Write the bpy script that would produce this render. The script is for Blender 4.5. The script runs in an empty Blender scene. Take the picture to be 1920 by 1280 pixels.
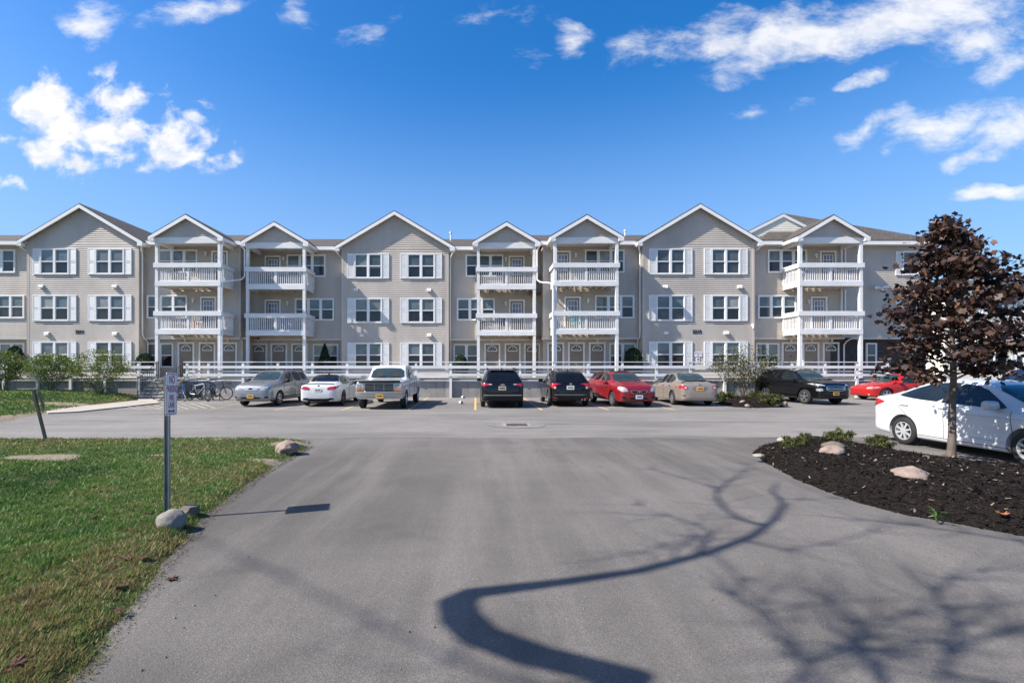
import bpy, bmesh, math, random
import numpy as np
from math import radians, sin, cos, pi, sqrt, atan2
from mathutils import Vector, Matrix, geometry, noise
from mathutils.bvhtree import BVHTree

scene = bpy.context.scene
COL = scene.collection
random.seed(7)
RNG = np.random.default_rng(11)

# ------------------------------------------------------------------ camera constants (photo measured at 1920 x 1280)
F_PX, CAM_H, PX0, PY0 = 900.0, 1.72, 893.0, 688.0
def gp(x, y, z=0.0):
    """ground position of a photo point that lies at height z"""
    s = (y - PY0) / (CAM_H - z)
    return ((x - PX0) / s, F_PX / s)
def wx(x, Y):
    return (x - PX0) * Y / F_PX
def wz(y, Y):
    return CAM_H + (PY0 - y) * Y / F_PX

SUN = Vector((-1.0, -0.28, 1.0)).normalized()

# ------------------------------------------------------------------ object helpers
def tag(o, label=None, cat=None, group=None, kind=None):
    if label: o['label'] = label
    if cat: o['category'] = cat
    if group: o['group'] = group
    if kind: o['kind'] = kind
    return o

def empty(name, loc=(0, 0, 0), rz=0.0, label=None, cat=None, group=None):
    o = bpy.data.objects.new(name, None)
    o.empty_display_size = 0.2
    COL.objects.link(o)
    o.location = loc
    o.rotation_euler = (0, 0, rz)
    return tag(o, label, cat, group)

def link_mesh(name, me, parent=None):
    o = bpy.data.objects.new(name, me)
    COL.objects.link(o)
    if parent is not None:
        o.parent = parent
    return o

def root_of(o):
    while o.parent is not None:
        o = o.parent
    return o

class MB:
    """collects shapes, then becomes ONE mesh object"""
    def __init__(self):
        self.v, self.f, self.m = [], [], []
    def add(self, verts, faces, mi=0):
        b = len(self.v)
        self.v.extend(tuple(p) for p in verts)
        self.f.extend(tuple(i + b for i in f) for f in faces)
        self.m.extend([mi] * len(faces))
        return self
    def box(self, x0, x1, y0, y1, z0, z1, mi=0):
        if x0 > x1: x0, x1 = x1, x0
        if y0 > y1: y0, y1 = y1, y0
        if z0 > z1: z0, z1 = z1, z0
        vs = [(x0,y0,z0),(x1,y0,z0),(x1,y1,z0),(x0,y1,z0),(x0,y0,z1),(x1,y0,z1),(x1,y1,z1),(x0,y1,z1)]
        fs = [(0,3,2,1),(4,5,6,7),(0,1,5,4),(1,2,6,5),(2,3,7,6),(3,0,4,7)]
        return self.add(vs, fs, mi)
    def bar(self, p0, p1, w, h, mi=0, up=(0, 0, 1)):
        """rectangular bar from p0 to p1, w across, h along up"""
        p0, p1 = Vector(p0), Vector(p1)
        d = (p1 - p0).normalized()
        u = Vector(up)
        s = d.cross(u)
        if s.length < 1e-5:
            s = d.cross(Vector((0, 1, 0)))
        s.normalize()
        u = s.cross(d).normalized()
        vs = []
        for p in (p0, p1):
            for a, b in ((-1,-1),(1,-1),(1,1),(-1,1)):
                vs.append(p + s*(a*w/2) + u*(b*h/2))
        return self.add(vs, [(0,3,2,1)[::-1],(4,5,6,7)[::-1],(0,1,5,4)[::-1],(1,2,6,5)[::-1],(2,3,7,6)[::-1],(3,0,4,7)[::-1]], mi)
    def tube(self, pts, r, n=8, mi=0, cap=True, closed=False):
        pts = [Vector(p) for p in pts]
        N = len(pts)
        rs = r if isinstance(r, (list, tuple)) else [r]*N
        vs, fs = [], []
        prev = None
        for i, p in enumerate(pts):
            if closed:
                d = pts[(i+1) % N] - pts[i-1]
            elif i == 0: d = pts[1]-pts[0]
            elif i == N-1: d = pts[-1]-pts[-2]
            else: d = (pts[i+1]-pts[i]).normalized() + (pts[i]-pts[i-1]).normalized()
            if d.length < 1e-9: d = Vector((0,0,1))
            d.normalize()
            if prev is None:
                a = Vector((0,0,1)) if abs(d.z) < 0.9 else Vector((1,0,0))
                s = d.cross(a).normalized()
            else:
                s = prev - d*prev.dot(d)
                if s.length < 1e-6:
                    s = d.cross(Vector((0.3,0.5,0.8)))
                s.normalize()
            prev = s
            t = d.cross(s)
            for k in range(n):
                an = 2*pi*k/n
                vs.append(p + (s*cos(an) + t*sin(an))*rs[i])
        segs = N if closed else N-1
        for i in range(segs):
            j = (i+1) % N
            for k in range(n):
                k2 = (k+1) % n
                fs.append((i*n+k, i*n+k2, j*n+k2, j*n+k))
        if cap and not closed:
            fs.append(tuple(range(n))[::-1])
            fs.append(tuple((N-1)*n+k for k in range(n)))
        return self.add(vs, fs, mi)
    def prism(self, poly, y0, y1, mi=0):
        """poly in (x,z), extruded along y; counter-clockwise seen from -y"""
        n = len(poly)
        vs = [(x, y0, z) for x, z in poly] + [(x, y1, z) for x, z in poly]
        fs = [tuple(range(n)), tuple(range(2*n-1, n-1, -1))]
        for i in range(n):
            j = (i+1) % n
            fs.append((j, i, n+i, n+j))
        return self.add(vs, fs, mi)
    def lathe_y(self, prof, n=24, mi=0, c=(0,0,0)):
        """profile of (r, y) turned about the y axis"""
        vs, fs = [], []
        for r, y in prof:
            for k in range(n):
                a = 2*pi*k/n
                vs.append((c[0]+r*cos(a), c[1]+y, c[2]+r*sin(a)))
        for i in range(len(prof)-1):
            for k in range(n):
                k2 = (k+1) % n
                fs.append((i*n+k, i*n+k2, (i+1)*n+k2, (i+1)*n+k))
        return self.add(vs, fs, mi)
    def lathe_z(self, prof, n=16, mi=0, c=(0,0,0)):
        vs, fs = [], []
        for r, z in prof:
            for k in range(n):
                a = 2*pi*k/n
                vs.append((c[0]+r*cos(a), c[1]+r*sin(a), c[2]+z))
        for i in range(len(prof)-1):
            for k in range(n):
                k2 = (k+1) % n
                fs.append((i*n+k, i*n+k2, (i+1)*n+k2, (i+1)*n+k))
        return self.add(vs, fs, mi)
    def build(self, name, mats, parent=None, smooth=False, world=True, bevel=0.0, fix=True, sharp=40):
        """world=True: the vertices are world positions, brought into the root's frame (roots here are only moved, not turned, when it is used)"""
        me = bpy.data.meshes.new(name)
        off = Vector((0,0,0))
        if world and parent is not None:
            off = Vector(root_of(parent).location)
        me.from_pydata([(x-off.x, y-off.y, z-off.z) for x, y, z in self.v], [], self.f)
        if not isinstance(mats, (list, tuple)): mats = [mats]
        for m in mats: me.materials.append(m)
        me.polygons.foreach_set('material_index', self.m)
        if fix or bevel:
            bm = bmesh.new(); bm.from_mesh(me)
            if bevel:
                bmesh.ops.bevel(bm, geom=[e for e in bm.edges if e.is_manifold and e.calc_face_angle(0) > 0.6], offset=bevel, segments=2, affect='EDGES', profile=0.5)
            if fix: bmesh.ops.recalc_face_normals(bm, faces=bm.faces)
            bm.to_mesh(me); bm.free()
        if smooth:
            me.polygons.foreach_set('use_smooth', [True]*len(me.polygons))
            me.set_sharp_from_angle(angle=radians(sharp))
        me.update()
        return link_mesh(name, me, parent)

def thing_mesh(mb, name, mats, loc, label, cat, group=None, kind=None, **kw):
    """a top-level thing that is one mesh, its origin at its base; vertices given in world space"""
    mb.v = [(x-loc[0], y-loc[1], z-loc[2]) for x, y, z in mb.v]
    o = mb.build(name, mats, None, world=False, **kw)
    o.location = loc
    return tag(o, label, cat, group, kind)

def fast_mesh(name, verts, nper, mats, mat_idx=None, color=None, smooth=False):
    """verts: (N, nper, 3) array, one polygon each"""
    N = verts.shape[0]
    me = bpy.data.meshes.new(name)
    me.vertices.add(N*nper)
    me.vertices.foreach_set('co', verts.astype(np.float32).ravel())
    me.loops.add(N*nper)
    me.loops.foreach_set('vertex_index', np.arange(N*nper, dtype=np.int32))
    me.polygons.add(N)
    me.polygons.foreach_set('loop_start', (np.arange(N)*nper).astype(np.int32))
    if not isinstance(mats, (list, tuple)): mats = [mats]
    for m in mats: me.materials.append(m)
    if mat_idx is not None:
        me.polygons.foreach_set('material_index', mat_idx.astype(np.int32))
    if color is not None:
        at = me.color_attributes.new('tint', 'FLOAT_COLOR', 'POINT')
        c = np.ones((N*nper, 4), dtype=np.float32)
        c[:, :3] = np.repeat(color, nper, axis=0) if color.shape[0] == N else color
        at.data.foreach_set('color', c.ravel())
    me.update(calc_edges=True)
    me.validate()
    return me

# ------------------------------------------------------------------ materials
MATS = {}
def new_mat(name):
    m = bpy.data.materials.new(name)
    m.use_nodes = True
    nt = m.node_tree
    b = nt.nodes['Principled BSDF']
    MATS[name] = m
    return m, nt, b

def N(nt, t, **kw):
    n = nt.nodes.new(t)
    for k, v in kw.items():
        setattr(n, k, v)
    return n

def mixc(nt, fac, a, b):
    """colour mix; a / b are sockets or rgb tuples"""
    n = nt.nodes.new('ShaderNodeMix'); n.data_type = 'RGBA'
    if hasattr(fac, 'is_output'): nt.links.new(fac, n.inputs[0])
    else: n.inputs[0].default_value = fac
    for i, c in ((6, a), (7, b)):
        if hasattr(c, 'is_output'): nt.links.new(c, n.inputs[i])
        else: n.inputs[i].default_value = (*c, 1)
    return n.outputs[2]

def ramp(nt, fac, lo, hi):
    n = nt.nodes.new('ShaderNodeMapRange')
    n.interpolation_type = 'SMOOTHSTEP'
    n.inputs['From Min'].default_value = lo
    n.inputs['From Max'].default_value = hi
    nt.links.new(fac, n.inputs['Value'])
    return n.outputs['Result']

def math_n(nt, op, a, b=None):
    n = nt.nodes.new('ShaderNodeMath'); n.operation = op
    for i, c in ((0, a), (1, b)):
        if c is None: continue
        if hasattr(c, 'is_output'): nt.links.new(c, n.inputs[i])
        else: n.inputs[i].default_value = c
    return n.outputs[0]

def obj_coord(nt, world=False):
    if world:
        g = nt.nodes.new('ShaderNodeNewGeometry')
        return g.outputs['Position']
    return nt.nodes.new('ShaderNodeTexCoord').outputs['Object']

def noise_n(nt, vec, scale, detail=4, rough=0.55, stretch=None):
    if stretch:
        mp = nt.nodes.new('ShaderNodeMapping')
        mp.inputs['Scale'].default_value = stretch
        nt.links.new(vec, mp.inputs['Vector']); vec = mp.outputs[0]
    n = nt.nodes.new('ShaderNodeTexNoise')
    n.inputs['Scale'].default_value = scale
    n.inputs['Detail'].default_value = detail
    n.inputs['Roughness'].default_value = rough
    nt.links.new(vec, n.inputs['Vector'])
    return n.outputs['Fac']

def bump(nt, b, height, strength=0.3, dist=0.02):
    n = nt.nodes.new('ShaderNodeBump')
    n.inputs['Strength'].default_value = strength
    n.inputs['Distance'].default_value = dist
    nt.links.new(height, n.inputs['Height'])
    nt.links.new(n.outputs[0], b.inputs['Normal'])

def simple(name, col, rough=0.6, metal=0.0, var=0.08, scale=3.0, bump_s=0.0, bscale=60, spec=0.5, stretch=None):
    m, nt, b = new_mat(name)
    co = obj_coord(nt)
    f = ramp(nt, noise_n(nt, co, scale, 5, 0.6, stretch), 0.3, 0.7)
    lo = tuple(c*(1-var) for c in col); hi = tuple(min(c*(1+var), 1) for c in col)
    nt.links.new(mixc(nt, f, lo, hi), b.inputs['Base Color'])
    b.inputs['Roughness'].default_value = rough
    b.inputs['Metallic'].default_value = metal
    b.inputs['Specular IOR Level'].default_value = spec
    if bump_s: bump(nt, b, noise_n(nt, co, bscale, 4), bump_s, 0.01)
    return m

def paint(name, col, metal=0.0, rough=0.35, coat=0.8, spec=0.5):
    m, nt, b = new_mat(name)
    b.inputs['Specular IOR Level'].default_value = spec
    co = obj_coord(nt)
    d = ramp(nt, noise_n(nt, co, 2.0, 5, 0.6), 0.35, 0.75)
    nt.links.new(mixc(nt, d, col, tuple(c*0.93+0.001 for c in col)), b.inputs['Base Color'])
    b.inputs['Metallic'].default_value = metal
    b.inputs['Roughness'].default_value = rough
    b.inputs['Coat Weight'].default_value = coat
    cr = nt.nodes.new('ShaderNodeMapRange')
    cr.inputs['To Min'].default_value = 0.03; cr.inputs['To Max'].default_value = 0.12
    nt.links.new(d, cr.inputs['Value']); nt.links.new(cr.outputs[0], b.inputs['Coat Roughness'])
    return m

def leaf_mat(name, col, trans=0.25, var=0.35, rough=0.5):
    m, nt, b = new_mat(name)
    out = [n for n in nt.nodes if n.type == 'OUTPUT_MATERIAL'][0]
    co = obj_coord(nt)
    f = noise_n(nt, co, 14.0, 3, 0.7)
    f = ramp(nt, f, 0.3, 0.7)
    c = mixc(nt, f, tuple(x*(1-var) for x in col), tuple(min(1, x*(1+var)) for x in col))
    nt.links.new(c, b.inputs['Base Color'])
    b.inputs['Roughness'].default_value = rough
    b.inputs['Specular IOR Level'].default_value = 0.3
    tr = nt.nodes.new('ShaderNodeBsdfTranslucent')
    nt.links.new(c, tr.inputs['Color'])
    mx = nt.nodes.new('ShaderNodeMixShader'); mx.inputs[0].default_value = trans
    nt.links.new(b.outputs[0], mx.inputs[1]); nt.links.new(tr.outputs[0], mx.inputs[2])
    nt.links.new(mx.outputs[0], out.inputs['Surface'])
    return m

def glass_mat(name, col, rough=0.04, slat=0.0, spec=0.5):
    m, nt, b = new_mat(name)
    co = obj_coord(nt)
    f = ramp(nt, noise_n(nt, co, 1.3, 3, 0.6), 0.3, 0.75)
    c = mixc(nt, f, tuple(x*0.7 for x in col), tuple(x*1.25 for x in col))
    if slat:
        wv = nt.nodes.new('ShaderNodeTexWave'); wv.wave_type = 'BANDS'; wv.bands_direction = 'Z'
        wv.inputs['Scale'].default_value = slat
        nt.links.new(co, wv.inputs['Vector'])
        c = mixc(nt, math_n(nt, 'MULTIPLY', wv.outputs['Fac'], 0.35), c, tuple(x*0.45 for x in col))
    nt.links.new(c, b.inputs['Base Color'])
    b.inputs['Roughness'].default_value = rough
    b.inputs['Specular IOR Level'].default_value = spec
    b.inputs['Coat Weight'].default_value = 0.2
    b.inputs['Coat Roughness'].default_value = 0.02
    bump(nt, b, noise_n(nt, co, 0.9, 2), 0.06, 0.05)
    return m

M_SIDING = simple('vinyl_siding', (0.490, 0.432, 0.368), 0.55, var=0.10, scale=0.7, stretch=(1.2, 1, 0.5))
M_PALESIDING = simple('pale_siding', (0.82, 0.75, 0.62), 0.55, var=0.04, scale=0.8)  # pale siding; on the upper gable the lightened colour stands in for sunlight
M_WHITE = simple('white_vinyl', (0.78, 0.77, 0.75), 0.45, var=0.04, scale=1.5)
M_WHITEWOOD = simple('white_painted_wood', (0.71, 0.70, 0.68), 0.55, var=0.07, scale=2.2, stretch=(0.6, 1, 2.5), bump_s=0.05)
M_SHUTTER = simple('white_shutter', (0.75, 0.74, 0.72), 0.5, var=0.04)
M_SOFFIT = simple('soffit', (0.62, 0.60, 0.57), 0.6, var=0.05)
M_DOOR = simple('taupe_door', (0.225, 0.185, 0.15), 0.45, var=0.06)
M_BLACKMETAL = simple('black_metal', (0.02, 0.02, 0.022), 0.4, var=0.2)
M_GLASS_UP = [glass_mat('upper_pane_blind', (0.17, 0.20, 0.195), slat=11), glass_mat('upper_pane_sky', (0.115, 0.15, 0.165)), glass_mat('upper_pane_shade', (0.075, 0.095, 0.10)), glass_mat('upper_pane_curtain', (0.30, 0.30, 0.28), slat=6)]  # sky pane: the sky's reflection is put into its base colour
M_GLASS_LO = [glass_mat('lower_pane_screen', (0.030, 0.031, 0.035)), glass_mat('lower_pane_dark', (0.014, 0.015, 0.018)), glass_mat('lower_pane_grey', (0.050, 0.055, 0.062))]
M_DOORGLASS = glass_mat('door_glass', (0.20, 0.20, 0.27))
M_FANGLASS = glass_mat('fan_glass', (0.05, 0.055, 0.065))

def shingle_mat():
    m, nt, b = new_mat('roof_shingles')
    co = obj_coord(nt)
    bt = nt.nodes.new('ShaderNodeTexBrick')
    bt.inputs['Scale'].default_value = 1.0
    bt.inputs['Brick Width'].default_value = 0.3; bt.inputs['Row Height'].default_value = 0.16
    bt.inputs['Mortar Size'].default_value = 0.012
    bt.inputs['Color1'].default_value = (0.105, 0.088, 0.073, 1)
    bt.inputs['Color2'].default_value = (0.055, 0.046, 0.039, 1)
    bt.inputs['Mortar'].default_value = (0.022, 0.019, 0.016, 1)
    mp = nt.nodes.new('ShaderNodeMapping')
    nt.links.new(co, mp.inputs['Vector'])
    nt.links.new(mp.outputs[0], bt.inputs['Vector'])
    f = ramp(nt, noise_n(nt, co, 0.5, 5, 0.65), 0.3, 0.7)
    nt.links.new(mixc(nt, math_n(nt, 'MULTIPLY', f, 0.4), bt.outputs['Color'], (0.055, 0.047, 0.041)), b.inputs['Base Color'])
    b.inputs['Roughness'].default_value = 0.9
    bump(nt, b, noise_n(nt, co, 90, 2), 0.5, 0.01)
    return m
M_SHINGLE = shingle_mat()

def concrete_mat(name, col, streak=False):
    m, nt, b = new_mat(name)
    co = obj_coord(nt)
    f1 = ramp(nt, noise_n(nt, co, 0.8, 6, 0.65), 0.3, 0.7)
    c = mixc(nt, f1, tuple(x*0.8 for x in col), tuple(x*1.12 for x in col))
    if streak:
        f2 = ramp(nt, noise_n(nt, co, 3.2, 5, 0.6, (1.6, 1, 0.14)), 0.5, 0.68)
        c = mixc(nt, math_n(nt, 'MULTIPLY', f2, 0.6), c, tuple(x*0.5 for x in col))
        f3 = ramp(nt, noise_n(nt, co, 2.1, 4, 0.6, (0.9, 1, 0.5)), 0.58, 0.75)
        c = mixc(nt, math_n(nt, 'MULTIPLY', f3, 0.35), c, (0.30, 0.25, 0.19))
    f4 = ramp(nt, noise_n(nt, co, 40, 4, 0.7), 0.35, 0.7)
    c = mixc(nt, math_n(nt, 'MULTIPLY', f4, 0.22), c, tuple(x*0.55 for x in col))
    nt.links.new(c, b.inputs['Base Color'])
    b.inputs['Roughness'].default_value = 0.88
    bump(nt, b, noise_n(nt, co, 50, 4), 0.25, 0.01)
    return m
M_CONCRETE = concrete_mat('retaining_concrete', (0.33, 0.31, 0.285), True)
M_SIDEWALK = concrete_mat('sidewalk_concrete', (0.36, 0.325, 0.275))
M_STEP = concrete_mat('step_concrete', (0.40, 0.385, 0.36))

def stone_mat():
    m, nt, b = new_mat('stacked_stone')
    co = obj_coord(nt)
    mp = nt.nodes.new('ShaderNodeMapping'); mp.inputs['Rotation'].default_value = (radians(90), 0, 0)
    nt.links.new(co, mp.inputs['Vector'])
    bt = nt.nodes.new('ShaderNodeTexBrick')
    bt.inputs['Brick Width'].default_value = 0.45; bt.inputs['Row Height'].default_value = 0.11
    bt.inputs['Mortar Size'].default_value = 0.01; bt.inputs['Scale'].default_value = 1.0
    bt.inputs['Color1'].default_value = (0.035, 0.032, 0.032, 1); bt.inputs['Color2'].default_value = (0.085, 0.072, 0.062, 1)
    bt.inputs['Mortar'].default_value = (0.01, 0.01, 0.01, 1)
    nt.links.new(mp.outputs[0], bt.inputs['Vector'])
    f = ramp(nt, noise_n(nt, co, 5, 4), 0.35, 0.7)
    nt.links.new(mixc(nt, f, bt.outputs['Color'], (0.045, 0.04, 0.036)), b.inputs['Base Color'])
    b.inputs['Roughness'].default_value = 0.85
    bump(nt, b, bt.outputs['Fac'], 0.6, -0.03)
    return m
M_STONE = stone_mat()

def asphalt_mat(name, base, warm, patchy=0.22, seed=0.0, trk=(0.12, 1.8, 1), tf=0.3):
    m, nt, b = new_mat(name)
    co = obj_coord(nt, True)
    mp = nt.nodes.new('ShaderNodeMapping'); mp.inputs['Location'].default_value = (seed, seed*1.7, 0)
    nt.links.new(co, mp.inputs['Vector']); co = mp.outputs[0]
    big = ramp(nt, noise_n(nt, co, 0.16, 5, 0.6, (1, 1.6, 1)), 0.32, 0.68)
    mid = ramp(nt, noise_n(nt, co, 1.1, 6, 0.7), 0.3, 0.72)
    tracks = ramp(nt, noise_n(nt, co, 0.9, 5, 0.65, trk), 0.42, 0.68)
    fine = ramp(nt, noise_n(nt, co, 75, 4, 0.85), 0.36, 0.64)
    vo = nt.nodes.new('ShaderNodeTexVoronoi'); vo.inputs['Scale'].default_value = 70
    nt.links.new(co, vo.inputs['Vector'])
    spk = ramp(nt, vo.outputs['Distance'], 0.30, 0.08)
    sep = nt.nodes.new('ShaderNodeSeparateColor'); nt.links.new(vo.outputs['Color'], sep.inputs[0])
    lightstone = math_n(nt, 'MULTIPLY', spk, ramp(nt, sep.outputs[0], 0.72, 0.9))
    darkstone = math_n(nt, 'MULTIPLY', spk, ramp(nt, sep.outputs[1], 0.66, 0.85))
    c = mixc(nt, big, tuple(x*(1-patchy) for x in base), warm)
    c = mixc(nt, math_n(nt, 'MULTIPLY', mid, 0.42), c, tuple(x*0.74 for x in base))
    c = mixc(nt, math_n(nt, 'MULTIPLY', tracks, tf), c, tuple(min(1, x*1.35) for x in warm))
    c = mixc(nt, math_n(nt, 'MULTIPLY', fine, 0.62), c, tuple(x*0.45 for x in base))
    c = mixc(nt, math_n(nt, 'MULTIPLY', lightstone, 0.75), c, tuple(min(1, x*2.3) for x in warm))
    c = mixc(nt, math_n(nt, 'MULTIPLY', darkstone, 0.65), c, tuple(x*0.3 for x in base))
    # oil drips and stains
    st = ramp(nt, noise_n(nt, co, 0.75, 3, 0.5), 0.63, 0.74)
    c = mixc(nt, math_n(nt, 'MULTIPLY', st, 0.42), c, tuple(x*0.45 for x in base))
    nt.links.new(c, b.inputs['Base Color'])
    b.inputs['Roughness'].default_value = 0.86
    b.inputs['Specular IOR Level'].default_value = 0.3
    h = math_n(nt, 'ADD', noise_n(nt, co, 120, 3, 0.7), math_n(nt, 'MULTIPLY', spk, 0.4))
    bump(nt, b, h, 0.7, 0.012)
    return m
M_LOT = asphalt_mat('lot_asphalt', (0.212, 0.199, 0.185), (0.275, 0.256, 0.236), patchy=0.32)
M_DRIVE = asphalt_mat('driveway_asphalt', (0.138, 0.126, 0.115), (0.195, 0.178, 0.162), patchy=0.30, seed=13.3, trk=(1.5, 0.13, 1), tf=0.42)

def soil_mat():
    m, nt, b = new_mat('lawn_soil')
    co = obj_coord(nt, True)
    f = ramp(nt, noise_n(nt, co, 0.9, 5, 0.6), 0.35, 0.65)
    g = ramp(nt, noise_n(nt, co, 30, 4, 0.7), 0.3, 0.7)
    c = mixc(nt, f, (0.035, 0.062, 0.018), (0.085, 0.085, 0.03))
    c = mixc(nt, math_n(nt, 'MULTIPLY', g, 0.5), c, (0.05, 0.04, 0.024))
    at = nt.nodes.new('ShaderNodeAttribute'); at.attribute_name = 'bare'
    c = mixc(nt, at.outputs['Fac'], c, mixc(nt, g, (0.27, 0.225, 0.17), (0.14, 0.11, 0.08)))
    nt.links.new(c, b.inputs['Base Color'])
    b.inputs['Roughness'].default_value = 0.95
    b.inputs['Specular IOR Level'].default_value = 0.15
    bump(nt, b, noise_n(nt, co, 60, 4, 0.7), 0.6, 0.02)
    return m
M_SOIL = soil_mat()

def blade_mat():
    m, nt, b = new_mat('grass_blades')
    out = [n for n in nt.nodes if n.type == 'OUTPUT_MATERIAL'][0]
    at = nt.nodes.new('ShaderNodeAttribute'); at.attribute_name = 'tint'
    f = noise_n(nt, obj_coord(nt, True), 6.0, 4, 0.6)
    hs = nt.nodes.new('ShaderNodeHueSaturation')
    mr = nt.nodes.new('ShaderNodeMapRange'); mr.inputs['To Min'].default_value = 0.75; mr.inputs['To Max'].default_value = 1.25
    nt.links.new(f, mr.inputs['Value']); nt.links.new(mr.outputs[0], hs.inputs['Value'])
    nt.links.new(at.outputs['Color'], hs.inputs['Color'])
    nt.links.new(hs.outputs[0], b.inputs['Base Color'])
    b.inputs['Roughness'].default_value = 0.55; b.inputs['Specular IOR Level'].default_value = 0.25
    tr = nt.nodes.new('ShaderNodeBsdfTranslucent'); nt.links.new(hs.outputs[0], tr.inputs['Color'])
    mx = nt.nodes.new('ShaderNodeMixShader'); mx.inputs[0].default_value = 0.3
    nt.links.new(b.outputs[0], mx.inputs[1]); nt.links.new(tr.outputs[0], mx.inputs[2])
    nt.links.new(mx.outputs[0], out.inputs['Surface'])
    return m
M_BLADE = blade_mat()

def mulch_mat(name='mulch', a=(0.007, 0.006, 0.0055), c2=(0.026, 0.019, 0.015)):
    m, nt, b = new_mat(name)
    co = obj_coord(nt, True)
    vo = nt.nodes.new('ShaderNodeTexVoronoi'); vo.inputs['Scale'].default_value = 42
    mp = nt.nodes.new('ShaderNodeMapping'); mp.inputs['Scale'].default_value = (1, 1.8, 1)
    nt.links.new(co, mp.inputs['Vector']); nt.links.new(mp.outputs[0], vo.inputs['Vector'])
    sep = nt.nodes.new('ShaderNodeSeparateColor'); nt.links.new(vo.outputs['Color'], sep.inputs[0])
    c = mixc(nt, sep.outputs[0], a, c2)
    nt.links.new(c, b.inputs['Base Color'])
    b.inputs['Roughness'].default_value = 0.95; b.inputs['Specular IOR Level'].default_value = 0.12
    bump(nt, b, vo.outputs['Distance'], 0.9, 0.03)
    return m
M_MULCH = mulch_mat()
M_CHIP = [simple('mulch_chip_dark', (0.009, 0.0075, 0.0065), 0.95, var=0.4, scale=9, spec=0.1), simple('mulch_chip_brown', (0.026, 0.018, 0.014), 0.95, var=0.4, scale=9, spec=0.1), simple('mulch_chip_pale', (0.20, 0.16, 0.12), 0.9, var=0.3, scale=9, spec=0.1)]

def rock_mat(name, a, b2):
    m, nt, b = new_mat(name)
    co = obj_coord(nt)
    f = ramp(nt, noise_n(nt, co, 6, 6, 0.7), 0.35, 0.65)
    g = ramp(nt, noise_n(nt, co, 70, 3, 0.8), 0.35, 0.7)
    c = mixc(nt, f, a, b2)
    c = mixc(nt, math_n(nt, 'MULTIPLY', g, 0.4), c, tuple(x*0.5 for x in a))
    nt.links.new(c, b.inputs['Base Color'])
    b.inputs['Roughness'].default_value = 0.85
    bump(nt, b, noise_n(nt, co, 25, 6, 0.7), 0.5, 0.03)
    return m
M_ROCK_GREY = rock_mat('grey_rock', (0.20, 0.185, 0.16), (0.27, 0.245, 0.21))
M_ROCK_PINK = rock_mat('pink_rock', (0.235, 0.17, 0.14), (0.31, 0.24, 0.20))
M_ROCK_BROWN = rock_mat('brown_rock', (0.12, 0.095, 0.075), (0.17, 0.14, 0.115))
M_ROCK_PALE = rock_mat('pale_rock', (0.30, 0.265, 0.225), (0.37, 0.33, 0.285))

def line_mat():
    m, nt, b = new_mat('yellow_line_paint')
    co = obj_coord(nt, True)
    f = ramp(nt, noise_n(nt, co, 9, 6, 0.75), 0.46, 0.62)
    nt.links.new(mixc(nt, f, (0.56, 0.38, 0.12), (0.27, 0.225, 0.165)), b.inputs['Base Color'])
    b.inputs['Roughness'].default_value = 0.75
    return m
M_LINE = line_mat()
M_LINEPALE = simple('faded_line_paint', (0.30, 0.27, 0.215), 0.8, var=0.25, scale=5)
# ================================================================== GROUND
def structure(mb, name, mats, **kw):
    o = mb.build(name, mats, None, world=False, **kw)
    o['kind'] = 'structure'
    return o

g = MB(); g.add([(-900,-400,-0.06),(900,-400,-0.06),(900,1500,-0.06),(-900,1500,-0.06)], [(0,1,2,3)])
structure(g, 'ground', simple('far_ground', (0.10, 0.115, 0.05), 0.95, var=0.3, scale=0.05))

g = MB(); g.add([(-70,-22,0),(70,-22,0),(70,64,0),(-70,64,0)], [(0,1,2,3)])
structure(g, 'parking_lot', M_LOT)

def poly_sdf(P, X, Y):
    """signed distance to polygon, positive inside"""
    P = np.array(P, float)
    d = np.full(X.shape, 1e9); inside = np.zeros(X.shape, bool)
    n = len(P)
    for i in range(n):
        a, b = P[i], P[(i+1) % n]
        ex, ey = b - a
        wx_, wy_ = X - a[0], Y - a[1]
        t = np.clip((wx_*ex + wy_*ey)/(ex*ex+ey*ey+1e-12), 0, 1)
        d = np.minimum(d, np.hypot(wx_-ex*t, wy_-ey*t))
        c = (a[1] > Y) != (b[1] > Y)
        with np.errstate(divide='ignore', invalid='ignore'):
            xi = ex*(Y-a[1])/(ey if abs(ey) > 1e-12 else 1e-12) + a[0]
        inside ^= c & (X < xi)
    return np.where(inside, d, -d)

def vnoise(X, Y, sc, seed=0.0, oct=3):
    out = np.empty(X.size)
    xs, ys = X.ravel(), Y.ravel()
    for i in range(xs.size):
        out[i] = noise.fractal(Vector((xs[i]*sc+seed, ys[i]*sc-seed, seed*0.37)), 1.0, 2.0, oct)
    return out.reshape(X.shape)

def smooth01(a, lo, hi):
    t = np.clip((a-lo)/(hi-lo), 0, 1)
    return t*t*(3-2*t)

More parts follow.
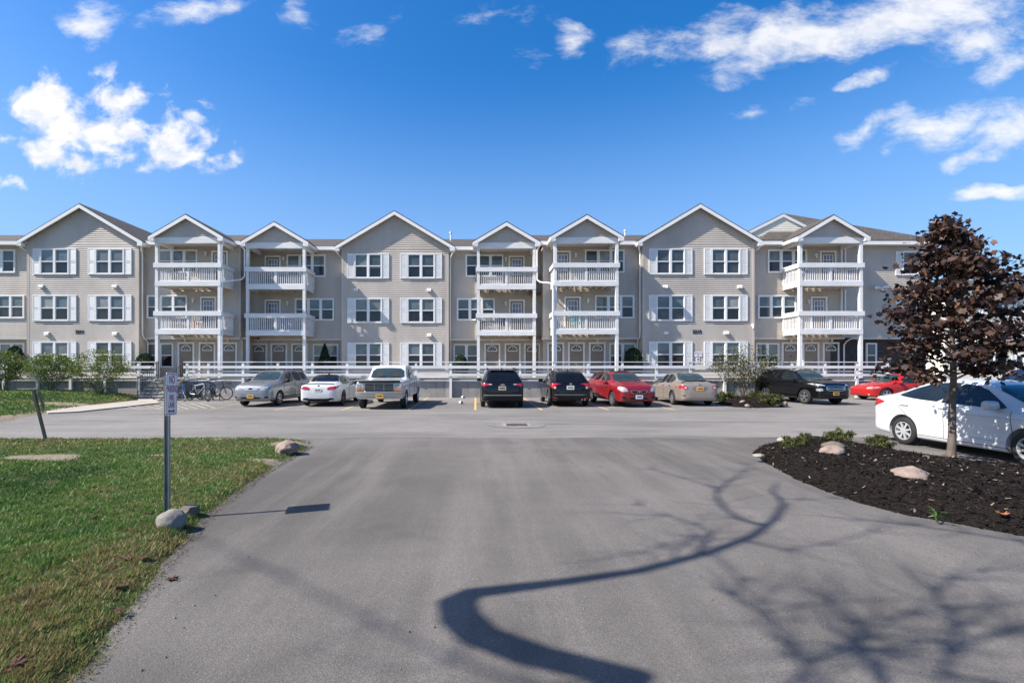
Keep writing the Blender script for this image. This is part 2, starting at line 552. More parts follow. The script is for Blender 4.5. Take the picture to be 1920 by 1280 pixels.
def sheet(name, P, res, zfun, mats, attr=None):
    P = np.array(P, float)
    x0, y0 = P.min(0)-0.4; x1, y1 = P.max(0)+0.4
    xs = np.arange(x0, x1+res, res); ys = np.arange(y0, y1+res, res)
    X, Y = np.meshgrid(xs, ys)
    D = poly_sdf(P, X, Y)
    Z = zfun(X, Y, D)
    nx, ny = len(xs), len(ys)
    idx = np.arange(nx*ny).reshape(ny, nx)
    keep = (D > -0.35)
    kq = keep[:-1,:-1] | keep[1:,:-1] | keep[:-1,1:] | keep[1:,1:]
    q = np.stack([idx[:-1,:-1][kq], idx[:-1,1:][kq], idx[1:,1:][kq], idx[1:,:-1][kq]], 1)
    used = np.unique(q); remap = -np.ones(nx*ny, int); remap[used] = np.arange(len(used))
    V = np.stack([X.ravel(), Y.ravel(), Z.ravel()], 1)[used]
    me = bpy.data.meshes.new(name)
    me.from_pydata(V.tolist(), [], remap[q].tolist())
    for m in (mats if isinstance(mats, list) else [mats]): me.materials.append(m)
    if attr is not None:
        A = attr(X, Y, D).ravel()[used]
        at = me.attributes.new('bare', 'FLOAT', 'POINT'); at.data.foreach_set('value', A.astype(np.float32))
    me.polygons.foreach_set('use_smooth', [True]*len(me.polygons))
    me.update()
    o = link_mesh(name, me); o['kind'] = 'structure'
    return o

# driveway: slightly newer, darker asphalt that joins the lot along an uneven seam
drv = [gp(140,1330), gp(165,1280), gp(270,1130), gp(400,965), gp(500,890), gp(590,836)]
drv = [(-1.9,-22), (-2.0,0.5)] + [(x-0.55, y) for x, y in drv[1:]]
seam = [(-4.3,11.5), (-3.9,11.55), (-2.0,11.75), (0.5,11.55), (3.0,11.7), (5.2,11.5), (7.2,11.75)]
rgt = [(30,11.7), (30,-22)]
g = MB(); pl = drv + seam + rgt
g.add([(x, y, 0.004) for x, y in pl], [tuple(range(len(pl)))])
structure(g, 'driveway', M_DRIVE)
# a few worn seams and cracks in the asphalt: thin sealed strips
M_CRACK = simple('crack_sealer', (0.075, 0.073, 0.072), 0.8, var=0.3, scale=4)
def strip(mb, pts, w, z=0.009):
    L, R = [], []
    for i, p in enumerate(pts):
        a = pts[max(i-1,0)]; b = pts[min(i+1,len(pts)-1)]
        dx, dy = b[0]-a[0], b[1]-a[1]; l = math.hypot(dx, dy)+1e-9
        wi = w*(0.6+0.8*random.random())
        L.append((p[0]-dy/l*wi/2, p[1]+dx/l*wi/2, z)); R.append((p[0]+dy/l*wi/2, p[1]-dx/l*wi/2, z))
    n = len(pts)
    mb.add(L+R, [(i, n+i, n+i+1, i+1) for i in range(n-1)])
def wander(x0, y0, x1, y1, n, amp):
    out = []
    for i in range(n+1):
        t = i/n
        out.append((x0+(x1-x0)*t+random.uniform(-amp,amp)*0.5, y0+(y1-y0)*t+random.uniform(-amp,amp)))
    return out
g = MB()
strip(g, wander(-4.2,11.6,9.5,11.7,60,0.035), 0.022)
c0 = gp(985,797)
strip(g, wander(c0[0]-0.5,c0[1]+0.25,c0[0]-2.6,c0[1]+1.5,14,0.05), 0.02)
strip(g, wander(c0[0]+0.4,c0[1]+0.1,c0[0]+1.4,c0[1]+0.3,8,0.03), 0.02)
strip(g, wander(-20,15.2,22,14.9,120,0.05), 0.016)
strip(g, wander(-18,18.7,20,18.4,110,0.05), 0.014)
structure(g, 'pavement', M_CRACK)

# ---------------- lawns
LAWN_NEAR = [(-1.45,0.3), gp(165,1280), gp(270,1130), gp(400,965), gp(500,890), gp(585,838), gp(575,826), (-4.6,11.5), (-7.5,11.45), (-12,11.3), (-22,11.2), (-22,0.3)]
def bare_near(X, Y, D):
    n = vnoise(X, Y, 1.3, 3.0)
    b = smooth01(0.16-D + n*0.12, 0, 0.16)*0.3
    for (px, py, rx, ry) in ((100,862,0.55,0.30),(45,862,0.5,0.22),(295,860,0.26,0.12),(435,828,0.35,0.12),(500,868,0.3,0.12),(545,835,0.5,0.35),(520,872,0.3,0.12)):
        cx, cy = gp(px, py)
        r = np.hypot((X-cx)/rx, (Y-cy)/ry)
        b = np.maximum(b, smooth01(1.25+n*0.5-r, 0, 0.5))
    return np.clip(b, 0, 1)
def z_near(X, Y, D):
    return -0.03 + 0.085*smooth01(D, -0.06, 0.30) + 0.03*vnoise(X, Y, 0.5, 1.0)*smooth01(D, 0, 0.6) + 0.012*vnoise(X, Y, 5, 2.0, 2)
sheet('lawn', LAWN_NEAR, 0.08, z_near, M_SOIL, bare_near)

def bank(X, Y):
    return 0.42*smooth01(Y, 15.0, 26.5)*smooth01(-X, 15.5, 23.0)
e1 = [gp(0,795), gp(60,780), gp(95,775), gp(140,767), gp(200,757), gp(262,750)]
LAWN_FAR = [(-60,13.6)] + [(e1[0][0], e1[0][1])] + [(x, y) for x, y in e1[1:]] + [(-18.4,27.15), (-60,27.15)]
def bare_far(X, Y, D):
    n = vnoise(X, Y, 0.9, 5.0)
    b = smooth01(0.9-D+n*0.5, 0, 0.5)*(Y < 19.5)
    cx, cy = gp(120,762)
    b = np.maximum(b, smooth01(1.2+n*0.6-np.hypot((X-cx)/1.3, (Y-cy)/0.6), 0, 0.5))
    return np.clip(b, 0, 1)
def z_far(X, Y, D):
    return bank(X, Y)*smooth01(D, 0, 1.2) - 0.03 + 0.09*smooth01(D, -0.1, 0.5) + 0.02*vnoise(X, Y, 0.6, 4.0)*smooth01(D, 0, 0.6)
sheet('lawn', LAWN_FAR, 0.18, z_far, M_SOIL, bare_far)

# sidewalk: pale concrete slab from the steps to the left
sw = [gp(82,769.5), gp(150,763), gp(262,751.5), (-17.9,25.35), (-16.2,25.35), (-16.2,24.3), gp(300,756.5), gp(205,767), gp(150,773), gp(90,776)]
g = MB(); n = len(sw)
g.add([(x, y, 0.05) for x, y in sw] + [(x, y, -0.02) for x, y in sw], [tuple(range(n))] + [(i, (i+1) % n, n+(i+1) % n, n+i) for i in range(n)])
structure(g, 'sidewalk', M_SIDEWALK)

# ---------------- mulch beds
BED = [gp(1404,848), gp(1425,834), gp(1460,826), gp(1510,823), gp(1570,829), gp(1640,842), gp(1720,856), gp(1800,869), gp(1860,876), (9.6,7.4), (10.2,6.3), (10.4,4.6), (9.2,3.9), gp(1960,1025), gp(1920,1009), gp(1820,990), gp(1700,968), gp(1610,946), gp(1540,922), gp(1480,896), gp(1430,868)]
def z_bed(X, Y, D):
    return -0.04 + 0.19*smooth01(D, -0.05, 0.9) + 0.05*smooth01(D, -0.05, 0.12) + 0.018*vnoise(X, Y, 5, 6.0, 4)
sheet('mulch_bed', BED, 0.05, z_bed, M_MULCH)
ISL = [gp(1338,757), gp(1372,763), gp(1420,765), gp(1478,763.5), (14.3,22.6), (14.1,25.0), (13.9,27.1), (12.2,27.1), (11.7,25.5), (11.9,23.6)]
def z_isl(X, Y, D):
    return -0.04 + 0.26*smooth01(D, -0.05, 1.1) + 0.06*smooth01(D, -0.05, 0.15) + 0.02*vnoise(X, Y, 4, 6.0, 4)
sheet('mulch_bed', ISL, 0.08, z_isl, M_MULCH)

def in_poly(P, X, Y):
    return poly_sdf(P, X, Y)

# loose bark chips on the beds
def chips(P, n, zf, size):
    P_ = np.array(P); lo, hi = P_.min(0), P_.max(0)
    X = RNG.uniform(lo[0], hi[0], n); Y = RNG.uniform(lo[1], hi[1], n)
    D = poly_sdf(P, X, Y); k = D > 0.03
    X, Y, D = X[k], Y[k], D[k]; n = len(X)
    Z = zf(X, Y, D) + 0.008
    a = RNG.uniform(0, 2*pi, n); L = RNG.uniform(0.5, 1.6, n)*size; W = L*RNG.uniform(0.2, 0.5, n)
    t1 = RNG.normal(0, 0.35, n); t2 = RNG.normal(0, 0.35, n)
    ux, uy, uz = np.cos(a)*L, np.sin(a)*L, t1*L
    vx, vy, vz = -np.sin(a)*W, np.cos(a)*W, t2*W
    C = np.stack([X, Y, Z], 1); U = np.stack([ux, uy, uz], 1); V = np.stack([vx, vy, vz], 1)
    return np.stack([C-U-V, C+U-V*0.6, C+U*1.1+V*0.4, C-U*0.8+V], 1)
q = np.concatenate([chips(BED, 24000, z_bed, 0.022), chips(ISL, 3000, z_isl, 0.035)])
mi = RNG.choice([0, 1, 2], len(q), p=[0.56, 0.41, 0.03])
o = link_mesh('bark_chips', fast_mesh('bark_chips', q, 4, M_CHIP, mi)); o['kind'] = 'stuff'
tag(o, 'dark shredded bark chips covering the planting beds', 'mulch')

# ---------------- grass blades
def grass_field(P, X, Y, zf, baref, hmin, hmax, wfun, seed):
    D = poly_sdf(P, X, Y)
    B = baref(X, Y, D)
    k = (D > 0.0) & (RNG.uniform(0, 1, len(X)) > B*0.96)
    X, Y, D, B = X[k], Y[k], D[k], B[k]; n = len(X)
    Z = zf(X, Y, D)
    nz = vnoise(X, Y, 0.55, seed, 3); n2 = vnoise(X, Y, 2.6, seed+4, 2)
    dry = np.clip(smooth01(1.35-D, 0, 1.5)*0.60 + nz*0.80 + n2*0.55 + 0.0, 0, 1)
    r = RNG.uniform(0, 1, n)
    isdry = r < dry*0.8
    g1 = np.array([0.062, 0.140, 0.026]); g2 = np.array([0.180, 0.268, 0.062]); d1 = np.array([0.36, 0.295, 0.125]); d2 = np.array([0.16, 0.115, 0.055])
    t = np.clip(RNG.uniform(0, 1, n)*0.7 + n2*0.4 + 0.15, 0, 1)[:, None]
    cg = g1*(1-t) + g2*t
    deep = np.clip(-nz*1.3, 0, 0.7)[:, None]
    cg = cg*(1-deep) + np.array([0.024, 0.085, 0.020])*deep
    cd = d1*(1-t) + d2*t
    col = np.where(isdry[:, None], cd, cg)
    dist = np.hypot(X, Y)
    tuft = np.clip(1+0.7*vnoise(X, Y, 7, seed+9, 2), 0.45, 1.9)
    h = RNG.uniform(hmin, hmax, n)*tuft
    w = wfun(dist)*RNG.uniform(0.7, 1.4, n)
    a = RNG.uniform(0, 2*pi, n); b = RNG.uniform(0, 2*pi, n); lean = RNG.uniform(0.2, 1.1, n)*h
    C = np.stack([X, Y, Z-0.01], 1)
    U = np.stack([np.cos(a)*w, np.sin(a)*w, np.zeros(n)], 1)
    T = np.stack([np.cos(b)*lean, np.sin(b)*lean, h], 1)
    return np.stack([C-U, C+U, C+T], 1), col
n = 250000
u = RNG.uniform(0, 1, n)
Yn = 2.2*(12.2/2.2)**u
Xn = -1.2 - RNG.uniform(0, 1, n)*np.minimum(Yn*1.08+0.4, 12.5)
v1, c1 = grass_field(LAWN_NEAR, Xn, Yn, z_near, bare_near, 0.022, 0.055, lambda d: 0.0016+0.00085*d, 1.0)
n = 60000
Xf = RNG.uniform(-34, -13, n); Yf = RNG.uniform(13.5, 27.2, n)
v2, c2 = grass_field(LAWN_FAR, Xf, Yf, z_far, bare_far, 0.04, 0.08, lambda d: 0.010+0.0007*d, 8.0)
o = link_mesh('grass', fast_mesh('grass', np.concatenate([v1, v2]), 3, M_BLADE, None, np.concatenate([c1, c2])))
tag(o, 'short green and dry grass of the lawns beside the driveway', 'grass', kind='stuff')

# soil crumbs and grit along the ragged lawn edge, a few loose stones on the drive
def crumbs(path, n, size, off, spread):
    P = np.array(path, float); seg = np.hypot(*np.diff(P, axis=0).T); cum = np.concatenate([[0], np.cumsum(seg)])
    t = RNG.uniform(0, 1, n)**1.0*cum[-1]; k = np.clip(np.searchsorted(cum, t)-1, 0, len(seg)-1); f = (t-cum[k])/seg[k]
    B = P[k]+(P[k+1]-P[k])*f[:, None]; d = (P[k+1]-P[k])/seg[k][:, None]; nr = np.stack([d[:, 1], -d[:, 0]], 1)
    B = B + nr*(off+RNG.normal(0, spread, n))[:, None]
    C = np.stack([B[:, 0], B[:, 1], np.full(n, 0.012)], 1)
    s = size*RNG.uniform(0.4, 1.5, n)*(0.6+0.10*np.hypot(C[:, 0], C[:, 1])); a = RNG.uniform(0, 2*pi, n)
    U = np.stack([np.cos(a)*s, np.sin(a)*s, RNG.normal(0, .3, n)*s], 1); V = np.stack([-np.sin(a)*s*.6, np.cos(a)*s*.6, RNG.normal(0, .3, n)*s], 1)
    return np.stack([C-U-V, C+U-V*.6, C+U*.8+V, C-U*.7+V], 1)
edge = [gp(165,1285), gp(270,1130), gp(400,965), gp(500,890), gp(585,838)]
q = np.concatenate([crumbs(edge, 2200, 0.0045, -0.02, 0.035), crumbs(edge, 70, 0.004, 0.15, 0.15), crumbs([gp(585,838), gp(575,826), (-7.5,11.45), (-14,11.3)], 500, 0.007, 0.0, 0.06)])
o = link_mesh('soil_crumbs', fast_mesh('soil_crumbs', q, 4, [simple('crumb_dark', (0.035, 0.026, 0.02), 0.95, var=0.4, scale=9), simple('crumb_tan', (0.16, 0.125, 0.085), 0.95, var=0.4, scale=9)], RNG.choice([0, 1], len(q), p=[.7, .3]))); o['kind'] = 'stuff'
tag(o, 'crumbs of soil and dry grass along the lawn edge', 'soil')
gx_ = RNG.uniform(-3, 6, 170); gy_ = RNG.uniform(2.6, 11, 170); s = RNG.uniform(.004, .011, 170)
C = np.stack([gx_, gy_, np.full(170, .010)], 1); z0_ = np.zeros(170)
U = np.stack([s, z0_, z0_], 1); V = np.stack([z0_, s*.8, z0_], 1); W = np.stack([z0_, z0_, s*.9], 1)
q = np.concatenate([np.stack([C-U, C+V, C+W, C-V], 1), np.stack([C+U, C+V, C+W, C-V], 1)])
o = link_mesh('gravel', fast_mesh('gravel', q, 4, [M_ROCK_BROWN, M_ROCK_GREY], RNG.choice([0, 1], len(q)))); o['kind'] = 'stuff'
tag(o, 'loose grit scattered on the driveway', 'gravel')

# ---------------- painted lines
for k in range(7):
    xf = -0.04 + 2.67*(k-3)
    mb = MB(); y0, y1 = 19.2, 26.9
    nseg = 14
    L = [(xf-0.05, y0+(y1-y0)*i/nseg, 0.005) for i in range(nseg+1)]; R = [(x+0.10, y, z) for x, y, z in L]
    mb.add(L+R, [(i, nseg+1+i, nseg+2+i, i+1) for i in range(nseg)])
    structure(mb, 'parking_line', M_LINE)
hp = [((960,761),(1020,0))]
mb = MB()
strip(mb, [gp(395,767.5), gp(447,756.5)], 0.10, 0.006)
for k in range(9):
    x0 = 238+k*17; 
    strip(mb, [gp(x0, 762.5-k*0.85), gp(x0+30, 768-k*0.35)], 0.11, 0.006)
structure(mb, 'hatch_marking', M_LINEPALE)
# ================================================================== BUILDING
DECK = 1.10
SY_G, SY_B = 29.0, 29.45           # left / right unit: gable front, bay wall
CY_G, CY_B = 30.3, 30.75           # centre unit
GREC = 0.40                        # ground floor set back
LAP = 0.118
bld = empty('apartment_building', (0, 29.45, 0), label='long three storey apartment building with beige siding and white balconies behind the fence', cat='building')

def siding(mb, y, z0, z1, xl, xr, mi=0, lap=LAP, d=0.024, back=True):
    """real lapped boards facing -y; xl, xr give the ends at height z"""
    if not callable(xl): a = xl; xl = lambda z: a
    if not callable(xr): b = xr; xr = lambda z: b
    z = z0
    while z < z1-1e-4:
        zt = min(z+lap, z1)
        if xr(z)-xl(z) > 0.01:
            mb.add([(xl(z), y-d, z), (xr(z), y-d, z), (xr(zt), y, zt), (xl(zt), y, zt)], [(0,1,2,3)], mi)
            mb.add([(xl(z), y, z), (xr(z), y, z), (xr(z), y-d, z), (xl(z), y-d, z)], [(0,1,2,3)], mi)
        z = zt
def siding_x(mb, x, y0, y1, z0, z1, s=1, mi=0, d=0.022):
    """lapped boards facing +x (s=1) or -x (s=-1)"""
    z = z0
    while z < z1-1e-4:
        zt = min(z+LAP, z1)
        vs = [(x+s*d, y0, z), (x+s*d, y1, z), (x, y1, zt), (x, y0, zt)]
        mb.add(vs, [(0,1,2,3) if s > 0 else (3,2,1,0)], mi)
        vs = [(x, y0, z), (x, y1, z), (x+s*d, y1, z), (x+s*d, y0, z)]
        mb.add(vs, [(0,1,2,3) if s > 0 else (3,2,1,0)], mi)
        z = zt

EAVE = 9.20
def bay_wall(x0, x1, yb):
    mb = MB()
    siding(mb, yb, 3.52, EAVE, x0, x1)
    mb.box(x0, x1, yb+0.004, yb+0.25, 3.52, EAVE)
    siding(mb, yb+GREC, DECK, 3.50, x0, x1)
    mb.box(x0, x1, yb+GREC+0.004, yb+GREC+0.25, 0, 3.50)
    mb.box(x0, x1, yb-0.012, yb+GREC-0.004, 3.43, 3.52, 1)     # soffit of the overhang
    return mb.build('bay_wall', [M_SIDING, M_SOFFIT], bld, fix=False)
bay_wall(-42, -14.5, SY_B)
bay_wall(-14.5, 4.15, CY_B)
bay_wall(4.15, 22.95, SY_B)
mb = MB()                                                     # far right end of the front
siding(mb, SY_B, 3.52, EAVE, 22.95, 27.9)
mb.box(22.95, 27.9, SY_B+0.004, SY_B+0.25, 3.52, EAVE)
siding_x(mb, 27.9, SY_B, 46, 3.52, EAVE, 1)
mb.box(27.6, 27.896, SY_B+0.26, 46, 3.52, EAVE)
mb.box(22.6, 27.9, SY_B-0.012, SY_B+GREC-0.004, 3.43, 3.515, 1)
mb.build('bay_wall', [M_SIDING, M_SOFFIT], bld, fix=False)
mb = MB(); mb.box(22.0, 27.9, SY_B+GREC-0.06, SY_B+GREC+0.3, 0, 3.43); mb.box(27.55, 27.85, SY_B+0.75, 46, 0, 3.43)
mb.build('stone_wall', M_STONE, bld)
mb = MB()                                                     # return walls where the centre unit steps back
siding_x(mb, -14.49, SY_B, CY_B+0.3, 3.52, EAVE, 1); siding_x(mb, -14.49, SY_B+GREC, CY_B+0.8, DECK, 3.5, 1)
siding_x(mb, 4.14, SY_B, CY_B+0.3, 3.52, EAVE, -1); siding_x(mb, 4.14, SY_B+GREC, CY_B+0.8, DECK, 3.5, -1)
mb.build('return_wall', [M_SIDING], bld, fix=False)
mb = MB()
for x, y in ((-14.5, SY_B), (4.15, SY_B)):
    mb.box(x-0.06, x+0.06, y-0.03, y+0.05, 3.52, EAVE-0.02)
mb.build('corner_board', M_SIDING, bld)
mb = MB(); mb.box(3.4, 4.13, CY_B-0.35, CY_B-0.02, 3.48, 3.66); mb.box(3.4, 4.13, CY_B-0.35, CY_B-0.02, 6.3, 6.46); mb.box(-14.48, -13.9, CY_B-0.35, CY_B-0.02, 3.48, 3.66)
mb.build('timber_beam', simple('bare_timber', (0.26, 0.14, 0.075), 0.7, var=0.2, scale=6), bld)

# ---- windows
def window(x0, x1, z0, z1, y, sashes=2, rail=0.5, vi=None):
    """white double-hung sashes; the panes are one sub-part"""
    mb = MB(); fr = 0.065; pr = 0.05
    yf, yi = y-pr-0.02, y+0.03
    mb.box(x0-fr, x0, yf, yi, z0-fr, z1+fr); mb.box(x1, x1+fr, yf, yi, z0-fr, z1+fr)
    mb.box(x0, x1, yf, yi, z0-fr, z0); mb.box(x0, x1, yf, yi, z1, z1+fr)
    zm = z0+(z1-z0)*rail
    w = (x1-x0)/sashes
    for i in range(sashes):
        a, b = x0+i*w, x0+(i+1)*w
        if i: mb.box(a-0.06, a+0.06, yf+0.004, yi, z0+0.001, z1-0.001)
        a2 = a+(0.06 if i else 0); b2 = b-(0.06 if i < sashes-1 else 0)
        mb.box(a2, b2, yf+0.012, yi, zm-0.028, zm+0.028)
        for (p, q) in ((a2, a2+0.03), (b2-0.03, b2)): mb.box(p, q, yf+0.02, yi, z0+0.002, z1-0.002)
        mb.box(a2+0.03, b2-0.03, yf+0.02, yi, z0+0.002, z0+0.035); mb.box(a2+0.03, b2-0.03, yf+0.02, yi, z1-0.03, z1-0.002)
    o = mb.build('window', M_WHITE, bld)
    rr = random.Random(int(abs(x0*37+z0*91+y*13)))
    pb = MB(); mats = M_GLASS_UP + M_GLASS_LO
    up = rr.choice([0, 0, 1, 1, 2, 2, 3]) if vi is None else vi
    lo = 4 + rr.choice([0, 1, 1, 2])
    for i in range(sashes):
        a, b = x0+i*w+0.01, x0+(i+1)*w-0.01
        yp = y-0.012
        u2 = up if rr.random() < 0.6 else rr.choice([0, 1, 2])
        l2 = lo if rr.random() < 0.8 else 4+rr.choice([0, 1, 2])
        pb.add([(a, yp, zm), (b, yp, zm), (b, yp, z1), (a, yp, z1)], [(0,1,2,3)], u2)
        zb = z0
        if up == 0 and rr.random() < 0.3:                      # the blind hangs a little lower
            zb = zm-0.25*rr.random()*(z1-z0)
            pb.add([(a, yp, zb), (b, yp, zb), (b, yp, zm), (a, yp, zm)], [(0,1,2,3)], 0)
            pb.add([(a, yp, z0), (b, yp, z0), (b, yp, zb), (a, yp, zb)], [(0,1,2,3)], l2)
        else:
            pb.add([(a, yp, z0), (b, yp, z0), (b, yp, zm), (a, yp, zm)], [(0,1,2,3)], l2)
    pb.build('pane', mats, o, fix=False)
    return o
def shutter(x0, x1, z0, z1, y):
    mb = MB(); yf = y-0.055
    mb.box(x0, x1, yf+0.02, y-0.008, z0, z1)
    t = 0.055; zm = (z0+z1)/2-0.05
    mb.box(x0, x0+t, yf, yf+0.022, z0, z1); mb.box(x1-t, x1, yf, yf+0.022, z0, z1)
    for a, b in ((z0, z0+t+0.02), (zm-t/2, zm+t/2), (z1-t, z1)): mb.box(x0+t, x1-t, yf, yf+0.022, a, b)
    z = z0+t+0.03
    while z < z1-t-0.03:
        if abs(z-zm) > 0.06: mb.add([(x0+t, yf+0.004, z), (x1-t, yf+0.004, z), (x1-t, yf+0.02, z+0.045), (x0+t, yf+0.02, z+0.045)], [(0,1,2,3)])
        z += 0.05
    mb.build('shutter', M_SHUTTER, bld, fix=False)

def wall_tube(name, pts, r=0.04):
    mb = MB(); mb.tube(pts, r, 8); return mb.build(name, M_WHITE, bld, smooth=True)

# ---- projecting gables
HOOD_N = [0]
def gable(cx, yg, yb, hw=3.37):
    apex, tipz, tiphw = 11.52, 9.28, 3.79
    sl = (apex-tipz)/tiphw
    mb = MB()
    siding(mb, yg, DECK, EAVE, cx-hw, cx+hw)
    hwz = lambda z: max(0.0, (apex-0.16-z)/sl)
    siding(mb, yg, EAVE, apex-0.16, lambda z: cx-min(hw, hwz(z)), lambda z: cx+min(hw, hwz(z)))
    mb.box(cx-hw, cx+hw, yg+0.004, yg+0.2, 0, EAVE)
    for s in (-1, 1):
        siding_x(mb, cx+s*hw, yg, yb+0.6, DECK, EAVE, s)
        mb.box(cx+s*(hw-0.05)-0.045, cx+s*(hw-0.05)+0.065*s+0.0, yg-0.03, yg-0.015, DECK, EAVE)
        mb.box(cx+s*hw-0.02*s, cx+s*(hw-0.12), yg-0.025, yg-0.002, DECK, EAVE)
        mb.box(cx+s*(hw-0.01), cx+s*(hw-0.2), yg+0.21, yb+0.6, 0, EAVE)
    mb.build('gable_wall', [M_SIDING], bld, fix=False)
    roof_gable(cx, apex, tipz, tiphw, yg-0.30, 37.0)
    for sx, (w0, w1) in ((-1, (-2.555, -0.815)), (1, (0.775, 2.515))):
        for (z0, z1) in ((7.36, 8.80), (4.56, 6.00), (1.76, 3.20)):
            window(cx+w0+0.06, cx+w1-0.06, z0, z1, yg-0.012)
            shutter(cx+w0-0.44, cx+w0-0.03, z0-0.06, z1+0.07, yg-0.012)
            shutter(cx+w1+0.03, cx+w1+0.44, z0-0.06, z1+0.07, yg-0.012)

def slab(mb, p0, p1, t, y0, y1, mi=0):
    """sloping slab between two (x,z) points (top surface), thickness t downwards, from y0 to y1"""
    (xa, za), (xb, zb) = p0, p1
    mb.prism([(xa, za-t), (xb, zb-t), (xb, zb), (xa, za)] if xa < xb else [(xb, zb-t), (xa, za-t), (xa, za), (xb, zb)], y0, y1, mi)

def roof_gable(cx, apex, tipz, hw, y0, y1, name='gable_roof'):
    mb = MB()
    for s in (-1, 1):
        slab(mb, (cx, apex), (cx+s*hw, tipz), 0.07, y0+0.012, y1)
    mb.build(name, M_SHINGLE, bld)
    fb = MB(); d = 0.05
    sl = (apex-tipz)/hw
    for s in (-1, 1):                                            # rake board, soffit, eave fascia, cornice return
        a, b = (cx, apex-d), (cx+s*(hw-0.01), tipz-d)
        slab(fb, (a[0], a[1]-0.021), (b[0], b[1]-0.021), 0.21, y0-0.02, y0+0.03)
        slab(fb, (a[0], a[1]-0.03), (b[0], b[1]-0.03), 0.03, y0+0.03, y0+0.45, 1)
        x = cx+s*(hw-0.03)
        fb.box(x-0.03, x+0.03, y0+0.035, y0+2.2, tipz-0.24, tipz-0.075)
        fb.box(cx+s*(hw-0.02), cx+s*(hw-0.32), y0-0.012, y0+0.29, tipz-0.30, tipz-0.10)
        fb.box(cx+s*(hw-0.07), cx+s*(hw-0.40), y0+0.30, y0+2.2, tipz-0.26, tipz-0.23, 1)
    fb.build('rake_board', [M_WHITE, M_SOFFIT], bld)

GC = (-23.75, -5.12, 13.41)
gable(GC[0], SY_G, SY_B); gable(GC[1], CY_G, CY_B); gable(GC[2], SY_G, SY_B)

# ---- main roof
def main_roof(x0, x1, yb, zr=12.05, yr=37.6):
    y0 = yb-0.42
    mb = MB()
    sl = (zr-9.36)/(yr-y0)
    yk = yr+7.5
    vs = []
    for x in (x0, x1):
        vs += [(x, y0, 9.36), (x, yr, zr), (x, yk, 9.36), (x, yk, 9.26), (x, yr, zr-0.1), (x, y0, 9.26)]
    mb.add(vs, [(0,1,2,3,4,5), (11,10,9,8,7,6)] + [(i, 6+i, 6+(i+1) % 6, (i+1) % 6) for i in range(6)])
    mb.build('main_roof', M_SHINGLE, bld)
    fb = MB()
    fb.box(x0, x1, y0-0.03, y0+0.02, 9.12, 9.33)
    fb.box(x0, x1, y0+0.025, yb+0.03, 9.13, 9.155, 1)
    fb.build('eave_fascia', [M_WHITE, M_SOFFIT], bld)
main_roof(-42, -14.2, SY_B); main_roof(-14.2, 3.85, CY_B, zr=12.05, yr=38.8); main_roof(3.85, 28.0, SY_B)
# rear wing: hip end and the pale cross gable above the right balcony
mb = MB()
A = (22.9, 35.5, 13.05); A2 = (22.9, 52, 13.05)
E1, E2, E3, E4 = (17.2, 29.02, 9.385), (28.25, 29.02, 9.385), (28.25, 52, 9.385), (17.2, 52, 9.385)
mb.add([A, A2, E1, E2, E3, E4], [(2,3,0), (3,4,1,0), (4,5,1), (5,2,0,1), (5,4,3,2)])
mb.build('hip_roof', M_SHINGLE, bld)
mb = MB(); gy = 30.85; gx, gz = wx(1468, gy), wz(401, gy)
hw = 2.55; sl = 0.50
siding(mb, gy, gz-sl*hw-0.15, gz-0.12, lambda z: gx-min(hw, max(0, (gz-0.1-z)/sl)), lambda z: gx+min(hw, max(0, (gz-0.1-z)/sl)), d=0.012)
mb.prism([(gx-hw, gz-sl*hw-0.4), (gx+hw, gz-sl*hw-0.4), (gx+hw, gz-sl*hw-0.1), (gx, gz-0.12), (gx-hw, gz-sl*hw-0.1)], gy+0.005, gy+0.3)
mb.build('upper_gable_wall', M_PALESIDING, bld, fix=False)
mb = MB()
for s in (-1, 1): slab(mb, (gx, gz+0.03), (gx+s*(hw+0.1), gz+0.03-sl*(hw+0.1)), 0.08, gy-0.05, 36)
mb.build('gable_roof', M_SHINGLE, bld)
mb = MB()
for s in (-1, 1): slab(mb, (gx, gz-0.02), (gx+s*(hw+0.1), gz-0.02-sl*(hw+0.1)), 0.2, gy-0.075, gy-0.04)
mb.build('rake_board', M_WHITE, bld)
for px, py, Yv in ((845, 440, 36.5), (1172, 436, 36.3), (668, 0, 0), (846, 0, 0)):
    if py:
        x, z = wx(px, Yv), wz(py, Yv)
        mb = MB(); mb.tube([(x, Yv, z-0.6), (x, Yv, z+0.12)], 0.05, 8); mb.tube([(x, Yv, z+0.08), (x, Yv, z+0.2)], 0.09, 8)
        mb.build('vent_pipe', M_WHITE, bld)

# ---- bay windows, doors, lamps (photo coordinates measured on the bay walls)
def bay_window(px0, px1, py0, py1, yb, n):
    Y = yb-0.012
    window(wx(px0, Y)+0.07, wx(px1, Y)-0.07, wz(py1, Y)+0.07, wz(py0, Y)-0.07, Y, n)
Z3, Z2 = (7.55, 8.85), (4.76, 6.05)
def triple(px0, px1, level, yb):
    z0, z1 = (Z3 if level == 3 else Z2)
    window(wx(px0, yb)+0.07, wx(px1, yb)-0.07, z0, z1, yb-0.012, 3)
def ground_window(px0, px1, yb):
    Y = yb+GREC
    window(wx(px0, Y)+0.07, wx(px1, Y)-0.07, 1.75, 3.15, Y-0.012, 2)

